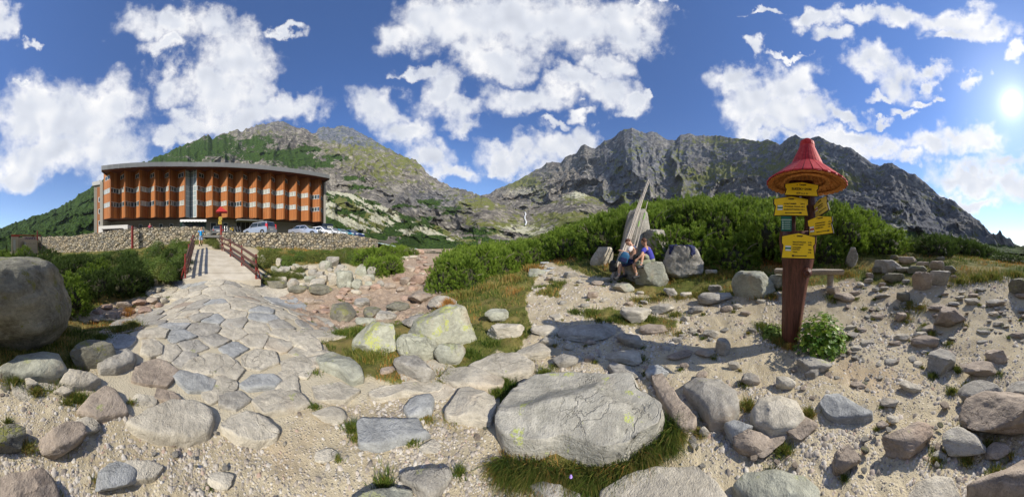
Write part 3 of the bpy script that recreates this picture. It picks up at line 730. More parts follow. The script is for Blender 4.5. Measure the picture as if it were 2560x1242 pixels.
seq = []                            # (px, 'v' or 'r')
for i in range(6): seq += [(VAL[i], 0), (RID[i], 1)]
seqL = seq; seqR = [(RID[6], 1)]
for i in range(7, 16): seqR += [(VAL[i], 0), (RID[i], 1)]
seqR += [(806, 0)]
ZB, Z1, Z2, Z3, Z4, Z5, Z6, ZT = 7.95, 10.35, 11.35, 13.25, 14.25, 16.05, 16.95, 18.35
def pz(c_, z): return Vector((c_.x, c_.y, z))
cl = MB(); frs = []; 
def facet(c0, c1, rising, left):
    """one face of the zigzag between two plan points; returns nothing, fills cladding and makes windows"""
    n = Vector((c1.y - c0.y, -(c1.x - c0.x), 0)).normalized()
    if n.x < 0: n = -n
    tk = n * .12
    def panel(za, zb, mi=0):
        cl.hexa([pz(c0, za), pz(c1, za), pz(c1 - tk, za), pz(c0 - tk, za), pz(c0, zb), pz(c1, zb), pz(c1 - tk, zb), pz(c0 - tk, zb)], mi)
    toprow = (rising and left) or (not rising and not left)
    panel(ZB, Z1); panel(Z2, Z3)
    if toprow: panel(Z4, Z5); panel(Z6, ZT)
    else: panel(Z4, ZT)
    L = (c1 - c0).length; u = (c1 - c0) / L
    rows = [(Z1, Z2, 1), (Z3, Z4, 1)] + ([(Z5, Z6, 0)] if toprow else [])
    for (za, zb, full) in rows:
        s0, s1 = (.02 * L, .98 * L) if full else (.22 * L, .88 * L)
        if not full:                # close cladding either side of the small top window
            for q0, q1 in ((0, s0), (s1, L)):
                p0, p1 = c0 + u * q0, c0 + u * q1
                cl.hexa([pz(p0, za), pz(p1, za), pz(p1 - tk, za), pz(p0 - tk, za), pz(p0, zb), pz(p1, zb), pz(p1 - tk, zb), pz(p0 - tk, zb)])
        f = MB(); g = MB(); fw = .07
        p0, p1 = c0 + u * s0 - n * .05, c0 + u * s1 - n * .05
        def bar(q0, q1, a_, b_): f.hexa([pz(q0, a_) + n * .02, pz(q1, a_) + n * .02, pz(q1, a_) - n * .06, pz(q0, a_) - n * .06, pz(q0, b_) + n * .02, pz(q1, b_) + n * .02, pz(q1, b_) - n * .06, pz(q0, b_) - n * .06])
        bar(p0, p1, za, za + fw); bar(p0, p1, zb - fw, zb)
        nm = 2 if rising == left else 3
        for k in range(nm + 1):
            x = (s1 - s0 - fw) * k / nm; bar(p0 + u * x, p0 + u * (x + fw), za + fw, zb - fw)
        fo = hp(f, 'window', M['frame_w'])
        q0, q1 = p0 - n * .03 + u * fw, p1 - n * .03 - u * fw
        g.hexa([pz(q0, za + fw), pz(q1, za + fw), pz(q1, za + fw) - n * .02, pz(q0, za + fw) - n * .02, pz(q0, zb - fw), pz(q1, zb - fw), pz(q1, zb - fw) - n * .02, pz(q0, zb - fw) - n * .02])
        cu = random.random() < (.75 if full and rising else .35 if full else .1)
        me = g.mesh('pane'); me.transform(Matrix.Translation(-Vector((-42.2, 5, 4.5)))); link('pane', me, M['curtain'] if cu else M['glass'], fo)
def run(seq, left):
    pts = [(fpt(px, 1.6 if r else 0), r) for px, r in seq]
    for i in range(len(pts) - 1):
        facet(pts[i][0], pts[i + 1][0], pts[i + 1][1] == 1, left)
        # corner post on each ridge
        if pts[i + 1][1] == 1:
            p = pts[i + 1][0]; cl.box((p.x - .08, p.y - .12, ZB + .02), (p.x + .05, p.y + .12, ZT - .03))
    return pts
ptsL = run(seqL, True); ptsR = run(seqR, False)
hp(cl, 'cladding', M['cladding'])
# horizontal metal drips at each window band, soffit under the bays
tr = MB()
M['trim'] = simple('dark_trim', (.10,.05,.035), .6)
for pts in (ptsL, ptsR):
    tr = MB()
    for i in range(len(pts) - 1):
        a_, b_ = pts[i][0], pts[i + 1][0]; n = Vector((b_.y - a_.y, -(b_.x - a_.x), 0)).normalized(); n = n if n.x > 0 else -n
        for z in (Z1, Z3, ZB):
            tr.hexa([pz(a_, z - .04) + n * .04, pz(b_, z - .04) + n * .04, pz(b_, z - .04) - n * .02, pz(a_, z - .04) - n * .02, pz(a_, z) + n * .04, pz(b_, z) + n * .04, pz(b_, z) - n * .02, pz(a_, z) - n * .02])
        q0, q1 = pz(a_, ZB - .06), pz(b_, ZB - .06); bk = 3.0
        tr.hexa([q0 - n * .0, q1 - n * .0, Vector((-42.6, q1.y, ZB - .06)), Vector((-42.6, q0.y, ZB - .06)), q0 + Vector((0, 0, .05)), q1 + Vector((0, 0, .05)), Vector((-42.6, q1.y, ZB - .01)), Vector((-42.6, q0.y, ZB - .01))])
    hp(tr, 'trim', M['trim'])
# stair glazing between the two clad halves
gl = MB(); fr_ = MB(); c0, c1, c2 = fpt(464, 1.0), fpt(476, .2), fpt(491, 1.2)
for a_, b_ in ((c0, c1), (c1, c2)):
    n = Vector((b_.y - a_.y, -(b_.x - a_.x), 0)).normalized(); n = n if n.x > 0 else -n
    gl.hexa([pz(a_, ZB), pz(b_, ZB), pz(b_, ZB) - n * .1, pz(a_, ZB) - n * .1, pz(a_, ZT), pz(b_, ZT), pz(b_, ZT) - n * .1, pz(a_, ZT) - n * .1])
    for z in (ZB, Z1, Z2, 12.3, Z3, Z4, Z5, 17.1, ZT - .08):
        fr_.hexa([pz(a_, z) + n * .05, pz(b_, z) + n * .05, pz(b_, z) + n * .01, pz(a_, z) + n * .01, pz(a_, z + .08) + n * .05, pz(b_, z + .08) + n * .05, pz(b_, z + .08) + n * .01, pz(a_, z + .08) + n * .01])
    for k in (0, .5, 1):
        p = a_.lerp(b_, k); fr_.box((p.x - .04, p.y - .05, ZB), (p.x + .07, p.y + .05, ZT))
hp(gl, 'stair_glazing', M['blueglass']); hp(fr_, 'glazing_bars', M['frame_w'])
# body of the building behind the cladding, side walls, ground floor
bd = MB(); yL, yR = fpt(256).y, fpt(818).y
bd.box((-56, yL + .3, 3.5), (-42.5, yR - .2, ZT - .3)); hp(bd, 'wall', M['concrete'])
M['side'] = simple('side_render', (.33,.31,.27), .85)
sw = MB(); sw.box((-44.5, yR - 1.1, 3.5), (-39.4, yR - .6, ZT - .1)); hp(sw, 'side_wall', M['side']); sw = MB(); sw.box((-44, yL - .6, 3.5), (-38.6, yL + .1, ZT - 2.2)); hp(sw, 'side_wall', M['side'])
# ground floor openings
def gf_window(px0, px1, z0, z1, mat=M['glass'], X_=-42.45, name='ground_floor_window'):
    y0, y1 = px_on_x(px0, X_), px_on_x(px1, X_)
    f = MB(); 
    for (a0, a1, b0, b1) in ((y0, y1, z0, z0 + .08), (y0, y1, z1 - .08, z1), (y0, y0 + .08, z0 + .08, z1 - .08), (y1 - .08, y1, z0 + .08, z1 - .08)):
        f.box((X_ - .02, a0, b0), (X_ + .07, a1, b1))
    fo = hp(f, name, M['frame_w']); g = MB(); g.box((X_, y0 + .08, z0 + .08), (X_ + .025, y1 - .08, z1 - .08))
    me = g.mesh('pane'); me.transform(Matrix.Translation(-Vector((-42.2, 5, 4.5)))); link('pane', me, mat, fo)
for px in (322, 347, 372, 398, 424): gf_window(px, px + 9, 5.9, 7.0)
gf_window(526, 541, 5.3, 7.2); gf_window(557, 570, 5.3, 7.2)
for px in (687, 735, 661, 762): gf_window(px, px + 5, 5.7, 6.9)
gf_window(517, 523, 4.4, 4.9, name='vent')
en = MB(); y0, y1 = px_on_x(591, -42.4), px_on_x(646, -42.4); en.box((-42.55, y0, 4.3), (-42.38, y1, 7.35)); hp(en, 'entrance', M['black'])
cn = MB(); cn.box((-42.4, y0 - .3, 7.4), (-39.8, y1 + .3, 7.62)); hp(cn, 'canopy', simple('canopy_metal', (.22,.23,.22), .5))
dr = MB()
for k in range(6): y = y0 + (y1 - y0) * k / 5; dr.box((-42.38, y - .05, 4.3), (-42.3, y + .05, 7.35))
hp(dr, 'door_frame', simple('door_metal', (.25,.25,.24), .4, metal=.5))
# letters above the entrance
def textmesh(s, size, extr=.004, align='CENTER', bold=0.0, shear=0.0, spacing=1.0):
    cu = bpy.data.curves.new('t', 'FONT'); cu.body = s; cu.size = size; cu.extrude = extr; cu.align_x = align; cu.offset = bold; cu.shear = shear; cu.space_character = spacing
    cu.resolution_u = 2
    o = bpy.data.objects.new('t', cu); COL.objects.link(o); dg_ = bpy.context.evaluated_depsgraph_get(); dg_.update()
    me = bpy.data.meshes.new_from_object(o.evaluated_get(dg_)); me.materials.clear()
    bpy.data.objects.remove(o); bpy.data.curves.remove(cu); return me
me = textmesh('SLIEZSKY DOM', .55, .02, bold=.01); me.transform(Matrix.Translation((-39.75, (y0 + y1) / 2, 7.68)) @ Matrix(((0, 0, 1, 0), (1, 0, 0, 0), (0, 1, 0, 0), (0, 0, 0, 1))))
me.transform(Matrix.Translation(-Vector((-42.2, 5, 4.5)))); link('letters', me, M['black'], hotel)
# yellow emblem by the entrance
em = MB(); ye = px_on_x(580, -42.4); em.lathe([(0.001, 0), (.42, 0), (.42, .06), (.001, .06)], 20, Matrix.Translation((-42.4, ye, 5.9)) @ Matrix.Rotation(PI/2, 4, 'Y')); hp(em, 'emblem', M['yellow'])
# roof: broad overhang with a bright metal fascia, higher in the middle
rf = MB(); fa = MB(); sf = MB(); pxs = list(np.linspace(253, 824, 40))
def rz(px): return float(np.interp(px, [253, 330, 420, 490, 600, 700, 824], [18.3, 18.4, 18.35, 18.3, 18.35, 18.45, 18.75]))
prev = None
for px in pxs:
    p = fpt(px, 2.9); z = rz(px)
    if prev:
        q_, zq = prev
        fa.hexa([Vector((q_.x, q_.y, zq - .85)), Vector((p.x, p.y, z - .85)), Vector((p.x - .1, p.y, z - .85)), Vector((q_.x - .1, q_.y, zq - .85)), Vector((q_.x, q_.y, zq)), Vector((p.x, p.y, z)), Vector((p.x - .1, p.y, z)), Vector((q_.x - .1, q_.y, zq))])
        fa.box((p.x - .02, p.y - .03, z - .94), (p.x + .03, p.y + .03, z + .01))
        rf.hexa([Vector((q_.x - .1, q_.y, zq - .5)), Vector((p.x - .1, p.y, z - .5)), Vector((-57, p.y, z - .3)), Vector((-57, q_.y, zq - .3)), Vector((q_.x - .1, q_.y, zq - .03)), Vector((p.x - .1, p.y, z - .03)), Vector((-57, p.y, z + .2)), Vector((-57, q_.y, zq + .2))])
        sf.hexa([Vector((q_.x - .1, q_.y, zq - .92)), Vector((p.x - .1, p.y, z - .92)), Vector((-44, p.y, z - .62)), Vector((-44, q_.y, zq - .62)), Vector((q_.x - .1, q_.y, zq - .8)), Vector((p.x - .1, p.y, z - .8)), Vector((-44, p.y, z - .55)), Vector((-44, q_.y, zq - .55))])
    prev = (p, z)
# the soffit sweeps down at both ends like wings
for px, sgn in ((253, -1), (824, 1)):
    p = fpt(px, 2.9); e_ = fpt(px + (8 if sgn < 0 else -14), .1)
    fa.hexa([Vector((p.x, p.y, rz(px) - 1.2)), Vector((p.x, p.y + .06, rz(px) - 1.2)), Vector((-44, p.y + .06, rz(px) - 1.2)), Vector((-44, p.y, rz(px) - 1.2)), Vector((p.x, p.y, rz(px) - .02)), Vector((p.x, p.y + .06, rz(px) - .02)), Vector((-44, p.y + .06, rz(px) - .02)), Vector((-44, p.y, rz(px) - .02))])
hp(rf, 'roof', simple('roof_sheet', (.12,.12,.12), .6)); hp(fa, 'fascia', M['steel_roof']); hp(sf, 'soffit', simple('soffit_boards', (.13,.045,.025), .6, .3, 3))
# left stair wing
wg = MB(); ya, yb = px_on_x(235, -41), px_on_x(256, -41)
wg.box((-46, ya, 3.6), (-41, yb, 16.4)); hp(wg, 'stair_wing', M['concrete'])
w2 = MB(); yc, yd = px_on_x(243, -40.9), px_on_x(254, -40.9); w2.box((-40.99, yc, 5), (-40.85, yd, 15.9)); hp(w2, 'wing_cladding', M['cladding'])
w3 = MB(); w3.box((-46.2, ya - .3, 16.41), (-40.7, yb, 17.3)); hp(w3, 'wing_cap', M['steel_roof'])
for z in (7.0, 9.7, 12.4): gf_window(246, 254, z, z + 1.1, X_=-40.84, name='wing_window')
# low white annex on the left, dark blue annex on the right
ann = empty('annex', (-33, px_on_x(282, -33), 3.9), 0, 'low white flat-roofed annex with a garage opening under the left end of the hotel', 'annex')
def lp(mb, name, mat, parent, **k):
    me = mb.mesh(name, k.get('bevel', 0)); me.transform(Matrix.Translation(-Vector(parent.location))); return link(name, me, mat, parent)
a0, a1 = px_on_x(246, -33), px_on_x(319, -33); zt = terr_z(33)
b = MB(); g0, g1 = px_on_x(257, -33), px_on_x(281, -33)
b.box((-40, a0, zt - .6), (-33.0, g0, zt + 2.1)); b.box((-40, g1, zt - .6), (-33.0, a1, zt + 2.1)); b.box((-40, g0, zt + 1.5), (-33.0, g1, zt + 2.1)); lp(b, 'wall', M['whitewall'], ann)
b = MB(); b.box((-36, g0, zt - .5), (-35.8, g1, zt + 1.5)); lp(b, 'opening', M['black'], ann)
b = MB(); b.box((-33, g0, zt + 1.35), (-32.5, px_on_x(308, -33), zt + 1.47)); lp(b, 'canopy', M['darkframe'], ann)
b = MB(); b.box((-35.2, g0 + .3, zt - .5), (-35.0, g1 - 1.2, zt + .7)); lp(b, 'gate', M['rail_red'], ann)
ann = empty('annex', (-39, px_on_x(822, -39), 4), 0, 'dark blue box annex with white-framed window at the right end of the hotel', 'annex')
a0, a1 = px_on_x(811, -38), px_on_x(833, -38)
b = MB(); b.box((-44, a0, 3.2), (-38, a1, 7.6)); lp(b, 'wall', M['bluewall'], ann, bevel=.03)
b = MB(); w0, w1 = px_on_x(819, -37.95), px_on_x(832, -37.95)
for (q0, q1, z0, z1) in ((w0, w1, 5.2, 5.3), (w0, w1, 6.9, 7.0), (w0, w0 + .12, 5.3, 6.9), (w1 - .12, w1, 5.3, 6.9), ((w0+w1)/2 - .06, (w0+w1)/2 + .06, 5.3, 6.9)): b.box((-38, q0, z0), (-37.9, q1, z1))
wf = lp(b, 'window', M['frame_w'], ann); b = MB(); b.box((-38, w0 + .12, 5.3), (-37.96, w1 - .12, 6.9)); me = b.mesh('pane'); me.transform(Matrix.Translation(-Vector(ann.location))); link('pane', me, M['curtain'], wf)

# concrete bunker with faded paint and red rails, far left
bk = empty('bunker', tuple(ray(60, 640, 33)), 0, 'weathered concrete bunker with red roof rails and spray-painted band at the far left', 'bunker')
def rb(px0, px1, pt, pb, d0, d1, dep=3.0):
    a_, b_ = ray(px0, 621, d0), ray(px1, 621, d1); zt = EYE + d0 * (CY - pt) / F; zb = EYE + d0 * (CY - pb) / F
    n = Vector((a_.x + b_.x, a_.y + b_.y, 0)).normalized() * dep
    return [pz(a_, zb), pz(b_, zb), pz(b_ + n, zb), pz(a_ + n, zb), pz(a_, zt), pz(b_, zt), pz(b_ + n, zt), pz(a_ + n, zt)]
b = MB(); b.hexa(rb(28, 46, 592, 665, 32, 32)); b.hexa(rb(46.2, 61, 594, 665, 33.5, 34)); b.hexa(rb(60, 94, 600, 665, 33, 34.5)); lp(b, 'wall', M['concrete_pale'], bk, bevel=.04)
b = MB(); b.hexa(rb(56, 99, 591, 599.6, 36, 37, 4)); lp(b, 'upper_wall', M['concrete_pale'], bk)
M['faded'] = simple('faded_blue', (.42,.45,.45), .7, .2)
for q_ in ((33, 39, 599, 626, 31.9, 31.9, .05), (61, 65, 606, 630, 32.9, 33, .05)): b = MB(); b.hexa(rb(*q_)); lp(b, 'faded_door', M['faded'], bk)
b = MB(); b.hexa(rb(28, 104, 586, 588, 34.5, 36.5, .2)); b.hexa(rb(28, 48, 588.5, 592, 32.3, 32.3, .15))
for px in (30, 36, 42, 48): b.hexa(rb(px, px + 1, 586, 592, 32, 32, .1))
lp(b, 'rail', simple('rusty_rail', (.30,.06,.035), .7, .3), bk)
b = MB(); random.seed(4)
for k in range(14):
    x = 63 + k * 1.8; pts = [ray(x + random.uniform(-.3, 2.2), random.uniform(592.5, 598.5), 35.6) for _ in range(4)]; b.tube(pts, .045, 4)
lp(b, 'spray_paint', simple('spray_paint', (.05,.05,.13), .6), bk)
b = MB(); 
for k in range(7): b.tube([ray(x_, y_, 32.6) for x_, y_ in ((62 + k * 4, 609), (63.5 + k * 4, 607.8), (64.5 + k * 4, 609.2))], .05, 4)
lp(b, 'iron_bracket', M['black'], bk)
# two red posts standing against the left wall
for px, pt, pb, X_, lab in ((93.5, 576, 640, -24.6, 'tall rusty post at the bunker end of the left rubble wall'), (331, 565, 616, -24.3, 'rusty red pole standing against the middle of the left rubble wall')):
    y = px_on_x(px, X_); d = math.hypot(X_, y); b = MB(); b.tube([(X_, y, EYE + d*(CY-pb)/F - .3), (X_, y, EYE + d*(CY-pt)/F)], .09 if px < 200 else .17, 8)
    tag(b.build('post', M['rail_red']), lab, 'post')

# ------------------------------------------------------------------ rocks
_ico = {}
def ico(sub):
    if sub not in _ico:
        bm = bmesh.new(); bmesh.ops.create_icosphere(bm, subdivisions=sub, radius=1); bm.verts.ensure_lookup_table()
        v = np.array([tuple(x.co) for x in bm.verts]); f = np.array([[l.index for l in fc.verts] for fc in bm.faces]); bm.free(); _ico[sub] = (v, f)
    return _ico[sub]
def rock_mesh(w_, dp, h_, seed, sub=4, round_=.5, nplanes=11, rough=1.0, peak=None, ball=1.18):
    """a broken boulder: a rounded polyhedron cut by planes, then weathered"""
    v, f = ico(sub); r = np.random.default_rng(seed)
    P = r.normal(size=(nplanes, 3)); P /= np.linalg.norm(P, axis=1)[:, None]
    P = np.vstack([P, [[0, 0, 1.0], [.15, .1, .98]]]); hh = np.r_[r.uniform(.62, .95, nplanes), r.uniform(.6, .8), .9]
    dt = np.maximum(v @ P.T, 1e-3) / hh
    k = 11 + (1 - round_) * 42
    rad = 1 / (((1 / ball) ** k + np.sum(dt ** k, axis=1)) ** (1 / k))
    p = v * rad[:, None]
    lo, hi = p.min(axis=0), p.max(axis=0); p = 2 * (p - lo) / (hi - lo) - 1
    s = seed * 1.37
    n = (fbm(p[:, 0] * 1.6 + s, p[:, 1] * 1.6, p[:, 2] * 1.6, 3, seed) - .5) * .13 + (fbm(p[:, 0] * 5 + s, p[:, 1] * 5, p[:, 2] * 5, 3, seed + 1) - .5) * .09 * rough
    if sub >= 4: n += (ridged(p[:, 0] * 2.4 + s, p[:, 1] * 2.4, p[:, 2] * 2.4, 4, seed + 2) - .5) * -.07 * rough + (fbm(p[:, 0] * 17, p[:, 1] * 17, p[:, 2] * 17, 2, seed + 3) - .5) * .03 * rough
    p = p * (1 + n)[:, None]
    lo, hi = p.min(axis=0), p.max(axis=0); p = 2 * (p - lo) / (hi - lo) - 1
    p[:, 2] = (p[:, 2] + .45) / 1.45                       # a good third of it sits in the ground
    if peak is not None:                                   # shift the top sideways
        p[:, 0] += np.clip(p[:, 2], 0, 1) ** 1.3 * peak * .6; p[:, 0] /= 1 + abs(peak) * .15
        p[:, 0] *= 1 - np.clip(p[:, 2], 0, 1) * .35
    p = p * np.array([w_ / 2, dp / 2, h_])
    me = npmesh('rock', p, f); me.polygons.foreach_set('use_smooth', [True] * len(me.polygons)); me.set_sharp_from_angle(angle=R_(24 if sub < 5 else 32))
    return me
_rk = [100]
def rock(x0, x1, y0, y1, mat='granite', label=None, name='rock', cat='rock', group=None, k=None, rd=.5, peak=None, sink=0.0, deep=.8, sub=None, planes=9, rough=1.0, yaw=None, d=None):
    _rk[0] += 1; seed = _rk[0]
    xc = (x0 + x1) / 2
    if d is None: d = hit(xc, y1)
    a = az(xc); px = (x1 - x0) * 1.03; kk = k if k else .28
    zg = float(gz_polar(a, d)[0]); tt = (y0 - CY) / F
    wd = px * d / F; h = kk * wd; dep = deep * wd
    for _ in range(6):
        zb = float(gz_polar(a, d + dep)[0])
        if tt > .03:
            d2 = (EYE - zb - h * .8) / tt; dep = d2 - d
        dep = min(max(dep, (.55 if k is None or k < 1 else .4) * wd), 1.35 * wd)
        dc = d + dep * .5; wd = px * dc / F; h = kk * wd
    # keep the height the picture shows
    hv = (EYE - tt * (dc + dep * .18)) - float(gz_polar(a, dc)[0])
    if hv > .1 * wd and (tt < .2 or deep != .8): h = hv
    zc = float(gz_polar(a, dc)[0]) - sink - .02
    big = wd * F / d > 60
    me = rock_mesh(wd, dep, h, seed, sub or (5 if wd * F / d > 130 else 4 if wd * F / d > 30 else 3), rd, planes, rough, peak)
    o = link(name, me, M[mat]); o.location = (dc * math.sin(a), dc * math.cos(a), zc)
    o.rotation_euler = (0, 0, -a + (yaw if yaw is not None else random.uniform(-.25, .25)))
    tag(o, label, cat, group); return o


def slab(out, h, mat, label, name='boulder', cat='boulder', bulge=.04, rough=1.0, plane=.6, dark=None, steep=1.0, tilt=0.0, lumps=.05, edge=.03, fac=1.0):
    """a stone whose plan follows the given outline (bearing, dip) on its own level; real height and rounded flanks"""
    _rk[0] += 1; seed = _rk[0]
    xc = sum(q[0] for q in out) / len(out); yc = sum(q[1] for q in out) / len(out)
    z0 = float(gz_polar(az(xc), hit(xc, yc))[0])
    P = []
    for (px_, py_) in out:
        d_ = (EYE - z0 - h * plane) * F / (py_ - CY); a_ = az(px_); P.append((d_ * math.sin(a_), d_ * math.cos(a_)))
    cx_, cy_ = sum(q[0] for q in P) / len(P), sum(q[1] for q in P) / len(P)
    N = 96; ring = []
    for k_ in range(N):
        th = 2 * PI * k_ / N; dx, dy = math.cos(th), math.sin(th); best = 0
        for q_ in range(len(P)):
            a_, b_ = P[q_], P[(q_ + 1) % len(P)]; ex, ey = b_[0] - a_[0], b_[1] - a_[1]; den = dx * ey - dy * ex
            if abs(den) > 1e-9:
                tt = ((a_[0] - cx_) * ey - (a_[1] - cy_) * ex) / den; uu = ((a_[0] - cx_) * dy - (a_[1] - cy_) * dx) / den
                if tt > 0 and -1e-6 <= uu <= 1 + 1e-6: best = max(best, tt)
        ring.append(best)
    ring = np.array(ring); ring = (np.roll(ring, 1) + np.roll(ring, -1) + 6 * ring) / 8
    R0 = ring.mean(); e = min(edge, h * .4) / R0
    prof = [(1.02, -.12 / max(h, .01) if h < .12 else -.35), (1.02, .0), (1.015, .3 * steep), (1.0, .55), (1 - e * .35, .76), (1 - e, .90), (1 - 2.2 * e, .975)] + [(1 - 2.2 * e - (1 - 2.2 * e) * j / 16, 1.0 + bulge * (1 - (1 - j / 16) ** 2)) for j in range(1, 16)]
    th = 2 * PI * np.arange(N) / N; V_ = []
    for (sc_, zz) in prof:
        qx, qy = ring * sc_ * np.cos(th), ring * sc_ * np.sin(th); V_.append(np.stack([qx, qy, np.full(N, zz * h)], 1))
    V_ = np.concatenate(V_ + [np.array([[0, 0, h * (1 + bulge)]])]); X_, Y_, Z_ = V_.T.copy(); top = np.clip(Z_ / h, 0, 1)
    nz = (fbm(X_ * 2.2 + seed, Y_ * 2.2, Z_ * 2, 4, seed) - .5) * lumps * (2 if h > .2 else 1) + (ridged(X_ * 3.1 + seed, Y_ * 3.1, Z_ * 3, 4, seed + 2) - .45) * -.028 * rough + (fbm(X_ * 14, Y_ * 14, Z_ * 14, 3, seed + 3) - .5) * .022 * rough
    V_[:, 2] += nz * top; rr_ = 1 + (fbm(X_ * 5 + seed, Y_ * 5, Z_ * 5, 3, seed + 5) - .5) * .10 * rough; V_[:, 0] *= rr_; V_[:, 1] *= rr_
    rf_ = np.random.default_rng(seed)
    for _k in range(6):
        fa_ = rf_.uniform(0, 2 * PI); off_ = rf_.uniform(.05, .7) / fac; sl_ = rf_.uniform(.25, .8) * fac
        q_ = (X_ * math.cos(fa_) + Y_ * math.sin(fa_)) / R0 - off_
        lim = h * (1.03 - sl_ * np.maximum(q_, 0)); V_[:, 2] = np.where(top > .7, np.minimum(V_[:, 2], np.maximum(lim, h * .55)), V_[:, 2])
    ux, uy = math.sin(az(xc)), math.cos(az(xc)); V_[:, 2] += (V_[:, 0] * ux + V_[:, 1] * uy) * tilt * top
    fs = []
    for a_ in range(len(prof) - 1):
        for k_ in range(N): fs.append((a_*N+k_, a_*N+(k_+1) % N, (a_+1)*N+(k_+1) % N, (a_+1)*N+k_))
    L = (len(prof)-1)*N
    for k_ in range(N): fs.append((L+k_, L+(k_+1) % N, len(V_) - 1))
    me = bpy.data.meshes.new(name); me.from_pydata([tuple(v) for v in V_.tolist()], [], fs); me.update()
    o = link(name, me, M[mat], smooth=True); o.location = (cx_, cy_, z0); SLABS.append((cx_, cy_, ring.mean()))
    tag(o, label, cat); return o
SLABS = []
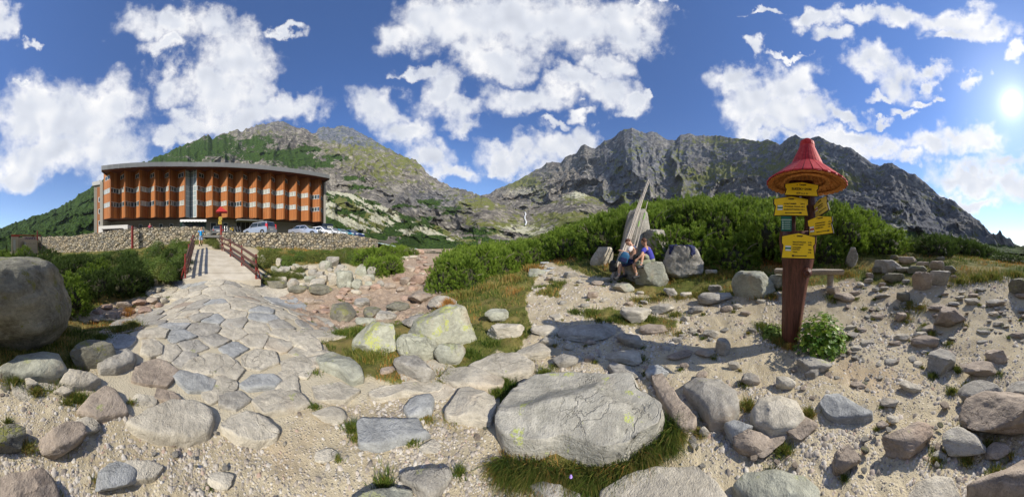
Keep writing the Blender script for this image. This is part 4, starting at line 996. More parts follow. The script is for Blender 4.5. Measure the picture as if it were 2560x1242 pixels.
# the boulders one remembers, each with its own words
BIG = [
 (-330,190,640,888,'granite_huge','huge round dark lichened boulder at the left edge beside the gully',dict(rd=1.0,planes=6,deep=.7,rough=.4,k=.62,d=3.05)),
 (176,292,850,925,'granite_dark','dark shadowed rock between the huge left boulder and the paved path',dict(k=.4)),
 (862,1002,808,890,'granite_lichen','wedge-shaped boulder with bright yellow lichen rising to the right, next to the path',dict(peak=.75,k=.45,rd=.3)),
 (1012,1208,800,880,'granite_lichen','broad boulder with the biggest yellow lichen patch, in the middle of the grass',dict(k=.42,peak=-.2,rd=.35)),
 (988,1092,852,905,'granite_lichen','grey lichen-spotted block leaning on the broad yellow lichen boulder from the left',dict(k=.5,rd=.4)),
 (1085,1163,857,918,'granite_green','small blocky boulder against the right front of the broad yellow lichen boulder',dict(k=.6,rd=.5)),
 (982,1090,898,962,'granite','front round boulder below the yellow lichen boulders at the edge of the long slab',dict(k=.42)),
 (950,984,908,942,'granite_warm','small brown stone left of the front round boulder',dict(k=.5)),
 (1006,1090,783,824,'granite','smooth grey hump lying behind the yellow lichen boulders',dict(k=.3,rd=.9)),
 (1212,1272,770,806,'granite_green','small dark-sided rock standing in the grass bank by the sandy path',dict(k=.45)),
 (1218,1310,808,850,'granite_pale','pale smooth rock at the left edge of the sandy path, above the long light slabs',dict(k=.35)),
 (782,866,1013,1060,'granite_pale','small triangular pale slab in gravel left of the rectangular grey slab',dict(k=.15)),
 (327,392,980,1014,'granite_pale','small whitish stone set between two large path slabs',dict(k=.12)),
 (130,184,970,997,'granite_pale','small oval white stone on the left grass verge',dict(k=.35,rd=.9)),
 (60,98,943,976,'granite_pale','small pointed pale stone on the gravel at far left',dict(k=.5)),
 (165,252,1065,1100,'granite_pale','rough pale stone behind the broken rock in the lower left gravel',dict(k=.25)),
 (97,216,1095,1148,'granite_warm','broken angular rock with a black hollow in the lower left gravel',dict(k=.32,rd=.2)),
 (-40,66,1072,1138,'granite_dark','dark rock cut by the left edge, in the lower left gravel',dict(k=.3,rd=.3)),
 (237,346,1195,1232,'granite_blue','dark purple-grey wedge at the bottom left',dict(k=.22,rd=.2)),
 (520,584,1192,1222,'granite_pale','small oval white stone in gravel near the bottom edge',dict(k=.18,rd=.9)),
 (786,846,1128,1156,'granite_pale','small cream stone in the bottom gravel',dict(k=.12)),
 (1037,1104,1108,1138,'granite_pale','small pale wedge under the rectangular grey slab',dict(k=.18)),
 (1810,1882,1056,1104,'granite_blue','blue-grey cobble in a grassy hollow right of the largest boulder',dict(k=.4)),
 (1832,1926,1098,1140,'granite_warm','red-brown angular stone below the blue-grey cobble',dict(k=.3,rd=.2)),
 (1747,1773,1064,1088,'granite_pale','fist-sized round stone by the grass of the largest boulder',dict(k=.7,rd=1)),
 (1930,2042,1058,1100,'granite_warm','lens-shaped brown slab with grass below the rounded pale boulder',dict(k=.18,rd=.4)),
 (1853,1976,1106,1142,'granite_warm','flat pinkish slab below the lens-shaped brown slab',dict(k=.1,rd=.6)),
 (2205,2337,1075,1148,'granite_warm','dark brown sharp-edged slab with a broad shadow, lower right',dict(k=.25,rd=.25)),
 (2355,2464,1070,1150,'granite','rounded speckled grey boulder, lower right',dict(k=.3,rd=.8)),
 (2400,2600,1000,1108,'granite_warm','largest angular boulder on the lower right',dict(k=.32,rd=.2)),
 (2397,2507,965,1012,'granite','grey flat rock above the largest lower right boulder',dict(k=.25,rd=.4)),
 (2515,2620,963,1012,'granite','grey rock cut by the right edge above the largest lower right boulder',dict(k=.3,rd=.5)),
 (2075,2164,1140,1184,'granite_warm','pyramid-shaped stone with dark red left side near the bottom right',dict(k=.35,rd=.15,peak=-.4)),
 (2321,2389,862,938,'granite','tall rough pinkish-grey rock among the right-hand gravel stones',dict(k=.45,rd=.3)),
 (2332,2422,773,822,'granite_warm','triangular grey-brown rock leaning in the right-hand stone cluster',dict(k=.4,rd=.15,peak=-.4)),
 (2462,2518,877,913,'granite_warm','angular brown rock alone on the right gravel',dict(k=.5,rd=.2)),
 (2277,2347,847,870,'granite_warm','flat-topped brown stone above the tall rough rock',dict(k=.25)),
 (2240,2276,728,757,'granite_dark','dark rounded stone on a grassy hump, right of the bench',dict(k=.6,rd=.9)),
 (2237,2267,776,803,'granite_warm','dark pointed stone at the foot of the grassy hump',dict(k=.5,rd=.2)),
 (2520,2590,692,744,'granite_dark','dark boulder cut by the right edge on the gravel margin',dict(k=.5,rd=.8)),
 (2065,2102,712,738,'granite_warm','pink block under the right leg of the bench',dict(k=.5,rd=.2)),
 (2084,2136,732,756,'granite_warm','brown flat-sided stone in front of the bench',dict(k=.3,rd=.4)),
 (2112,2144,616,682,'granite','upright standing stone behind the right end of the bench',dict(k=1.6,rd=.6,d=7.2)),
 (2076,2104,560,600,'granite','x',None),
 (1651,1769,612,712,'granite','big tilted boulder with a pale sunlit face, draped with a navy jacket',dict(k=.75,rd=.35,peak=-.35,d=6.7,deep=.7,yaw=.1)),
 (1585,1671,650,736,'granite_green','boulder the seated man in blue rests on, half in shade',dict(k=.7,rd=.3,d=6.25,deep=.55)),
 (1540,1630,524,640,'granite','tall pointed rock slab behind the two seated men, with poles leaning on it',dict(k=1.1,rd=.15,peak=.75,d=8.6,deep=.55,planes=8,yaw=.0)),
 (1612,1674,572,640,'granite','round boulder behind the man in the blue shirt',dict(k=.8,rd=.7,d=8.2)),
 (1476,1532,616,656,'granite_pale','blocky pale rock left of the leaning poles',dict(k=.5,rd=.2,d=8.4)),
 (1827,1937,675,752,'granite_green','large rounded lichened boulder left of the signpost bench',dict(k=.55,rd=.6)),
 (1924,1962,682,726,'granite_green','whitish boulder behind the signpost, by the left end of the bench',dict(k=.6,rd=.7)),
 (1745,1832,733,764,'granite','low grey rock in front of the large rounded lichened boulder',dict(k=.25,rd=.4)),
 (1530,1586,706,731,'granite_green','low greenish rock in front of the seated men',dict(k=.35)),
 (1658,1692,717,742,'granite','pale small boulder below the jacket boulder',dict(k=.6)),
 (1770,1806,710,733,'granite','small grey rock between jacket boulder and rounded boulder',dict(k=.5)),
 (1762,1794,672,692,'granite_pale','small pale triangular rock at the foot of the pine thicket',dict(k=.5)),
 (1407,1446,678,696,'granite','small grey mound-shaped rock at the start of the stone trail',dict(k=.4)),
 (1320,1364,669,691,'granite_green','flat rock in yellow grass at the mouth of the stone trail',dict(k=.35)),
 (1467,1497,727,746,'granite_warm','small jagged rock in the middle of the sand',dict(k=.5,rd=.1)),
 (1550,1628,767,808,'granite_pale','broad pale rock amid grass tufts in the sandy area',dict(k=.35,rd=.5)),
 (1622,1686,756,788,'granite_pale','pale rock behind the broad rock amid grass tufts',dict(k=.3)),
 (1597,1672,815,836,'granite_warm','flat slab with a straight front edge above the signpost shadow',dict(k=.16,rd=.2)),
 (1540,1608,836,874,'granite','rounded rock inside the signpost shadow',dict(k=.4,rd=.6)),
 (1395,1542,813,858,'granite','wide smooth slab under the shadow of the signpost hat',dict(k=.12,rd=.7)),
 (1785,1833,842,884,'granite','upright rock at the edge of the signpost shadow',dict(k=.6,rd=.25,peak=-.3)),
 (1327,1397,817,842,'granite_pale','pale flat rock at the tip of the signpost shadow',dict(k=.25)),
 (1292,1376,852,902,'granite_pale','long pale boulder with dark moss, above left of the largest boulder',dict(k=.25,rd=.6)),
 (1382,1446,880,918,'granite','rough grey rock above the left of the largest boulder',dict(k=.35,rd=.3)),
 (1515,1606,878,908,'granite_pale','pale slab above the middle of the largest boulder',dict(k=.14,rd=.8)),
 (1667,1735,878,900,'granite_warm','low brown-edged slab under the shadow, right',dict(k=.14)),
 (1515,1597,913,948,'granite','rounded slab just behind the top of the largest boulder',dict(k=.2,rd=.8)),
 (1612,1672,920,948,'granite_blue','dark wet-looking stone behind the top right of the largest boulder',dict(k=.35)),
 (1735,1785,866,892,'granite','small flat stone in the signpost shadow',dict(k=.2)),
 (1757,1798,823,844,'granite_pale','small pale stone on gravel left of the signpost',dict(k=.35)),
 (1372,1408,780,803,'granite_pale','half-buried pale stone in the sand',dict(k=.2)),
 (1350,1388,838,863,'granite_pale','small block left of the shadowed slab',dict(k=.3)),
 (823,892,758,808,'granite_dark','largest dark boulder in the dry stream bed',dict(k=.5,rd=.7)),
 (885,924,740,773,'granite','grey boulder behind the largest dark stream bed boulder',dict(k=.5)),
 (908,954,766,798,'granite_dark','dark cobble right of the largest stream bed boulder',dict(k=.45)),
 (935,992,776,803,'granite','white-spotted boulder at the near edge of the stream bed',dict(k=.35)),
 (965,1027,755,781,'granite_dark','dark flat boulder in the stream bed',dict(k=.35,rd=.7)),
 (1018,1082,728,761,'granite_warm','pinkish boulder in the stream bed near the pine thicket',dict(k=.35)),
 (1072,1142,740,777,'granite_pale','smooth pale hump on the right bank of the stream bed',dict(k=.25,rd=.9)),
 (888,940,791,818,'granite_green','mossy boulder at the near edge of the stream bed',dict(k=.4)),
 (772,832,710,740,'granite_dark','dark slab below the stone heap by the stream',dict(k=.25)),
 (800,834,803,818,'granite','small flat stone at the near left of the stream bed',dict(k=.3)),
 (718,776,710,735,'granite_dark','dark stone in the shade of the stone heap by the bridge',dict(k=.4)),
 (667,720,700,726,'granite_dark','dark rock at the bridge end of the stone heap',dict(k=.4)),
]
for (x0, x1, y0, y1, mt, lab, kw) in BIG:
    if kw is None: continue
    if 'huge round' in lab:
        a_ = az(-8); dd_ = 4.25; me = rock_mesh(3.3, 2.7, 1.58, 815, 6, .9, 3, .5, ball=1.0); o = link('boulder', me, M['granite_huge']); o.location = (dd_ * math.sin(a_), dd_ * math.cos(a_), -.12); o.rotation_euler = (0, 0, -a_ + .2); tag(o, lab, 'boulder'); continue
    rock(x0, x1, y0, y1, mt, lab, name='boulder' if (x1 - x0) > 90 else 'rock', cat='boulder' if (x1 - x0) > 90 else 'rock', **kw)

for out, h, mt, lab, kw in [
 ([(1264,1080),(1245,1045),(1262,1000),(1290,950),(1330,935),(1420,925),(1530,930),(1580,925),(1600,960),(1640,985),(1668,1020),(1645,1050),(1600,1070),(1568,1098),(1500,1108),(1455,1098),(1400,1086),(1320,1094)], .29, 'granite_big', 'largest pale grey boulder in the foreground, flat topped, with long grass at its foot', dict(lumps=.07,plane=.6,edge=.022,fac=2.1,rough=2.2)),
 ([(1170,912),(1235,885),(1300,880),(1335,905),(1330,930),(1265,940),(1200,925)], .10, 'granite_pale', 'broad light slab left of the largest boulder, upper of two', {}),
 ([(1097,945),(1120,918),(1180,915),(1262,945),(1255,962),(1190,968),(1140,962)], .10, 'granite_pale', 'broad light slab left of the largest boulder, lower of two', {}),
 ([(1112,1022),(1150,966),(1175,965),(1235,990),(1240,1015),(1225,1048),(1180,1042),(1120,1035)], .13, 'granite_pale', 'five-sided white slab just left of the largest boulder', {}),
 ([(893,1102),(892,1052),(905,1043),(1045,1044),(1060,1070),(1080,1082),(1000,1102),(955,1116),(900,1108)], .07, 'granite_blue', 'wide flat rectangular pale grey slab below the long slab', dict(edge=.02,lumps=.05,bulge=.02)),
 ([(1008,1020),(1025,998),(1078,985),(1086,1000),(1080,1025),(1025,1040)], .08, 'granite_blue', 'tilted blue-grey slab with a white lower edge', dict(tilt=.1)),
 ([(920,978),(960,965),(1040,955),(1085,945),(1108,960),(1100,975),(1000,985),(940,995)], .06, 'granite_pale', 'long pale slab at the end of the paved path below the lichen boulders', {}),
 ([(790,892),(830,877),(875,892),(905,920),(912,942),(880,950),(850,930),(800,910)], .14, 'granite_green', 'smooth slab with a greenish lichen patch at the right corner of the paved path', {}),
 ([(720,835),(760,822),(800,850),(806,872),(770,878),(735,862)], .10, 'granite_pale', 'pale domed slab forming the right edge of the paved path', dict(bulge=.12)),
 ([(628,1000),(660,978),(720,965),(760,985),(776,1008),(730,1022),(660,1032)], .05, 'granite_pale', 'peach-tinted slab with a shaded right edge in the paved path', dict(bulge=.12)),
 ([(548,1062),(575,1040),(615,1025),(665,1040),(700,1072),(690,1092),(640,1103),(590,1095)], .06, 'granite_pale', 'teardrop-shaped slab right of the biggest path slab', dict(bulge=.12)),
 ([(312,1052),(370,1020),(430,998),(490,998),(530,1020),(538,1048),(520,1080),(470,1098),(400,1092),(340,1072)], .08, 'granite_pale', 'biggest flat path slab, a pale oval with a shaded right side', dict(bulge=.1,edge=.05)),
 ([(190,1025),(225,990),(262,963),(290,975),(318,1015),(322,1030),(290,1040),(240,1048)], .07, 'granite_warm', 'sandy brown triangular slab at the left edge of the path', {}),
 ([(147,955),(170,922),(230,932),(254,945),(225,962),(180,966)], .10, 'granite_pale', 'pale slab on the grass verge left of the path', {}),
 ([(290,1168),(320,1150),(370,1148),(410,1165),(390,1190),(340,1200)], .03, 'granite_pale', 'worn oval slab sunk in gravel in the lower left', dict(bulge=.5)),
 ([(995,1185),(1030,1172),(1130,1170),(1130,1190),(1090,1230),(1070,1235),(1020,1200)], .07, 'granite', 'grey diamond-shaped slab with grass tufts near the bottom centre', dict(edge=.02)),
 ([(870,1262),(910,1232),(980,1218),(1032,1225),(1020,1275),(900,1290)], .06, 'granite_green', 'grey slab cut off by the bottom edge left of the diamond slab', {}),
 ([(1500,1225),(1560,1190),(1640,1168),(1740,1168),(1790,1195),(1822,1235),(1810,1275),(1600,1280),(1500,1260)], .06, 'granite_pale', 'very large pale slab at the bottom below the largest boulder', dict(lumps=.12)),
 ([(1830,1210),(1860,1178),(1930,1172),(2010,1185),(2050,1215),(2045,1260),(1900,1275)], .10, 'granite_green', 'large grey-green slab at the bottom edge, right of the very large pale slab', {}),
 ([(1318,1210),(1345,1203),(1400,1215),(1452,1235),(1440,1262),(1380,1255)], .05, 'granite', 'pale slab poking from long grass at the bottom edge', {}),
 ([(2047,1005),(2060,985),(2095,982),(2140,1010),(2184,1028),(2160,1042),(2090,1046),(2065,1030)], .09, 'granite_blue', 'blue-grey triangular slab pointing right on the gravel', dict(edge=.02)),
 ([(1628,935),(1650,922),(1668,950),(1700,1000),(1742,1040),(1735,1062),(1700,1068),(1665,1020),(1640,975)], .10, 'granite_warm', 'narrow ridge-like slab right of the largest boulder', {}),
 ([(1705,960),(1740,940),(1800,945),(1840,975),(1848,1010),(1820,1045),(1775,1045),(1745,1010)], .16, 'granite', 'round slab with a crack across it, right of the largest boulder', dict(bulge=.08,edge=.07)),
 ([(1875,1025),(1895,995),(1950,990),(1995,1005),(2013,1035),(1990,1060),(1930,1072),(1885,1055)], .15, 'granite_pale', 'rounded pale boulder between the signpost and the bottom edge', dict(bulge=.08,edge=.06)),
 ([(2255,1260),(2290,1205),(2340,1188),(2380,1195),(2400,1240),(2420,1275),(2300,1280)], .05, 'granite_pale', 'pale sandy slab at the bottom right, partly buried', {}),
 ([(2405,1212),(2470,1190),(2560,1150),(2640,1150),(2660,1210),(2560,1235),(2480,1232)], .16, 'granite_warm', 'long dark brown slab cut by the bottom right corner', dict(edge=.05)),
 ([(-60,1210),(20,1182),(110,1165),(135,1190),(152,1235),(130,1275),(-20,1290)], .13, 'granite_warm', 'big brown slab filling the bottom left corner', dict(edge=.05)),
 ([(-5,918),(40,890),(110,880),(150,890),(172,925),(140,940),(60,938)], .16, 'granite_green', 'long yellowish mossy rock lying in front of the huge left boulder', dict(bulge=.15,edge=.08)),
 ([(430,940),(450,925),(490,930),(540,950),(530,975),(470,975)], .05, 'granite_blue', 'dark blue-grey slab in the middle of the paved path', dict(edge=.02)),
 ([(598,958),(630,935),(690,935),(706,948),(690,965),(620,972)], .06, 'granite_blue', 'blue-grey slab at the centre right of the paved path', dict(edge=.02)),
 ([(242,905),(262,880),(320,872),(340,885),(335,905),(290,922),(250,922)], .13, 'granite', 'greenish-grey slab on the left edge of the paved path', {}),
 ([(350,880),(355,848),(385,845),(408,862),(405,882),(375,890)], .07, 'granite_pale', 'square slab beside the left edge of the paved path', {}),
 ([(700,902),(758,886),(792,915),(770,942),(708,936)], .04, 'granite_pale', 'cream slab in the paved path just left of the slab with the greenish lichen patch', {}),
 ([(602,892),(640,872),(690,878),(698,905),(650,925),(605,915)], .04, 'granite_pale', 'pale slab right of the centre of the paved path', {}),
 ([(778,965),(850,955),(902,975),(862,1002),(790,998)], .03, 'granite_pale', 'low cream slab where the paved path fades into gravel', {}),
 ([(545,985),(600,974),(628,998),(590,1024),(545,1012)], .03, 'granite', 'small greenish-grey slab between the biggest path slab and the teardrop-shaped slab', {}),
 ([(392,968),(440,980),(455,995),(420,1004),(385,992)], .03, 'granite_warm', 'small tan slab behind the biggest path slab', {}),
 ([(470,900),(520,882),(570,885),(590,905),(560,935),(500,935),(450,925)], .05, 'granite_pale', 'large smooth slab in the centre of the paved path', {}),
 ]:
    slab(out, h, mt, lab, name='boulder' if h > .12 else 'flat_rock', cat='boulder' if h > .12 else 'flat rock', **kw)

def many(name, cat, group, label, mats, rows, **kw):
    for i, r_ in enumerate(rows): rock(*r_[:4], mats[i % len(mats)], label, name, cat, group, **kw)
many('rock', 'rock', 'stone heap beside the bridge', 'pale green-grey boulder in the stone heap between the bridge and the stream bed', ['granite_green','granite','granite_pale'],
 [(690,715,690,706),(717,748,694,724),(745,775,705,725),(760,790,688,709),(775,812,694,718),(820,846,680,718),(840,882,674,725),(835,862,660,684),(867,890,677,698),(887,918,663,691),(917,941,664,695),
  (735,770,662,678),(797,830,650,676),(815,848,640,668),(690,708,644,668),(677,696,664,682),(690,716,670,688),(905,931,687,708),(875,906,696,724),(770,792,672,690),(850,872,668,690),(748,764,680,694),(790,812,676,694),(718,738,676,692),(860,880,700,722),(940,962,700,716),(660,680,686,704)], k=.7, rd=.3)
many('rock', 'rock', 'stones of the dry stream bed', 'reddish weathered stone lying in the dry stream bed', ['creek_stone','granite_warm','creek_stone'],
 [(982,1015,682,708),(1000,1026,692,716),(1027,1066,684,713),(1065,1105,680,706),(1010,1040,664,680),(1048,1085,664,682),(1085,1120,660,678),(960,990,706,724),(925,955,708,726),(1060,1095,704,722),(990,1012,716,730),(1040,1070,650,662),(1085,1110,646,656),(895,925,712,728),(1000,1030,736,752),(860,884,740,754),(1110,1130,688,700),(1090,1112,700,716),(1020,1045,712,728),
  (760,790,744,758),(800,826,770,786),(735,756,764,780),(700,720,738,752),(760,782,790,804),(845,868,726,738),(290,330,752,772),(330,366,745,766),(250,282,756,776),(366,396,740,762),(300,340,772,792),(345,380,764,786),(262,292,778,796),(385,410,752,770),(228,256,770,788),(225,250,790,806)], k=.35, rd=.5)
many('rock', 'rock', 'rocks of the cairn-like pile', 'lichened grey rock in the rock pile right of the bench', ['granite','granite_dark','granite_warm'],
 [(2185,2254,648,683),(2207,2262,680,704),(2245,2292,640,660),(2240,2281,666,682),(2267,2318,662,686),(2322,2362,650,676),(2322,2377,674,716),(2360,2392,662,682),(2164,2184,680,698),(2160,2183,694,708),(2225,2250,636,650),(2290,2322,652,668),(2300,2324,700,718),(2180,2205,664,682),(2376,2394,686,700),(2255,2276,696,710),(2340,2362,640,654),(2195,2215,704,716)], k=.55, rd=.3, deep=.6)
_r8 = random.Random(8)
many('rock', 'rock', 'stone heap beside the bridge', 'pale green-grey boulder in the stone heap between the bridge and the stream bed', ['granite_pale','granite_green','granite_pale','granite'],
 [(x_, x_ + w_, y_ - w_ * .75, y_) for x_, y_, w_ in [(_r8.uniform(668, 925), _r8.uniform(672, 726), _r8.uniform(14, 30)) for _ in range(26)]], k=.6, rd=.15)
many('rock', 'rock', 'stones of the dry stream bed', 'reddish weathered stone lying in the dry stream bed', ['creek_stone','granite_warm','creek_stone','granite_pale'],
 [(x_, x_ + w_, y_ - w_ * .5, y_) for x_, y_, w_ in [(1010 + 90 * _r8.random(), 632 + 85 * _r8.random() ** .8, 10 + 18 * _r8.random()) for _ in range(30)] + [(_r8.uniform(760, 1040), _r8.uniform(728, 800), _r8.uniform(12, 30)) for _ in range(24)]], k=.35, rd=.3)
ro = rock(2280, 2331, 676, 728, 'granite_warm', 'leaning rock of the pile with a red paint smear at its foot', 'rock', 'rock', 'rocks of the cairn-like pile', k=.9, rd=.25)
many('rock', 'rock', 'stones of the right-hand gravel cluster', 'grey-brown stone in the scattered cluster on the right gravel', ['granite_warm','granite','granite_pale'],
 [(2317,2366,757,782),(2302,2341,806,832),(2282,2322,827,844),(2392,2418,904,928),(2115,2146,823,848),(2112,2142,811,824),(2142,2168,812,830),(2209,2248,891,914),(2231,2276,838,853),(2221,2253,848,864),(2465,2517,752,768),(2470,2500,776,790),(2534,2576,729,747),
  (2185,2226,729,748),(2142,2160,704,719),(2125,2151,723,737),(2179,2198,716,729),(2200,2222,714,723),(2125,2166,948,972),(2200,2248,993,1018),(2215,2248,1033,1056),(2190,2222,1052,1068),(2332,2368,1118,1146),(2247,2306,960,981),(2460,2528,1120,1150),
  (2270,2290,884,904),(2283,2306,896,918),(2410,2500,914,946),(2300,2322,868,884),(2386,2412,736,750),(2420,2446,730,744),(2440,2466,716,730),(2395,2414,722,734),(2350,2372,724,738),(2370,2400,750,766),(2410,2450,745,760),(2550,2580,780,796),(2440,2476,820,838),(2480,2510,800,815),(2520,2560,830,846),(2440,2470,850,862),(2150,2190,850,866),(2180,2210,786,798),(2050,2070,900,914),(2126,2160,862,876),(2500,2534,1030,1046),(1990,2080,918,936),(1960,1980,748,757)], k=.24, rd=.2)
many('rock', 'rock', 'stones on the sandy path', 'small pale stone lying on the sandy path left of the signpost', ['granite_pale','granite','granite_warm'],
 [(1375,1394,689,700),(1397,1418,750,761),(1362,1382,690,700),(1500,1520,745,754),(1440,1456,700,707),(1430,1452,770,780),(1700,1724,790,802),(1720,1760,772,786),(1850,1878,780,792),(1830,1858,764,774),(1870,1894,818,832),(1800,1836,772,782),(1890,1916,752,762),(1680,1705,844,856),(1462,1490,850,862),(1410,1436,858,872),(1650,1676,864,878),(1460,1488,888,904),(1720,1742,822,834),(1915,1940,860,872),(1740,1770,930,946),(1820,1850,906,920),(1850,1900,944,962),(1700,1722,906,918),(1940,1990,952,972),(2010,2050,930,944),(1478,1510,700,712),(1500,1530,692,704),(1526,1550,690,702),(1550,1570,704,716),(1590,1610,726,738),(1450,1475,760,770),(1560,1584,752,764),(1700,1730,730,745),(1600,1620,748,760)], k=.4, rd=.3)
many('rock', 'rock', 'trail stones', 'flat grey step stone in the narrow trail climbing through the pines', ['granite','granite_blue'],
 [(1340,1366,682,690),(1350,1378,672,680),(1342,1370,662,670),(1350,1376,653,660),(1345,1368,645,651),(1352,1372,638,644),(1346,1364,632,637),(1366,1392,666,674),(1372,1390,678,686)], k=.16, rd=.5)
many('rock', 'rock', 'rocks in the slope above the gully', 'white-grey rock showing among the bushes of the left slope', ['granite_pale'], [(204,224,664,682),(224,240,690,702),(170,188,640,650),(380,396,694,716),(386,404,716,736),(650,664,636,656),(1000,1024,640,650),(640,662,648,668),(400,420,740,760),(380,400,736,752)], k=.6, rd=.3)

# loose stones trodden about, copies of a few shapes
protos = []
for i in range(7):
    me = rock_mesh(1, random.uniform(.7, 1.0), random.uniform(.42, .62), 900 + i, 3, .25, 10); protos.append([link('stone', me, M[['granite_warm', 'granite', 'granite_pale', 'granite_warm', 'granite', 'granite_dark', 'granite_pale'][i]]), False])
rs = random.Random(21); ns = 0
while ns < 230:
    px, py = (rs.uniform(1700, 2600), rs.triangular(735, 1200, 800)) if rs.random() < .72 else (rs.uniform(-40, 1700), rs.triangular(860, 1220, 1000))
    if 1230 < px < 1700 and 900 < py < 1180: continue
    p, d = gp(px, py)
    if inpoly(PAVED, np.array([px]), np.array([py]))[0]: continue
    if float(fbm(np.array([p.x]) * .9, np.array([p.y]) * .9, 0, 2, 66)[0]) + (.12 if px > 2150 else 0) < .5: continue
    pr = rs.choice(protos); o = pr[0] if not pr[1] else pr[0].copy()
    if pr[1]: COL.objects.link(o)
    pr[1] = True; s_ = rs.uniform(8, 22) * d / F * (1.4 if rs.random() < .12 else 1); o.location = (p.x, p.y, p.z - s_ * .12); o.scale = (s_, s_, s_ * rs.uniform(.35, .7)); o.rotation_euler = (rs.uniform(-.25, .25), rs.uniform(-.25, .25), rs.uniform(0, 6.28)); ns += 1
    side = 'right' if px > 1700 else 'left'
    tag(o, {'right': 'small loose stone scattered over the gravel on the right-hand side', 'left': 'small loose stone scattered over the near gravel left of the largest boulder'}[side], 'stone', {'right': 'loose stones on the right-hand gravel', 'left': 'loose stones on the near left gravel'}[side])

# ------------------------------------------------------------------ paved path: every slab a stone of its own
pv = [gp(x, y)[0] for x, y in PAVED]; poly2 = [(p.x, p.y) for p in pv]
xs = [p[0] for p in poly2]; ys = [p[1] for p in poly2]
seeds = []
r = random.Random(5)
tries = 0
while tries < 9000:
    tries += 1
    x = r.uniform(min(xs), max(xs)); y = r.uniform(min(ys), max(ys))
    if not inpoly(poly2, np.array([x]), np.array([y]))[0]: continue
    d = math.hypot(x, y); sp_ = .17 + .05 * d + (.22 if r.random() < .35 else 0)
    if all((x - a_) ** 2 + (y - b_) ** 2 > (sp_ * .5 + s_ * .5) ** 2 for a_, b_, s_ in seeds): seeds.append((x, y, sp_))
def clip(poly, px, py, nx, ny):
    out = []
    for i in range(len(poly)):
        a_, b_ = poly[i], poly[(i + 1) % len(poly)]
        da = (a_[0] - px) * nx + (a_[1] - py) * ny; db = (b_[0] - px) * nx + (b_[1] - py) * ny
        if da <= 0: out.append(a_)
        if da * db < 0: t_ = da / (da - db); out.append((a_[0] + (b_[0] - a_[0]) * t_, a_[1] + (b_[1] - a_[1]) * t_))
    return out
bigspots = [(x_, y_, r_ * .72) for x_, y_, r_ in SLABS] + [(o.location.x, o.location.y, max(o.dimensions[0], .1) * .45) for o in COL.objects if o.name.startswith(('boulder', 'rock')) and o.type == 'MESH']
pmats = ['granite_pale', 'granite_pale', 'granite', 'granite_pale', 'granite_pale', 'granite_warm', 'granite_pale', 'granite', 'granite_pale', 'granite_blue']
PLAB = {'granite_pale': 'cream-coloured granite paving slab in the stone path to the bridge', 'granite': 'grey granite paving slab in the stone path to the bridge',
        'granite_blue': 'blue-grey paving slab in the stone path to the bridge', 'granite_warm': 'brownish paving slab in the stone path to the bridge'}
npv = 0
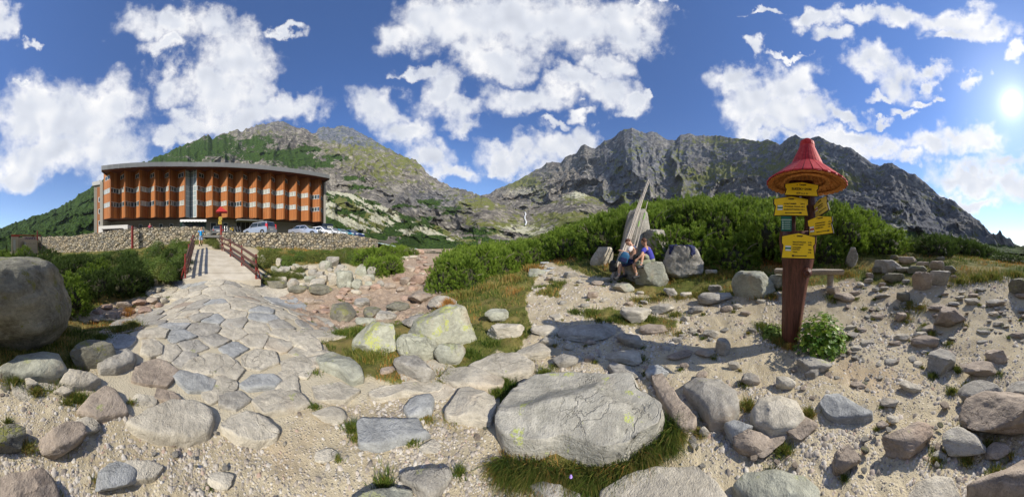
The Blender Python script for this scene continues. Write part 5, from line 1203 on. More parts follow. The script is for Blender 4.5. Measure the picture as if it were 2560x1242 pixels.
for i, (x, y, s_) in enumerate(seeds):
    d = math.hypot(x, y)
    if d < 2.3: continue
    if any((x - bx) ** 2 + (y - by) ** 2 < (br_ + .05) ** 2 for bx, by, br_ in bigspots): continue
    poly = [(x - 1.2, y - 1.2), (x + 1.2, y - 1.2), (x + 1.2, y + 1.2), (x - 1.2, y + 1.2)]
    for j, (u_, v_, s2) in enumerate(seeds):
        if j != i and (u_ - x) ** 2 + (v_ - y) ** 2 < 4:
            k_ = .5 + .25 * (s_ - s2) / (s_ + s2); mx, my = x + (u_ - x) * k_, y + (v_ - y) * k_
            L = math.hypot(u_ - x, v_ - y); mx += r.uniform(-.02, .02); my += r.uniform(-.02, .02); poly = clip(poly, mx, my, (u_ - x) / L, (v_ - y) / L)
            if len(poly) < 3: break
    if len(poly) < 3: continue
    cx_ = sum(p[0] for p in poly) / len(poly); cy_ = sum(p[1] for p in poly) / len(poly)
    N = 44; ring = []
    for k_ in range(N):
        th = 2 * PI * k_ / N; dx, dy = math.cos(th), math.sin(th); best = 1.2
        for q_ in range(len(poly)):
            a_, b_ = poly[q_], poly[(q_ + 1) % len(poly)]; ex, ey = b_[0] - a_[0], b_[1] - a_[1]; den = dx * ey - dy * ex
            if abs(den) > 1e-9:
                tt = ((a_[0] - cx_) * ey - (a_[1] - cy_) * ex) / den
                if 0 < tt < best: best = tt
        ring.append(best)
    ring = [(ring[k_ - 1] + 10 * ring[k_] + ring[(k_ + 1) % N]) / 12 - .005 - .012 * r.random() for k_ in range(N)]
    ph = r.uniform(0, 9); ring = [max(.05, min(q_, s_ * 1.35) * (1 + .02 * math.sin(3 * 2 * PI * k_ / N + ph) + r.uniform(-.03, .02))) for k_, q_ in enumerate(ring)]
    zt = gz(cx_, cy_); tilt = (r.uniform(-.03, .03), r.uniform(-.03, .03)); hgt = r.uniform(.012, .034)
    vs = []; fs = []
    prof = [(1.0, -.10), (1.0, hgt - .010), (.992, hgt - .002), (.975, hgt), (.6, hgt + .002), (.3, hgt + .002)]
    for (sc_, z) in prof:
        for k_ in range(N):
            th = 2 * PI * k_ / N; qx, qy = ring[k_] * sc_ * math.cos(th), ring[k_] * sc_ * math.sin(th)
            nz_ = 0 if z < 0 else (float(vnoise(np.array([cx_ + qx]) * 7, np.array([cy_ + qy]) * 7, 0, 3)[0]) - .5) * .022
            gl_ = gz(cx_ + qx, cy_ + qy) - zt
            vs.append((qx, qy, z + nz_ + qx * tilt[0] + qy * tilt[1] + gl_))
    vs.append((0, 0, hgt + .008))
    for a_ in range(len(prof) - 1):
        for k_ in range(N): fs.append((a_*N+k_, a_*N+(k_+1) % N, (a_+1)*N+(k_+1) % N, (a_+1)*N+k_))
    for k_ in range(N): fs.append(((len(prof)-1)*N+k_, (len(prof)-1)*N+(k_+1) % N, len(vs) - 1))
    me = bpy.data.meshes.new('paving_stone'); me.from_pydata(vs, [], fs); me.update()
    mt = pmats[r.randrange(10)]
    o = link('paving_stone', me, M[mt], smooth=True); o.location = (cx_, cy_, zt); npv += 1
    tag(o, PLAB[mt], 'paving slab', PLAB[mt].replace('slab', 'slabs'))
print('paving', npv)

# ------------------------------------------------------------------ loose gravel: one mass
def stones(name, n, r0, r1, size, test, matl, pexp=1.0, rare=.08):
    rg = np.random.default_rng(len(name) + n)
    a = rg.uniform(-PI, PI, n); d = r0 * (r1 / r0) ** rg.uniform(0, 1, n)
    x, y = d * np.sin(a), d * np.cos(a); z = gz_polar(a, d); g, c, p_ = zones(x, y, z)
    cl_ = fbm(x * 1.1, y * 1.1, 0, 3, 44)
    k = test(g, c, p_, d, CX + F * a) & (rg.uniform(0, 1, n) < np.clip((cl_ - .30) * 3.5, .12, 1))
    x, y, z, d = x[k], y[k], z[k], d[k]; m_ = len(x)
    z = z + (fbm(x * 1.3, y * 1.3, 0, 4, 2) - .5) * .10 + (fbm(x * 9, y * 9, 0, 4, 3) - .5) * .035 - .012
    s = size(rg, m_, d); s = np.where(rg.uniform(0, 1, m_) < rare, s * 2.0, s)
    base = np.array([[1,0,0],[.3,.95,0],[-.8,.6,0],[-.8,-.6,0],[.3,-.95,0],[.2,.1,.75],[-.35,-.15,.6]], float)
    tri = np.array([[0,1,5],[1,2,5],[2,6,5],[2,3,6],[3,4,6],[4,5,6],[4,0,5]])
    th = rg.uniform(0, 2 * PI, m_); c_, s_ = np.cos(th), np.sin(th)
    B = base[None] * (1 + rg.uniform(-.28, .28, (m_, 7, 3))); B[:, :, 0] *= rg.uniform(.8, 1.5, m_)[:, None]; B[:, :5, 2] = -.25
    VX = (B[:, :, 0] * c_[:, None] - B[:, :, 1] * s_[:, None]) * s[:, None] + x[:, None]
    VY = (B[:, :, 0] * s_[:, None] + B[:, :, 1] * c_[:, None]) * s[:, None] + y[:, None]
    VZ = B[:, :, 2] * s[:, None] * .9 + z[:, None]
    Vv = np.stack([VX, VY, VZ], -1).reshape(-1, 3); Ff = (tri[None] + (np.arange(m_) * 7)[:, None, None]).reshape(-1, 3)
    tone = np.repeat(rg.uniform(0, 1, m_), 7)
    me = npmesh(name, Vv, Ff, {'tone': tone}); o = link(name, me, matl); return tag(o, kind='stuff')
def pebmat(name, stops):
    m, t = newmat(name); tn = t.n('ShaderNodeAttribute', attribute_name='tone').outputs['Fac']; v = coords(t, True)
    c = t.mix(t.ss(t.noise(v, 90, 3, .7), .4, .7, 0, .5), t.ramp(tn, stops), (.12,.11,.095)); finish(t, c, .9, t.noise(v, 120, 3), .3, .003, spec=.2); return m
M['pebble'] = pebmat('pebbles', [(0, (.20,.175,.15)), (.3, (.38,.33,.27)), (.6, (.50,.45,.38)), (.85, (.60,.56,.49)), (1, (.40,.28,.21))])
M['cpebble'] = pebmat('stream_pebbles', [(0, (.17,.12,.09)), (.3, (.40,.30,.22)), (.6, (.54,.43,.33)), (.85, (.60,.53,.45)), (1, (.34,.22,.16))])
o = stones('gravel', 80000, .9, 9, lambda rg, m_, d: rg.uniform(.005, .016, m_) * (.5 + d * .28), lambda g, c, p_, d, px: ~g & ~c & ~p_ & (np.abs(px - 1280) < 1300), M['pebble'], rare=.17); o['label'] = 'loose pale gravel strewn over the path and the sandy ground'
o = stones('stream_gravel', 14000, 4, 30, lambda rg, m_, d: rg.uniform(.012, .035, m_) * (.5 + d * .12), lambda g, c, p_, d, px: c, M['cpebble'], rare=.15); o['label'] = 'reddish gravel covering the dry stream bed'

# ------------------------------------------------------------------ plants
def leafmat(name, lo, hi, tipc, trans=.38, rough=.55):
    m, t = newmat(name); tn = t.n('ShaderNodeAttribute', attribute_name='tone').outputs['Fac']; tp = t.n('ShaderNodeAttribute', attribute_name='tip').outputs['Fac']
    rn = t.n('ShaderNodeObjectInfo').outputs['Random']
    c = t.mix(t.math('ADD', t.math('MULTIPLY', tn, .65), t.math('MULTIPLY', rn, .4)), lo, hi); c = t.mix(t.math('MULTIPLY', tp, .55), c, tipc)
    p = t.n('ShaderNodeBsdfPrincipled', {'Base Color': c, 'Roughness': rough, 'Specular IOR Level': .3})
    tr = t.n('ShaderNodeBsdfTranslucent', {'Color': c}); mx = t.n('ShaderNodeMixShader', {0: trans, 1: p.outputs[0], 2: tr.outputs[0]})
    t.n('ShaderNodeOutputMaterial', {0: mx.outputs[0]}); return m
M['needle'] = leafmat('pine_needles', (.040,.095,.012), (.20,.31,.035), (.42,.52,.07))
M['needle_dark'] = leafmat('dark_pine_needles', (.028,.058,.014), (.075,.125,.026), (.16,.22,.04))
M['leaf'] = leafmat('shrub_leaves', (.05,.10,.016), (.16,.24,.035), (.20,.24,.05), .3)
M['herb'] = leafmat('mountain_herbs', (.05,.085,.015), (.17,.20,.04), (.30,.24,.06), .3)
M['mantle'] = leafmat('lobed_leaves', (.07,.16,.015), (.26,.38,.04), (.42,.48,.06), .35, .4)

def dome_points(n, seed, flat=1.0, rough=.32, low=-.05):
    rg = np.random.default_rng(seed)
    v = rg.normal(size=(n * 3, 3)); v /= np.linalg.norm(v, axis=1)[:, None]; v = v[v[:, 2] > low][:n]
    rad = 1 + rough * (fbm(v[:, 0] * 2.3 + seed, v[:, 1] * 2.3, v[:, 2] * 2.3, 3, seed) - .5) * 2 + rough * .5 * (vnoise(v[:, 0] * 7 + seed, v[:, 1] * 7, v[:, 2] * 7, seed) - .5)
    return rg, v, rad
def tuft_mesh(name, n, seed, blades=9, ln=.085, wd=.017, rough=.32, up=.55, kind='needle', low=-.05):
    rg, v, rad = dome_points(n, seed, rough=rough, low=low); n = len(v)
    p = v * (rad * rg.uniform(.80, 1.03, n))[:, None]
    # split dark hollows between shoots: keep only part of the low noise points
    ax = v + np.array([0, 0, up * 1.6]) + rg.normal(size=(n, 3)) * .22; ax /= np.linalg.norm(ax, axis=1)[:, None]
    tone = np.clip(rg.uniform(-.15, 1.05, n) * .8 + (fbm(p[:, 0] * 3, p[:, 1] * 3, p[:, 2] * 3, 2, seed) - .42) * 1.4, 0, 1)
    P = np.repeat(p, blades, 0); A_ = np.repeat(ax, blades, 0); T = np.repeat(tone, blades)
    k = len(P); rnd = rg.normal(size=(k, 3)); side = np.cross(A_, rnd); side /= np.linalg.norm(side, axis=1)[:, None]
    if kind == 'needle':                  # a candle-like shoot: needles along a short axis, pointing up and out
        along = rg.uniform(-.4, 1, k)[:, None] * ln * .9; dirn = A_ * .75 + side * rg.uniform(.35, .8, k)[:, None]; L = ln * rg.uniform(.6, 1.1, k)[:, None]
        B = P + A_ * along; tip = B + dirn * L; w_ = np.cross(dirn, rg.normal(size=(k, 3))); w_ /= np.linalg.norm(w_, axis=1)[:, None]; w_ *= wd
        V_ = np.stack([B - w_, B + w_, tip], 1).reshape(-1, 3); F_ = np.arange(k * 3).reshape(-1, 3)
        tipa = np.tile([0, 0, 1.0], k) * np.repeat(np.clip(along[:, 0] / ln + .3, 0, 1), 3); TT = np.repeat(T, 3)
    else:                                 # small oval leaves
        B = P + rg.normal(size=(k, 3)) * ln * 1.0; dirn = side * .9 + A_ * rg.uniform(.0, .7, k)[:, None]; dirn /= np.linalg.norm(dirn, axis=1)[:, None]
        L = ln * rg.uniform(.55, 1.1, k)[:, None]; w_ = np.cross(dirn, A_ + rnd * .3); w_ /= np.linalg.norm(w_, axis=1)[:, None]; w_ *= L * .32
        mid = B + dirn * L * .5; tip = B + dirn * L
        V_ = np.stack([B, mid - w_, tip, mid + w_], 1).reshape(-1, 3); F_ = np.arange(k * 4).reshape(-1, 4)
        TT = np.repeat(np.clip(T + rg.uniform(-.2, .3, k), 0, 1), 4); tipa = np.repeat((rg.uniform(0, 1, k) < .18).astype(float), 4)
    return npmesh(name, V_, F_, {'tone': TT, 'tip': tipa})
def branch_mesh(seed):
    rr_ = random.Random(seed); mb = MB()
    for i in range(9):
        th = rr_.uniform(0, 2 * PI); r_ = rr_.uniform(.55, .85); pts = [Vector((0, 0, -.1)), Vector((math.cos(th) * r_ * .45, math.sin(th) * r_ * .45, rr_.uniform(.05, .2))), Vector((math.cos(th + .2) * r_ * .8, math.sin(th + .2) * r_ * .8, rr_.uniform(.3, .5))), Vector((math.cos(th + .2) * r_, math.sin(th + .2) * r_, rr_.uniform(.5, .8)))]
        mb.tube(pts, [.035, .028, .018, .006], 5)
    for i in range(7):
        th = rr_.uniform(0, 2 * PI); e1 = rr_.uniform(.2, .9); q0 = Vector((math.cos(th) * .6, math.sin(th) * .6, e1 * .6)); q1 = Vector((math.cos(th + .3) * 1.02, math.sin(th + .3) * 1.02, e1 * 1.0)); mb.tube([q0, q0.lerp(q1, .5) + Vector((0, 0, .05)), q1], [.016, .012, .005], 4, mi=1)
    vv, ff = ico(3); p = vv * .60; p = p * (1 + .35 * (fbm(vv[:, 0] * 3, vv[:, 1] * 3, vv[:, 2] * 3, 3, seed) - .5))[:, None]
    mb.add([(a_, b_, max(c_, -.1)) for a_, b_, c_ in p], [tuple(int(q) for q in f) for f in ff])  # added dark blob filling the crown, blocks the view through
    return mb.mesh('trunk')
M['deadwood'] = simple('dead_grey_twigs', (.26,.21,.16), .9, .3, 8)
M['thicket'] = simple('dark_branches_and_core', (.030,.030,.014), .95, .5, 5)  # on the branches and on the added dark core of each crown
PROTO = {}
def proto(key, nm, mesh, mat, seed):
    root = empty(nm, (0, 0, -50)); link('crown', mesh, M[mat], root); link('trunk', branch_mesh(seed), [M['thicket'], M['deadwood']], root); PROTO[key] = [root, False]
for i in range(4): proto('pine%d' % i, 'dwarf_pine', tuft_mesh('pine_crown', 620, 10 + i, 28, ln=.125, wd=.011, low=-.55, rough=.38), 'needle', i)
for i in range(3): proto('dark%d' % i, 'dwarf_pine', tuft_mesh('pine_crown', 520, 30 + i, 26, ln=.135, wd=.011, rough=.5, up=.8, low=-.5), 'needle_dark', i)
for i in range(3): proto('leaf%d' % i, 'shrub', tuft_mesh('shrub_crown', 1300, 50 + i, 4, ln=.085, rough=.45, kind='leaf'), 'leaf', i)
for i in range(2): proto('herb%d' % i, 'shrub', tuft_mesh('herb_crown', 1100, 60 + i, 4, ln=.10, rough=.5, kind='leaf'), 'herb', i)
def plant(key, x, y, z, rx, h, label, cat, group):
    pr = PROTO[key]
    o = pr[0] if not pr[1] else copy_tree(pr[0])
    pr[1] = True
    o.location = (x, y, z); o.scale = (rx, rx * random.uniform(.85, 1.1), h); o.rotation_euler = (0, 0, random.uniform(0, 2 * PI))
    tag(o, label, cat, group); return o
def thicket(n, pxr, front, depth, sil, rad, hmax, keys, label, cat, group, sp=1.15, seed=1, skip=None, hmin=.35):
    """shrubs filling a strip of ground behind its front edge; sil = outline they may reach"""
    r = random.Random(seed); done = [(q.location.x, q.location.y, .55 + .2 * max(q.dimensions[0], q.dimensions[1])) for q in COL.objects if q.name.startswith('boulder') or (q.name.startswith('rock') and q.dimensions[0] > .6)] if pxr[0] > 1300 else []
    n += len(done)
    for _ in range(n * 60):
        if len(done) >= n: break
        px = r.uniform(*pxr); f = float(interp(front, px)); d = f + abs(r.random()) ** 1.4 * depth; rx = r.uniform(*rad) * (1 + .02 * (d - f))
        a = az(px); x, y = d * math.sin(a), d * math.cos(a)
        if skip and skip(px, d): continue
        if any((x - u_) ** 2 + (y - v_) ** 2 < (sp * .5 * (rx + q)) ** 2 for u_, v_, q in done): continue
        z = gz(x, y); top = EYE + d * (CY - float(interp(sil, px))) / F
        h = min(hmax * r.uniform(.8, 1.15), top - z, .75 * rx + 1.0 * rx * r.random() + (d - f) * .9 + .3) / 1.12
        if h < hmin: continue
        done.append((x, y, rx)); hz = min(h, rx * 1.25); plant(r.choice(keys), x, y, z - .05 + h - hz, rx, hz, label, cat, group)
    return len(done)
PK = ['pine0', 'pine1', 'pine2', 'pine3']; DK = ['dark0', 'dark1', 'dark2']; LK = ['leaf0', 'leaf1', 'leaf2']; HK = ['herb0', 'herb1']
SIL_R = [(1345,588),(1400,568),(1450,552),(1500,538),(1560,515),(1600,503),(1640,497),(1700,494),(1760,483),(1800,484),(1850,488),(1940,486),(2000,500),(2080,505),(2140,518),(2180,535),(2215,565),(2245,605)]
cnt = thicket(125, (1372, 2222), [(1372,12.5),(1420,11.5),(1480,10.4),(1540,11),(1640,10.6),(1700,8.6),(1850,7.9),(2000,7.8),(2120,8.2),(2222,9.5)], 13, SIL_R, (.85, 1.35), 2.6, PK, 'green dwarf mountain pine in the thicket behind the seated men and the signpost', 'dwarf pine', 'dwarf pines of the hillside thicket', .95, 3)
cnt += thicket(26, (1112, 1338), [(1112,8.6),(1160,8.1),(1240,8.8),(1300,10),(1338,12)], 7, [(1108,650),(1130,622),(1180,604),(1240,597),(1300,598),(1345,585)], (.7, 1.1), 1.9, PK, 'green dwarf mountain pine of the clump between the stream bed and the stone trail', 'dwarf pine', 'dwarf pines of the middle clump', .9, 4)
cnt += thicket(26, (2240, 2600), [(2240,11),(2290,9.6),(2400,8.8),(2500,9.5),(2600,11)], 6, [(2240,622),(2290,596),(2330,582),(2370,586),(2420,594),(2460,610),(2500,628),(2560,645),(2600,650)], (.6, 1.0), 1.6, DK, 'dark dwarf pine in the thicket behind the rock pile on the right', 'dwarf pine', 'dwarf pines behind the rock pile', .9, 5)
cnt += thicket(7, (900, 1000), [(900,13),(950,11),(1000,12)], 3, [(890,625),(920,606),(960,612),(1005,650)], (.6, .9), 1.5, PK, 'dark green dwarf pine at the right end of the stone heap', 'dwarf pine', 'dwarf pines by the stone heap', .8, 6)
cnt += thicket(8, (955, 1040), [(955,20),(1040,24)], 6, [(950,606),(1000,610),(1045,628)], (.8, 1.2), 1.4, PK, 'dwarf pine on the far bank beyond the stone heap', 'dwarf pine', 'dwarf pines on the far bank', .8, 7)
cnt += thicket(58, (-160, 330), [(-160,6.5),(20,6.5),(190,6.4),(230,7.6),(330,9.2)], 12, [(-160,610),(0,626),(60,612),(100,628),(130,618),(180,634),(240,636),(330,628)], (.5, .85), 1.3, DK + ['dark0', 'pine1'], 'dark dwarf pine on the slope behind the huge left boulder', 'dwarf pine', 'dwarf pines of the left slope', .9, 8)
cnt += thicket(46, (140, 462), [(140,12),(300,10),(380,9.6),(430,9.2),(462,9.4)], 11, [(140,636),(240,630),(330,620),(400,598),(450,596),(470,606)], (.45, .75), 1.1, LK + ['leaf0', 'herb1', 'dark1'], 'bright leafy shrub on the slope below the left rubble wall', 'shrub', 'leafy shrubs of the left slope', .9, 9)
cnt += thicket(44, (645, 945), [(645,11.2),(700,12.5),(800,13.5),(945,14.5)], 10, [(640,625),(700,628),(760,628),(800,625),(860,618),(945,610)], (.4, .65), .75, LK + HK, 'low leafy shrub below the right retaining wall', 'shrub', 'low shrubs under the right wall', .9, 10, hmin=.15)
cnt += thicket(5, (524, 545), [(524,17),(545,16.5)], 3, [(520,585),(550,585)], (.35, .5), .6, HK, 'yellowish bush at the road corner by the end of the right wall', 'shrub', 'bushes at the road corner', .8, 12, hmin=.2)
cnt += thicket(16, (660, 760), [(660,9.6),(760,10.8)], 1.6, [(660,650),(760,660)], (.2, .35), .4, HK, 'small herb clump between the stones of the heap', 'shrub', 'herbs in the stone heap', .9, 13, hmin=.1)
# a few slender young spruces poking up at the far left
for px, y0, d in ((16, 606, 15), (62, 622, 12), (33, 622, 14)):
    a = az(px); x, y = d * math.sin(a), d * math.cos(a); z = gz(x, y); top = EYE + d * (CY - y0) / F; mbm = tuft_mesh('spruce_crown', 420, 70 + px, 9, ln=.11, rough=.15, up=.3)
    co = np.zeros(len(mbm.vertices) * 3); mbm.vertices.foreach_get('co', co); co = co.reshape(-1, 3); co[:, :2] *= (1.05 - np.clip(co[:, 2:3], 0, 1)) * .35; mbm.vertices.foreach_set('co', co.ravel().astype(np.float32))
    e_ = empty('spruce', (x, y, z), 0, {16: 'slim young spruce at the far left, taller of three in front of the bunker', 62: 'slim young spruce directly left of the concrete bunker face', 33: 'slim young spruce at the foot of the bunker corner'}[px], 'spruce'); e_.scale = (1, 1, top - z)
    link('crown', mbm, M['needle_dark'], e_); mt_ = MB(); mt_.tube([(0, 0, -.1), (0, 0, .95)], [.05, .01], 6); mt_.build('trunk', M['bark'], e_)
print('plants', cnt)

# grass: uncountable blades in one mass
def grassmat():
    m, t = newmat('grass_blades'); tn = t.n('ShaderNodeAttribute', attribute_name='tone').outputs['Fac']
    c = t.ramp(tn, [(0, (.035,.075,.010)), (.35, (.10,.15,.022)), (.6, (.22,.22,.05)), (.8, (.38,.27,.09)), (1, (.45,.20,.05))])
    p = t.n('ShaderNodeBsdfPrincipled', {'Base Color': c, 'Roughness': .55, 'Specular IOR Level': .25}); tr = t.n('ShaderNodeBsdfTranslucent', {'Color': c})
    t.n('ShaderNodeOutputMaterial', {0: t.n('ShaderNodeMixShader', {0: .3, 1: p.outputs[0], 2: tr.outputs[0]}).outputs[0]}); return m
M['grass'] = grassmat()
GX, GY, GH, GT, GL = [], [], [], [], []
rg = np.random.default_rng(77)
def addg(x, y, h, t_, lean=None):
    GX.append(x); GY.append(y); GH.append(h); GT.append(t_); GL.append(np.zeros((len(x), 2)) if lean is None else lean)
n = 330000; a = rg.uniform(-PI, PI, n); d = 1.2 * (22 / 1.2) ** rg.uniform(0, 1, n); x, y = d * np.sin(a), d * np.cos(a); z = gz_polar(a, d); g_, c_, p_ = zones(x, y, z)
cl_ = fbm(x * 1.6, y * 1.6, 0, 3, 91); px_ = CX + F * a
k = g_ & (rg.uniform(0, 1, n) < np.clip((cl_ - .28) * 4, .15, 1)); x, y, d, cl_, px_ = x[k], y[k], d[k], cl_[k], px_[k]
dry = fbm(x * .8, y * .8, 0, 3, 92); tone = np.clip(rg.normal(.40, .2, len(x)) + (dry - .5) * 2.2 + .12 * ((px_ > 1150) & (px_ < 1340)), 0, 1)
addg(x, y, rg.uniform(.03, .10, len(x)) * (.7 + .09 * d) * (.5 + cl_), tone)
def tufts(px, py, n, spr, h, tone=.35, lean=(0, 0)):
    p, d = gp(px, py); s = spr * d / F; k = int(n); th = rg.uniform(0, 2 * PI, k); r_ = np.abs(rg.normal(0, .5, k)) * s; a = az(px)
    ux, uy = math.cos(a), -math.sin(a); vx, vy = math.sin(a), math.cos(a)
    dx, dy = r_ * np.cos(th), r_ * np.sin(th) * .8
    ln = np.stack([dx / max(s, .01) * .45 + lean[0], dy / max(s, .01) * .45 + lean[1]], 1)
    L = np.stack([ln[:, 0] * ux + ln[:, 1] * vx, ln[:, 0] * uy + ln[:, 1] * vy], 1)
    addg(p.x + dx * ux + dy * vx, p.y + dx * uy + dy * vy, rg.uniform(.5, 1.1, k) * h, np.clip(rg.normal(tone, .16, k), 0, 1), L)
for i in range(34):
    u_ = i / 33; px = 1240 + u_ * 460; py = 1152 + 24 * math.sin(u_ * PI) - 75 * max(0, u_ - .72) / .28 * 1.0
    tufts(px, py + 4 + 10 * math.sin(i * 2.3), 330, 24, .10 + .05 * ((i * 7) % 5) / 4, .34 + .30 * (i % 3 == 0), (-.25 + .5 * u_ + .3 * math.sin(i * 1.7), -1.2))
for i in range(22): tufts(1260 + i * 17, 1178 + 14 * math.sin(i), 200, 30, .10, .5, (0, -1.0))
for t_ in [(1480,785,500,32,.14,.4),(1500,800,300,25,.1,.45),(1540,800,500,30,.12,.3),(1620,800,400,28,.12,.4),(1690,790,300,26,.1,.55),(1660,828,300,30,.06,.6),(1700,835,300,30,.06,.6),(1600,752,500,36,.1,.62),(1640,748,500,34,.1,.6),(1700,745,400,30,.1,.65),(1740,738,500,36,.12,.55),(1770,722,400,30,.1,.5),(1440,782,300,20,.12,.35),
  (1900,745,400,26,.16,.7),(1930,745,300,20,.14,.7),(1925,830,900,34,.10,.30),(1950,858,700,30,.12,.6),(1905,820,600,25,.08,.4),(1975,868,500,22,.10,.75),(2110,850,400,20,.08,.3),(2090,870,300,20,.06,.4),
  (890,835,500,34,.16,.35),(850,840,500,30,.16,.3),(930,895,800,40,.16,.5),(900,880,600,36,.14,.45),(960,885,500,30,.16,.4),(1060,890,400,24,.12,.4),(1175,885,700,30,.12,.25),(1200,900,500,30,.1,.3),(1230,860,500,26,.1,.3),(1120,770,400,18,.30,.95),(1112,782,400,14,.26,1.0),(1160,740,600,40,.25,.55),(1220,720,600,44,.25,.65),(1280,700,600,40,.28,.7),(1330,675,500,30,.35,.8),(1330,655,400,20,.35,.85),
  (330,820,600,26,.2,.55),(300,830,700,30,.18,.5),(250,850,700,34,.14,.35),(210,870,600,34,.12,.3),(320,790,500,14,.3,1.0),(190,900,300,26,.1,.35),(150,945,400,30,.1,.35),(40,960,600,36,.1,.45),(90,985,500,26,.07,.55),(200,1000,600,24,.08,.4),(220,1035,500,30,.05,.6),(170,1010,400,22,.05,.5),(260,980,300,16,.05,.35),(160,1110,300,22,.06,.4),(70,1120,400,34,.06,.6),(20,1060,200,14,.07,.4),
  (880,1070,500,20,.08,.35),(890,1095,300,16,.06,.5),(1030,1110,300,22,.06,.4),(1070,1050,300,30,.04,.6),(1130,1050,400,34,.04,.65),(960,1205,500,40,.05,.35),(1150,1190,300,20,.06,.35),(1260,960,500,24,.09,.35),(1245,985,400,20,.08,.4),(790,1020,250,14,.05,.35),(770,1015,200,16,.05,.4),(1120,945,300,20,.07,.5),(1100,960,300,16,.06,.5),
  (1310,895,500,30,.09,.5),(1360,935,500,30,.09,.4),(1300,880,300,20,.08,.35),(1600,895,300,24,.06,.35),(1620,930,300,16,.07,.35),(1560,905,300,20,.05,.4),(1770,1030,500,26,.09,.55),(1800,1050,400,24,.07,.5),(1870,1010,500,26,.08,.55),(1860,960,300,20,.06,.5),(1880,1090,500,24,.08,.4),(1960,1120,500,26,.07,.45),(2020,1040,500,18,.10,.55),(1750,1080,300,20,.07,.6),(1700,1060,300,20,.1,.3),(1930,1175,300,26,.05,.35),
  (2140,745,200,16,.05,.5),(2260,790,500,30,.08,.55),(2300,770,500,26,.08,.6),(2270,765,500,26,.08,.55),(2330,835,300,16,.08,.5),(2310,815,300,16,.06,.5),(2370,860,300,20,.06,.5),(2330,940,300,20,.07,.35),(2395,925,300,10,.08,.35),(2120,690,400,30,.2,.7),(2080,745,300,20,.1,.45),(2160,770,200,16,.05,.5),(2230,620,300,24,.25,.6),(2500,990,400,20,.08,.5),(2460,1040,500,24,.07,.5),(2480,1110,500,26,.06,.5),(2420,1150,300,20,.06,.55),(2340,1150,300,26,.05,.55),(2290,1080,300,30,.05,.6),(2390,1080,300,20,.06,.45),(2490,1180,400,34,.05,.5),(2110,1190,200,14,.04,.4),(2380,975,300,16,.08,.45),(2420,960,300,16,.07,.45),
  (1350,715,400,24,.08,.4),(1400,710,400,26,.09,.5),(1370,730,300,16,.08,.5),(1780,690,700,40,.22,.6),(1830,690,700,40,.22,.65),(1730,690,400,30,.2,.55),(1700,705,300,24,.12,.5),(420,745,300,14,.1,.4),(455,700,300,8,.15,.3),(540,706,300,14,.05,.3),(600,706,300,16,.05,.35),(480,708,300,16,.05,.35),(2440,700,500,44,.22,.5),(2480,695,500,44,.22,.55),(2400,705,400,30,.18,.55),(2540,690,400,34,.22,.5)]:
    tufts(*t_)
for o in [q for q in COL.objects if q.name.startswith(('rock', 'boulder'))]:
    d = math.hypot(o.location.x, o.location.y)
    if d < 9 and random.random() < .5:
        px = CX + F * math.atan2(o.location.x, o.location.y); py = CY + F * (EYE - o.location.z) / d; w_ = o.dimensions[0] * F / d
        tufts(px + random.choice((-1, 1)) * w_ * .45, py + 4, 90, max(8, w_ * .22), random.uniform(.03, .07), random.choice((.35, .5, .6)))
x = np.concatenate(GX); y = np.concatenate(GY); h = np.concatenate(GH); tn = np.concatenate(GT); ln = np.concatenate(GL); n = len(x); d = np.hypot(x, y)
z = gz_polar(np.arctan2(x, y), d) + (fbm(x * 1.3, y * 1.3, 0, 4, 2) - .5) * .10 - .02
th = rg.uniform(0, 2 * PI, n); wv = np.stack([np.cos(th), np.sin(th), np.zeros(n)], 1) * (.0016 + .0011 * d)[:, None]
le = ln + rg.normal(size=(n, 2)) * .32; B = np.stack([x, y, z], 1); hz = h / np.sqrt(1 + .6 * (le ** 2).sum(1))
Mi = B + np.stack([le[:, 0] * h * .3, le[:, 1] * h * .3, hz * .62], 1); T_ = B + np.stack([le[:, 0] * h * .95, le[:, 1] * h * .95, hz], 1)
V_ = np.stack([B - wv, B + wv, Mi + wv * .7, Mi - wv * .7, T_], 1).reshape(-1, 3); b0 = (np.arange(n) * 5)[:, None, None]
F_ = (np.array([[0, 1, 2], [0, 2, 3], [3, 2, 4]])[None] + b0).reshape(-1, 3)
me = npmesh('grass', V_, F_, {'tone': np.repeat(tn, 5)}); tag(link('grass', me, M['grass']), 'short green and straw-coloured alpine grass', kind='stuff'); print('blades', n)

# lobed-leaf plant at the foot of the signpost
def lobed(n, rad, hgt, seed):
    rg = np.random.default_rng(seed); V_, F_, T_, P_ = [], [], [], []
    for i in range(n):
        v = rg.normal(size=3); v[2] = abs(v[2]); v /= np.linalg.norm(v); c = v * np.array([rad, rad, hgt]) * rg.uniform(.55, 1.05)
        nrm = v + np.array([0, 0, .9]) + rg.normal(size=3) * .35; nrm /= np.linalg.norm(nrm); u_ = np.cross(nrm, rg.normal(size=3)); u_ /= np.linalg.norm(u_); w_ = np.cross(nrm, u_); s = rg.uniform(.022, .042); k0 = len(V_)
        V_.append(c - nrm * s * .15); N = 15; tt = rg.uniform(0, 1)
        for j in range(N):
            th = -2.7 + 5.4 * j / (N - 1); rr_ = s * (1 + .22 * math.cos(th * 5)); V_.append(c + (u_ * math.cos(th) + w_ * math.sin(th)) * rr_ + nrm * s * .12 * math.cos(th * 5))
        for j in range(1, N): F_.append((k0, k0 + j, k0 + j + 1))
        T_ += [tt] * (N + 1); P_ += [0] + [float(tt > .8)] * N
    return npmesh('leaves', np.array(V_), np.array(F_), {'tone': T_, 'tip': P_})
p, d = gp(2052, 868); e_ = empty('plant', p, 0, 'bright lobed-leaf plant growing at the right foot of the signpost', 'plant'); me = lobed(760, .43, .56, 3); link('leaves', me, M['mantle'], e_)
mb = MB()
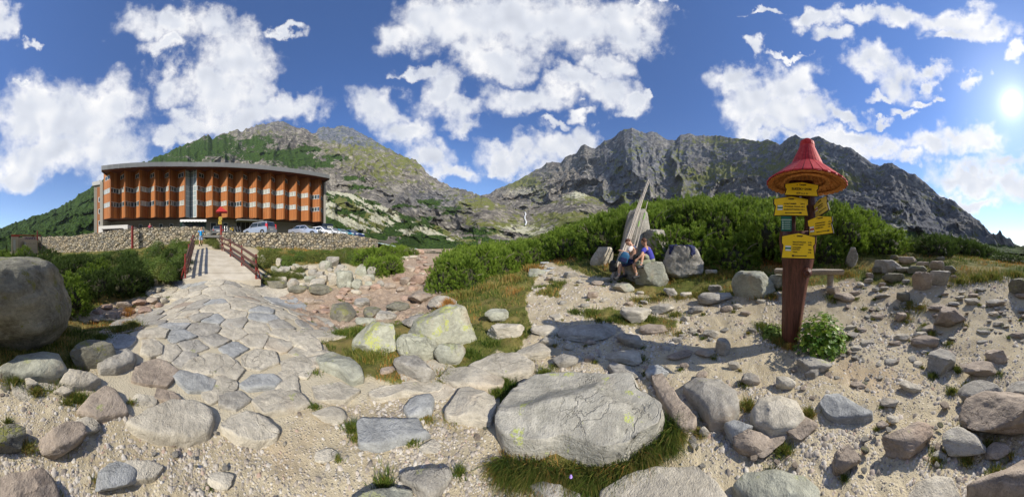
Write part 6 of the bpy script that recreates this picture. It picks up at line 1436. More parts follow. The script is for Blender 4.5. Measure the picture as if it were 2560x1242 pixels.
for i in range(26):
    th = i * 2.4; r_ = .30 * math.sqrt((i + 1) / 26); mb.tube([(0, 0, 0), (math.cos(th) * r_ * .5, math.sin(th) * r_ * .5, .2), (math.cos(th) * r_, math.sin(th) * r_, .44 - r_ * .6)], .004, 4)
mb.build('stems', M['leaf'], e_)
p, d = gp(1935, 838); e_ = empty('plant', p, 0, 'small dark-leaved plant at the left foot of the signpost', 'plant'); link('leaves', lobed(170, .22, .20, 4), M['leaf'], e_)
# the single violet harebell in the grass by the largest boulder
p, d = gp(1427, 1228); e_ = empty('harebell', p, 0, 'single violet flower in the long grass under the largest boulder', 'flower'); mb = MB(); mb.tube([(0, 0, 0), (.004, 0, .10)], .0015, 4); mb.build('stem', M['leaf'], e_)
mb = MB(); mb.lathe([(.002, .113), (.006, .110), (.008, .104), (.012, .098)], 10); mb.build('petals', simple('violet_petals', (.36,.24,.62), .5), e_)

# ------------------------------------------------------------------ concrete footbridge with its railings
br = empty('footbridge', (-8.5, .6, .3), 0, 'sloping concrete footbridge with three-rail dark timber railings on red steel posts', 'footbridge')
def dk(px, py, d): return ray(px, py, d)
NL, NR_ = dk(457, 700, 9.6), dk(652, 702, 9.4); FL, FR = dk(481, 624, 16.6), dk(556, 627, 16.4)
def deckp(u, v_): return NL.lerp(NR_, u).lerp(FL.lerp(FR, u), v_)
m, t = newmat('deck_concrete'); v = coords(t, True); n = t.noise(v, 1.3, 6, .65); n2 = t.noise(v, 40, 4, .7)
c = t.mix(t.ss(n, .3, .7), (.42,.37,.29), (.55,.50,.41)); c = t.mix(t.ss(n2, .5, .7, 0, .4), c, (.28,.25,.20)); c = t.mix(t.ss(t.noise(v, .6, 4), .55, .75, 0, .5), c, (.36,.29,.21))
finish(t, c, .9, n2, .3, .005, spec=.2); M['deck'] = m
NUv = 26; vs = []; fs = []
for i in range(NUv + 1):
    for j in range(9):
        p = deckp(j / 8, i / NUv); p.z += .10 * math.sin(PI * i / NUv) + random.uniform(-.004, .004) + .05
        if i == 0: p += Vector((0, 0, random.uniform(-.01, .01)))
        vs.append(p)
k = len(vs); vs += [p - Vector((0, 0, .28)) for p in vs]
for i in range(NUv):
    for j in range(8):
        q = (i*9+j, i*9+j+1, (i+1)*9+j+1, (i+1)*9+j); fs += [q, tuple(x + k for x in reversed(q))]
for i in range(NUv):
    for j in (0, 8): fs.append((i*9+j, (i+1)*9+j, (i+1)*9+j+k, i*9+j+k))
for j in range(8):
    for i in (0, NUv): fs.append((i*9+j, i*9+j+1, i*9+j+1+k, i*9+j+k))
mb = MB(); mb.add(vs, fs); lp(mb, 'deck', M['deck'], br)
M['joint'] = simple('joint_tar', (.10,.085,.07), .9)
for v_ in (.12, .30, .62):
    mb = MB(); p, q = deckp(0, v_), deckp(.98, v_); zz = .055 + .10 * math.sin(PI * v_); mb.hexa([p + Vector((0, 0, zz)), q + Vector((0, 0, zz)), q + Vector((-.05, 0, zz)), p + Vector((-.05, 0, zz)), p + Vector((0, 0, zz + .004)), q + Vector((0, 0, zz + .004)), q + Vector((-.05, 0, zz + .004)), p + Vector((-.05, 0, zz + .004))]); lp(mb, 'joint', M['joint'], br)
for side, us, vv_ in ((1, .955, (.02, .30, .62, .95)), (0, .03, (.02, .33, .66, .97))):
    posts = []
    for v_ in vv_:
        p = deckp(us, v_) + Vector((0, 0, .10 * math.sin(PI * v_) + .04)); mb = MB(); mb.tube([p, p + Vector((0, 0, 1.18))], .045, 8)
        out = (deckp(1, v_) - deckp(0, v_)).normalized() * (.22 if side else -.22)
        mb.tube([p + out * 1.0 + Vector((0, 0, -.02)), p + Vector((0, 0, .75))], .03, 6); mb.tube([p - out * .1, p + out * 1.1], .03, 6)
        lp(mb, 'post', M['rail_red'], br); posts.append((p, out))
    for hgt in (1.08, .72, .36):
        inn = -.10 if side else .10
        pts = [];
        for (p, out), v_ in zip(posts, vv_): pts.append(p - out * .4 + Vector((0, 0, hgt + random.uniform(-.015, .015))))
        d0 = (pts[0] - pts[1]).normalized(); pts = [pts[0] + d0 * .28] + pts + [pts[-1] - (pts[-2] - pts[-1]).normalized() * .3]
        mb = MB(); mb.tube(pts, [.072] * 3 + [.068] * (len(pts) - 3), 10, jit=.12); lp(mb, 'rail', M['rail_wood'], br, bevel=0)

# ------------------------------------------------------------------ trail signpost with the tall red hat
SD0 = 3.55; sp = empty('signpost', tuple(ray(1980, 850, SD0)), 0, 'carved trail signpost with tall red pointed roof and yellow boards in the right foreground', 'signpost')
def sray(px, py, d=SD0): return ray(px, py, d)
def loftlog(rows, n=22, seed=0, furrow=.012):
    vs = []; fs = []; r = random.Random(seed); ph = [r.uniform(0, 6.28) for _ in range(6)]
    side = Vector((math.cos(az(1980)), -math.sin(az(1980)), 0)); fwd = Vector((math.sin(az(1980)), math.cos(az(1980)), 0))
    for i, (px0, px1, py, dd) in enumerate(rows):
        c_ = sray((px0 + px1) / 2, py, dd); R0 = (px1 - px0) * dd / F / 2
        for j in range(n):
            th = 2 * PI * j / n; rr_ = R0 * (1 + .045 * math.sin(3 * th + ph[0]) + .03 * math.sin(5 * th + ph[1])) + furrow * (1 if j % 3 == 0 else 0) * -1 + r.uniform(-.003, .003)
            vs.append(c_ + side * math.cos(th) * rr_ + fwd * math.sin(th) * rr_ * .85)
    for i in range(len(rows) - 1):
        for j in range(n): fs.append((i*n+j, i*n+(j+1) % n, (i+1)*n+(j+1) % n, (i+1)*n+j))
    fs.append(tuple(range(n-1, -1, -1))); fs.append(tuple((len(rows)-1)*n + j for j in range(n)))
    return vs, fs
mb = MB(); mb.add(*loftlog([(1957, 1998, 880, SD0), (1955, 1998, 850, SD0), (1954, 2003, 820, SD0), (1955, 2008, 790, SD0), (1956, 2014, 750, SD0), (1957, 2020, 715, SD0), (1957, 2026, 690, SD0), (1957, 2032, 670, SD0), (1955, 2036, 650, SD0), (1951, 2040, 625, SD0), (1949, 2043, 600, SD0), (1950, 2041, 580, SD0)], seed=2)); o = lp(mb, 'trunk', M['log'], sp, smooth=True); o.data.polygons.foreach_set('use_smooth', [True] * len(o.data.polygons))
for nm, rows, sd in (('fork', [(1948, 1990, 592, SD0), (1950, 1989, 570, SD0), (1954, 1990, 540, SD0), (1960, 1996, 510, SD0), (1966, 2002, 480, SD0), (1972, 2010, 455, SD0)], 3), ('fork', [(2005, 2042, 592, SD0), (2010, 2043, 570, SD0), (2011, 2044, 540, SD0), (2006, 2041, 510, SD0), (2002, 2038, 480, SD0), (2000, 2034, 455, SD0)], 4)):
    mb = MB(); mb.add(*loftlog(rows, seed=sd)); o = lp(mb, nm, M['log'], sp); o.data.polygons.foreach_set('use_smooth', [True] * len(o.data.polygons))
mb = MB(); kp = sray(2018, 682, SD0 - .22); mb.lathe([(.085, 0), (.07, .05), (.045, .085), (.035, .088), (.02, .07), (.001, .068)], 14, Matrix.Translation(kp) @ Matrix.Rotation(-az(2018), 4, 'Z') @ Matrix.Rotation(PI/2 , 4, 'X')); lp(mb, 'branch_stub', M['log'], sp)
# roof: overlapping boards, cone above, wide brim below
hc = sray(2018, 621, SD0); hatM = Matrix.Translation((hc.x, hc.y, 0))
def zat(py, dd=SD0): return EYE + dd * (CY - py) / F
NB = 30
def boards(r0, z0, r1, z1, th, name, mat, jag=0.0, under=None, slope_drop=0.0):
    top = MB(); und = MB(); r = random.Random(3)
    for k in range(NB):
        a0, a1 = 2 * PI * (k + .06) / NB, 2 * PI * (k + .94) / NB; am = (a0 + a1) / 2; j = r.uniform(-.2, 1) * jag
        def P_(rad, a_, z): return hatM @ Vector((rad * math.cos(a_), rad * math.sin(a_), z))
        e1 = r1 + jag * .55
        top.add([P_(r0, a0, z0), P_(r0, a1, z0), P_(r1, a1, z1), P_(e1 + j * .1, am, z1 - slope_drop * .6), P_(r1, a0, z1),
                 P_(r0, a0, z0 + th), P_(r0, a1, z0 + th), P_(r1, a1, z1 + th), P_(e1 + j * .1, am, z1 + th - slope_drop * .6), P_(r1, a0, z1 + th)],
                [(5, 9, 8, 7, 6), (0, 1, 6, 5), (1, 2, 7, 6), (2, 3, 8, 7), (3, 4, 9, 8), (4, 0, 5, 9), (0, 4, 3, 2, 1)], (k * 7 + k // 3) % 2)
        if under:
            und.add([P_(r0, a0, z0 - .004), P_(r0, a1, z0 - .004), P_(r1 - .012, a1, z1 - .002), P_(e1 - .02, am, z1 - .003 - slope_drop * .6), P_(r1 - .012, a0, z1 - .002), P_(r0, a0, z0 - .018), P_(r0, a1, z0 - .018), P_(r1 - .012, a1, z1 - .016), P_(e1 - .02, am, z1 - .017 - slope_drop * .6), P_(r1 - .012, a0, z1 - .016)],
                    [(5, 6, 7, 8, 9), (0, 5, 9, 4), (1, 6, 5, 0), (2, 7, 6, 1), (3, 8, 7, 2), (4, 9, 8, 3), (0, 4, 3, 2, 1)])
    o = lp(top, name, [M[mat], M[mat + '2']], sp)
    if under: lp(und, under, M['hat_under'], sp)
ZB_, ZS, ZC = zat(462), zat(416), zat(364)
boards(.285, ZS - .01, .70, ZB_, .022, 'brim', 'hat_red', .035, 'brim_underside', .02)
boards(.115, ZC - .01, .295, ZS - .012, .022, 'cone', 'hat_red')
mb = MB(); mb.lathe([(.112, ZC + .004), (.290, ZS + .002), (.69, ZB_ + .010)], 40, hatM); lp(mb, 'gap_shade', M['black'], sp)  # added black cone just under the boards, shades their gaps by colour
mb = MB(); mb.lathe([(.13, ZC - .05), (.135, ZC + .0), (.125, ZC + .055), (.10, ZC + .065), (.07, ZC + .10), (.001, ZC + .125)], 20, hatM); lp(mb, 'cap', M['hat_red'], sp)
mb = MB(); mb.lathe([(.33, ZB_ + .05), (.40, ZB_ + .02), (.42, ZB_ + .05), (.34, ZB_ + .10)], 24, hatM); mb.lathe([(.60, ZB_ + .01), (.63, ZB_ - .01), (.64, ZB_ + .02)], 24, hatM); lp(mb, 'support_ring', M['hat_under'], sp)

OUT_A = [(0, 0), (.05, .5), (0, .60), (0, .86), (.5, 1.0), (1, .86), (1, .60), (.95, .5), (1, 0)]
def board(px0, px1, py0, py1, dd, yawoff, lean, outline, mat, texts, marks, label, frame=True, d2=None):
    """py0 top, py1 bottom; local x right, z up, y away from the viewer"""
    pc = ray((px0 + px1) / 2, (py0 + py1) / 2, dd); w_ = (px1 - px0) * dd / F / max(.3, math.cos(yawoff)); h_ = (py1 - py0) * dd / F
    Mx = Matrix.Translation(pc) @ Matrix.Rotation(-az((px0 + px1) / 2) + yawoff, 4, 'Z') @ Matrix.Rotation(lean, 4, 'Y')
    poly = [((x - .5) * w_, (z - .5) * h_) for x, z in outline]
    mb = MB(); mb.prism(poly, 0, .006, Mx); so = lp(mb, 'sign_board', M[mat], sp)
    if label: so['label'] = label
    if frame:
        mb = MB(); mb.prism([(x * 1.07, z * 1.06) for x, z in poly], .008, .034, Mx); b = mb.mesh('backing'); b.transform(Matrix.Translation(-Vector(sp.location))); link('backing', b, M['darkframe'], so)
    tx = []
    for (s, x, z, sz, al, bold) in texts:
        me = textmesh(s, sz * h_, .0008, al, bold * h_); me.transform(Mx @ Matrix.Translation(((x - .5) * w_, -.0025, (z - .5) * h_)) @ Matrix.Rotation(PI/2, 4, 'X')); tx.append(me)
    bm = bmesh.new()
    for me in tx: bm.from_mesh(me)
    for kind, x, z, a_, b_ in [q for q in marks if q[0] in ('arrowL', 'arrowR', 'dot')]:
        X0, Z0 = (x - .5) * w_, (z - .5) * h_
        if kind == 'dot': mk = MB(); mk.prism([(X0 + a_ * h_ * math.cos(t_), Z0 + a_ * h_ * math.sin(t_)) for t_ in [k * PI / 4 for k in range(8)]], -.003, -.001, Mx)
        else:
            L_, s_ = a_ * w_, (1 if kind == 'arrowR' else -1); th_ = .016 * h_; mk = MB()
            mk.prism([(X0 - L_ / 2, Z0 - th_), (X0 + L_ / 2, Z0 - th_), (X0 + L_ / 2, Z0 + th_), (X0 - L_ / 2, Z0 + th_)], -.003, -.001, Mx)
            e_ = X0 + s_ * L_ / 2; mk.prism([(e_, Z0 - th_ * 2.4), (e_ + s_ * L_ * .09, Z0), (e_, Z0 + th_ * 2.4)], -.003, -.001, Mx)
            e_ = X0 - s_ * L_ / 2; mk.prism([(e_ - s_ * L_ * .02, Z0 - th_ * 2.3), (e_ + s_ * L_ * .14, Z0 - th_ * 2.3), (e_ + s_ * L_ * .18, Z0), (e_ + s_ * L_ * .14, Z0 + th_ * 2.3), (e_ - s_ * L_ * .02, Z0 + th_ * 2.3), (e_ + s_ * L_ * .03, Z0)], -.0034, -.0012, Mx)
        bm.from_mesh(mk.mesh())
    me = bpy.data.meshes.new('lettering'); bm.to_mesh(me); bm.free(); me.transform(Matrix.Translation(-Vector(sp.location))); link('lettering', me, M['black'], so)
    for kind, x, z, a_, b_ in [q for q in marks if q[0] in ('green', 'red')]:
        X0, Z0, ww, hh_ = (x - .5) * w_, (z - .5) * h_, a_ * w_, b_ * h_
        mk = MB(); mk.prism([(X0 - ww * .54, Z0 - hh_ * .54), (X0 + ww * .54, Z0 - hh_ * .54), (X0 + ww * .54, Z0 + hh_ * .54), (X0 - ww * .54, Z0 + hh_ * .54)], -.0012, 0.0, Mx, 0)
        mk.prism([(X0 - ww / 2, Z0 - hh_ / 2), (X0 + ww / 2, Z0 - hh_ / 2), (X0 + ww / 2, Z0 + hh_ / 2), (X0 - ww / 2, Z0 + hh_ / 2)], -.0024, -.0014, Mx, 1)
        mk.prism([(X0 - ww / 2, Z0 - hh_ / 6), (X0 + ww / 2, Z0 - hh_ / 6), (X0 + ww / 2, Z0 + hh_ / 6), (X0 - ww / 2, Z0 + hh_ / 6)], -.0036, -.0026, Mx, 2)
        me = mk.mesh('trail_mark'); me.transform(Matrix.Translation(-Vector(sp.location))); link('trail_mark', me, [M['black'], M['white'], M['signgreen' if kind == 'green' else 'signred']], so)
    return so
B_ = .004
board(1963, 2045, 457, 488, 3.22, 0, .04, [(0, .02), (.05, .45), (.0, .62), (0, .86), (.5, 1.04), (1, .86), (1, .62), (.95, .45), (1, 0)], 'yellow',
      [('TANAP', .53, .77, .17, 'CENTER', .008), ('SLIEZSKY DOM', .5, .42, .24, 'CENTER', .008), ('1670 m n. m.', .52, .10, .19, 'CENTER', .006)], [('dot', .36, .82, .04, 0)], 'top yellow board reading SLIEZSKY DOM')
board(1936, 2020, 491, 538, 3.30, .05, .0, OUT_A, 'yellow',
      [('TANAP', .5, .83, .095, 'CENTER', .006), ('POĽSKÝ HREBEŇ', .28, .58, .088, 'LEFT', B_), ('2.00 h', .90, .58, .088, 'RIGHT', B_), ('VÝCHODNÁ VYSOKÁ', .28, .43, .088, 'LEFT', B_), ('2.45 h', .90, .43, .088, 'RIGHT', B_), ('ZAMRZNUTÝ KOTOL', .28, .28, .088, 'LEFT', B_), ('2.15 h', .90, .28, .088, 'RIGHT', B_)],
      [('green', .17, .40, .15, .25), ('arrowL', .58, .13, .46, 0)], 'yellow board with green mark at the upper left')
board(2035, 2067, 496, 536, 3.30, -.95, -.25, OUT_A, 'yellow_pale',
      [('TANAP', .5, .80, .10, 'CENTER', .006), ('BATIZOVSKÉ', .34, .55, .085, 'LEFT', B_), ('PLESO 1.00h', .34, .42, .085, 'LEFT', B_)], [('red', .19, .5, .2, .26), ('arrowR', .6, .2, .5, 0)], 'pale glaring board turned to the right')
board(2020, 2079, 540, 586, 3.22, -.38, -.10, OUT_A, 'yellow',
      [('TANAP', .54, .85, .10, 'CENTER', .006), ('BATIZOVSKÉ PLESO', .31, .60, .068, 'LEFT', B_), ('1.00h', .97, .60, .068, 'RIGHT', B_), ('POPRADSKÉ PLESO', .31, .47, .068, 'LEFT', B_), ('2.30h', .95, .47, .068, 'RIGHT', B_), ('ŠTRBSKÉ PLESO', .30, .34, .068, 'LEFT', B_), ('4.00h', .94, .34, .068, 'RIGHT', B_)],
      [('red', .15, .34, .18, .30), ('arrowL', .62, .15, .5, 0), ('dot', .38, .9, .02, 0)], 'tilted yellow board with red mark on the right')
board(1955, 2037, 583, 645, 3.18, .02, .03, OUT_A, 'yellow',
      [('TANAP', .53, .86, .075, 'CENTER', .006), ('VELICKÁ POĽANA', .32, .62, .066, 'LEFT', .003), ('0:15h', .90, .62, .062, 'RIGHT', .003), ('VELICKÝ MOST', .32, .52, .066, 'LEFT', .003), ('0:45h', .90, .52, .062, 'RIGHT', .003), ('TATRANSKÁ', .32, .405, .062, 'LEFT', .003), ('POLIANKA', .32, .325, .062, 'LEFT', .003), ('1:20h', .90, .325, .062, 'RIGHT', .003), ('ŠTÔLA', .32, .215, .066, 'LEFT', .003), ('2:15h', .90, .215, .062, 'RIGHT', .003)],
      [('green', .19, .385, .17, .20), ('arrowR', .52, .09, .42, 0), ('dot', .36, .885, .014, 0)], 'lowest yellow board with green mark, largest of the boards')
# small green notice
pc = ray(1966, 559, 3.24); Mx = Matrix.Translation(pc) @ Matrix.Rotation(-az(1966) + .1, 4, 'Z'); w_, h_ = 26 * 3.24 / F, 37 * 3.24 / F
mb = MB(); mb.prism([(-w_/2, -h_/2), (w_/2, -h_/2), (w_/2, h_/2), (-w_/2, h_/2)], 0, .008, Mx); gn = lp(mb, 'notice_board', simple('notice_green', (.008,.11,.075), .35), sp)
mb = MB(); mb.prism([(-w_*.53, -h_*.53), (w_*.53, -h_*.53), (w_*.53, h_*.53), (-w_*.53, h_*.53)], .0085, .014, Mx); me = mb.mesh('border'); me.transform(Matrix.Translation(-Vector(sp.location))); link('border', me, M['black'], gn)
mb = MB(); mb.prism([(-w_*.48, h_*.25), (w_*.48, h_*.25), (w_*.48, h_*.29), (-w_*.48, h_*.29)], -.002, -.0005, Mx)
for k in range(5): z = h_ * (.14 - .12 * k); mb.prism([(-w_*.40, z - h_*.035), (-w_*.28, z - h_*.035), (-w_*.28, z + h_*.03), (-w_*.40, z + h_*.03)], -.002, -.0005, Mx); mb.prism([(-w_*.20, z - .003), (w_*.38, z - .003), (w_*.38, z + .003), (-w_*.20, z + .003)], -.002, -.0005, Mx)
me = mb.mesh('pictograms'); me.transform(Matrix.Translation(-Vector(sp.location))); link('pictograms', me, simple('notice_print', (.55,.68,.62), .5), gn)

# ------------------------------------------------------------------ bench, leaning poles
bn = empty('bench', tuple(ray(2025, 715, 5.5)), 0, 'rough half-log bench behind the signpost', 'bench')
d_ = 5.45; L0, L1 = ray(1938, 672, d_), ray(2108, 674, d_ + .05); mb = MB(); u_ = (L1 - L0).normalized(); n_ = Vector((-u_.y, u_.x, 0))
sec = [(-.17, 0), (.17, 0), (.17, -.05), (.10, -.13), (-.10, -.13), (-.17, -.05)]; vs = []
for k in range(7):
    p = L0.lerp(L1, k / 6)
    for (a_, b_) in sec: vs.append(p + n_ * (a_ + random.uniform(-.008, .008)) + Vector((0, 0, b_ + random.uniform(-.008, .008))))
fs = [(i*6+j, i*6+(j+1) % 6, (i+1)*6+(j+1) % 6, (i+1)*6+j) for i in range(6) for j in range(6)] + [tuple(range(5, -1, -1)), tuple(36 + j for j in range(6))]
mb.add(vs, fs); lp(mb, 'seat', M['oldwood'], bn, bevel=.012)
for px in (2076, 1964): p = ray(px, 686, d_ + .02); mb = MB(); mb.tube([p, Vector((p.x, p.y, gz(p.x, p.y) - .15))], [.085, .095], 10, jit=.1); lp(mb, 'leg', M['oldwood'], bn)

POLES = [((1531, 688), (1621, 449), 7.1, 8.6), ((1537, 684), (1623, 453), 7.2, 8.65), ((1543, 683), (1612, 470), 7.25, 8.55), ((1528, 678), (1606, 482), 7.15, 8.5), ((1548, 680), (1618, 462), 7.3, 8.6), ((1540, 676), (1590, 532), 7.25, 8.2)]
for i, (a_, b_, d0, d1) in enumerate(POLES):
    p, q = ray(*a_, d0), ray(*b_, d1); p.z = min(p.z, gz(p.x, p.y) + .02); mb = MB(); mb.tube([p, p.lerp(q, .5) + Vector((0, 0, -.02)), q], [.036, .03, .02], 7, jit=.12)
    tag(mb.build('pole', M['pole']), 'long weathered pole of the tall bundle leaning on the pointed rock', 'pole', 'tall bundle of leaning poles')
for a_, b_, d0, d1, lab in (((1578, 640), (1619, 504), 7.9, 8.5, 'shorter pole with a green-painted band right of the tall pole bundle'), ((1572, 655), (1604, 528), 7.9, 8.45, 'shorter forked pole just behind the green-banded pole'), ((1548, 672), (1590, 533), 7.6, 8.4, 'short yellowish pole between the tall bundle and the rock')):
    p, q = ray(*a_, d0), ray(*b_, d1); p.z = gz(p.x, p.y); mb = MB(); mb.tube([p, p.lerp(q, .5), q], [.036, .03, .02], 7, jit=.1); o = mb.build('pole', M['pole']); tag(o, lab, 'pole')
    if 'green' in lab: mb = MB(); mb.tube([p.lerp(q, .72), p.lerp(q, .82)], [.034, .032], 7); c_ = mb.build('painted_band', simple('green_band', (.25,.42,.10), .6)); c_.parent = o

# rope fence posts and ropes beyond the right thicket
mb = MB(); pts = [ray(2482, 646, 11), ray(2500, 648.5, 10.6), ray(2520, 651, 10.2), ray(2540, 652.5, 9.9), ray(2600, 657, 9.4)]; mb.tube(pts, .018, 5); tag(mb.build('rope', M['white']), 'upper white guide rope strung at the right edge of the picture', 'rope')
mb = MB(); pts = [ray(2508, 679, 8.2), ray(2525, 683, 8.0), ray(2545, 686, 7.8), ray(2600, 689, 7.6)]; mb.tube(pts, .013, 5); tag(mb.build('rope', M['white']), 'lower white guide rope low in the grass at the right edge', 'rope')

# ------------------------------------------------------------------ vehicles on the terrace
def carpaint(name, col, metal=.4): 
    m, t = newmat(name); n = t.noise(coords(t, rnd=False), 1.2, 3); finish(t, t.mix(n, tuple(x * .93 for x in col), col), .28, metal=metal, spec=.5, Coat_Weight=.6, Coat_Roughness=.05); return m
M['tyre'] = simple('tyre_rubber', (.015,.015,.015), .8); M['rim'] = simple('wheel_rim', (.45,.45,.46), .3, metal=.7); M['cglass'] = simple('car_glass', (.015,.025,.035), .05, .3, 1.0, spec=.9); M['lampw'] = simple('headlamp_glass', (.65,.68,.7), .1, spec=.9); M['lampr'] = simple('tail_lamp', (.55,.02,.03), .15, spec=.8)
def car(px, py, d, head, paint, L=4.3, W=1.72, H=1.48, kind='hatch', label='', dz=0):
    p = ray(px, py, d); e_ = empty('parked_car', (p.x, p.y, terr_z(p.x) + .0 + dz), head, label, 'car', 'cars parked on the terrace')
    l2 = L / 2
    # side profile of the body: x forward, z up
    if kind == 'sedan': low = [(-l2, .35), (-l2, .95), (-l2 + .15, 1.02), (-l2 + .75, 1.04), (l2 - 1.25, .98), (l2 - .35, .82), (l2 - .02, .62), (l2, .35)]; cab = [(-l2 + .55, 1.02), (-l2 + 1.25, H), (.25, H), (l2 - 1.25, .98)]
    elif kind == 'van': low = [(-l2, .35), (-l2, .75), (-l2 + .03, .98), (l2 - 1.1, 1.02), (l2 - .35, .86), (l2 - .02, .62), (l2, .35)]; cab = [(-l2 + .06, .98), (-l2 + .28, H), (.45, H + .01), (l2 - 1.0, 1.0)]
    else: low = [(-l2, .35), (-l2, .75), (-l2 + .05, .96), (l2 - 1.2, .98), (l2 - .35, .80), (l2 - .02, .60), (l2, .35)]; cab = [(-l2 + .10, .96), (-l2 + .45, H - .03), (.15, H), (l2 - 1.1, .98)]
    def shell(prof, w0, w1, zref0, zref1):
        vs = []
        for s in (-1, 1):
            for (x, z) in prof: k_ = (z - zref0) / (zref1 - zref0); vs.append((x, s * (w0 + (w1 - w0) * k_) / 2, z))
        n = len(prof); return vs, [tuple(range(n)), tuple(range(2*n-1, n-1, -1))] + [(i, (i+1) % n, (i+1) % n + n, i + n) for i in range(n)]
    arch = []
    wl = [-l2 + .78, l2 - .82]
    for wx in wl: arch += [(wx - .38, .28), (wx - .33, .50), (wx - .15, .66), (wx + .15, .66), (wx + .33, .50), (wx + .38, .28)]
    body = [(-l2, .28)] + arch + [(l2, .28)] + list(reversed(low))
    mb = MB(); mb.add(*shell(body, W, W * .97, .3, 1.0)); link('body', mb.mesh('body', .035, 2), paint, e_)
    mb = MB(); mb.add(*shell(cab, W * .93, W * .76, .98, H)); link('roof', mb.mesh('roof', .05, 2), paint, e_)
    # windows: quads set just proud of the cabin
    def wp(x, z, s): k_ = (z - .98) / (H - .98); return Vector((x, s * ((W * .93 + (W * .76 - W * .93) * k_) / 2 + .012), z))
    def quad(nm, pts, mat, th=Vector((0, 0, .0))): mq = MB(); mq.add([*pts], [(0, 1, 2, 3)]); mm_ = mq.mesh(nm); link(nm, mm_, mat, e_)
    (xa, za), (xb, zb), (xc, zc), (xd, zd) = cab; z0_, z1_ = 1.05, H - .09
    def ed(x0, za_, x1, zb_, z): return x0 + (x1 - x0) * (z - za_) / (zb_ - za_)
    for s in (-1, 1):
        r0, r1 = ed(xa, za, xb, zb, z0_) + .10, ed(xa, za, xb, zb, z1_) + .08; f0, f1 = ed(xd, zd, xc, zc, z0_) - .16, ed(xd, zd, xc, zc, z1_) - .1; m0 = (r0 + f0) / 2 - .02
        quad('side_window', [wp(r0, z0_, s), wp(m0 - .04, z0_, s), wp(m0 - .04, z1_, s), wp(r1, z1_, s)], M['cglass']); quad('side_window', [wp(m0 + .04, z0_, s), wp(f0, z0_, s), wp(f1, z1_, s), wp(m0 + .04, z1_, s)], M['cglass'])
    def endq(nm, x0, zz0, x1, zz1, dx, mat, k0=.10, k1=.90):
        pts = []
        for kk, ss in ((k0, -1), (k0, 1), (k1, 1), (k1, -1)):
            x = x0 + (x1 - x0) * kk; z = zz0 + (zz1 - zz0) * kk; pts.append(Vector((x + dx, ss * (W * .93 + (W * .76 - W * .93) * (z - .98) / (H - .98)) / 2 * .88, z + .015)))
        quad(nm, pts, mat)
    endq('windscreen', xd, zd, xc, zc, .025, M['cglass']); endq('rear_window', xa, za, xb, zb, -.025, M['cglass'])
    for wx in wl:
        for s in (-1, 1):
            mb = MB(); mb.lathe([(.20, -.10), (.30, -.10), (.315, -.06), (.315, .06), (.30, .10), (.20, .10)], 20, Matrix.Translation((wx, s * (W / 2 - .12), .315)) @ Matrix.Rotation(PI/2, 4, 'X')); wh = link('wheel', mb.mesh('wheel'), M['tyre'], e_)
            mb = MB(); mb.lathe([(.001, .0), (.08, .02), (.2, .0), (.2, -.05), (.001, -.05)], 16, Matrix.Translation((wx, s * (W / 2 - .03), .315)) @ Matrix.Rotation(-s * PI/2, 4, 'X')); link('rim', mb.mesh('rim'), M['rim'], wh)
    for s in (-1, 1):
        mb = MB(); mb.box((l2 - .30, s * W * .36 - .17, .62), (l2 + .004, s * W * .36 + .17, .78)); link('headlight', mb.mesh('headlight', .03), M['lampw'], e_)
        zt_ = 1.32 if kind == 'van' else .9; mb = MB(); mb.box((-l2 - .012, s * W * .43 - .09, .70), (-l2 + .30, s * W * .43 + .06, zt_)); link('taillight', mb.mesh('taillight', .03), M['lampr'], e_)
        mb = MB(); mb.box((xd - .62, s * (W / 2 + .06) - .09, 1.0), (xd - .50, s * (W / 2 + .06) + .09, 1.12)); link('mirror', mb.mesh('mirror', .03), paint, e_)
    mb = MB(); mb.box((-l2 - .02, -.26, .60), (-l2 + .01, .26, .71)); link('number_plate', mb.mesh('number_plate'), M['white'], e_)
    mb = MB(); mb.box((l2 - .05, -.42, .42), (l2 + .012, .42, .58)); link('grille', mb.mesh('grille', .02), M['black'], e_)
    return e_
silver, white_, teal, blue, dark_ = carpaint('silver_paint', (.48,.50,.54), .6), carpaint('white_paint_car', (.80,.81,.82), 0), carpaint('teal_paint', (.02,.38,.45)), carpaint('deep_blue_paint', (.02,.06,.22)), carpaint('charcoal_paint', (.04,.04,.05))
def hd(px, rel): return -az(px) + rel            # heading measured from the line of sight
car(648, 585, 25.0, PI/2 - az(648) + .75, silver, 4.35, 1.75, 1.62, 'van', 'silver people carrier seen from behind, parked by the hotel entrance')
car(765, 585, 25.5, PI/2 - az(765) - 2.15, carpaint('pale_silver_paint', (.52,.54,.60), .6), 4.45, 1.75, 1.46, 'sedan', 'silver saloon facing right, first of the row behind the wall')
car(806, 585, 27.3, PI/2 - az(806) - 2.25, white_, 4.2, 1.72, 1.5, 'hatch', 'white hatchback next to the silver saloon')
car(832, 586, 29.0, PI/2 - az(832) - 2.35, carpaint('pearl_paint', (.70,.72,.74), .1), 4.2, 1.7, 1.45, 'hatch', 'second white car, squeezed between the white hatchback and the teal car')
car(852, 587, 30.8, PI/2 - az(852) - 2.4, teal, 4.2, 1.7, 1.46, 'hatch', 'turquoise car toward the right end of the wall')
car(878, 590, 32.5, PI/2 - az(878) - 2.45, blue, 4.5, 1.75, 1.45, 'sedan', 'dark blue car, last of the row at the right')
car(541, 588, 33.0, PI/2 - az(541) + .12, carpaint('grey_paint', (.30,.31,.32), .5), 4.1, 1.7, 1.45, 'hatch', 'small grey car seen from behind by the road corner')
car(437, 580, 33.5, PI/2 - az(437) - 1.7, dark_, 4.4, 1.75, 1.45, 'hatch', 'charcoal car mostly hidden behind the left rubble wall')
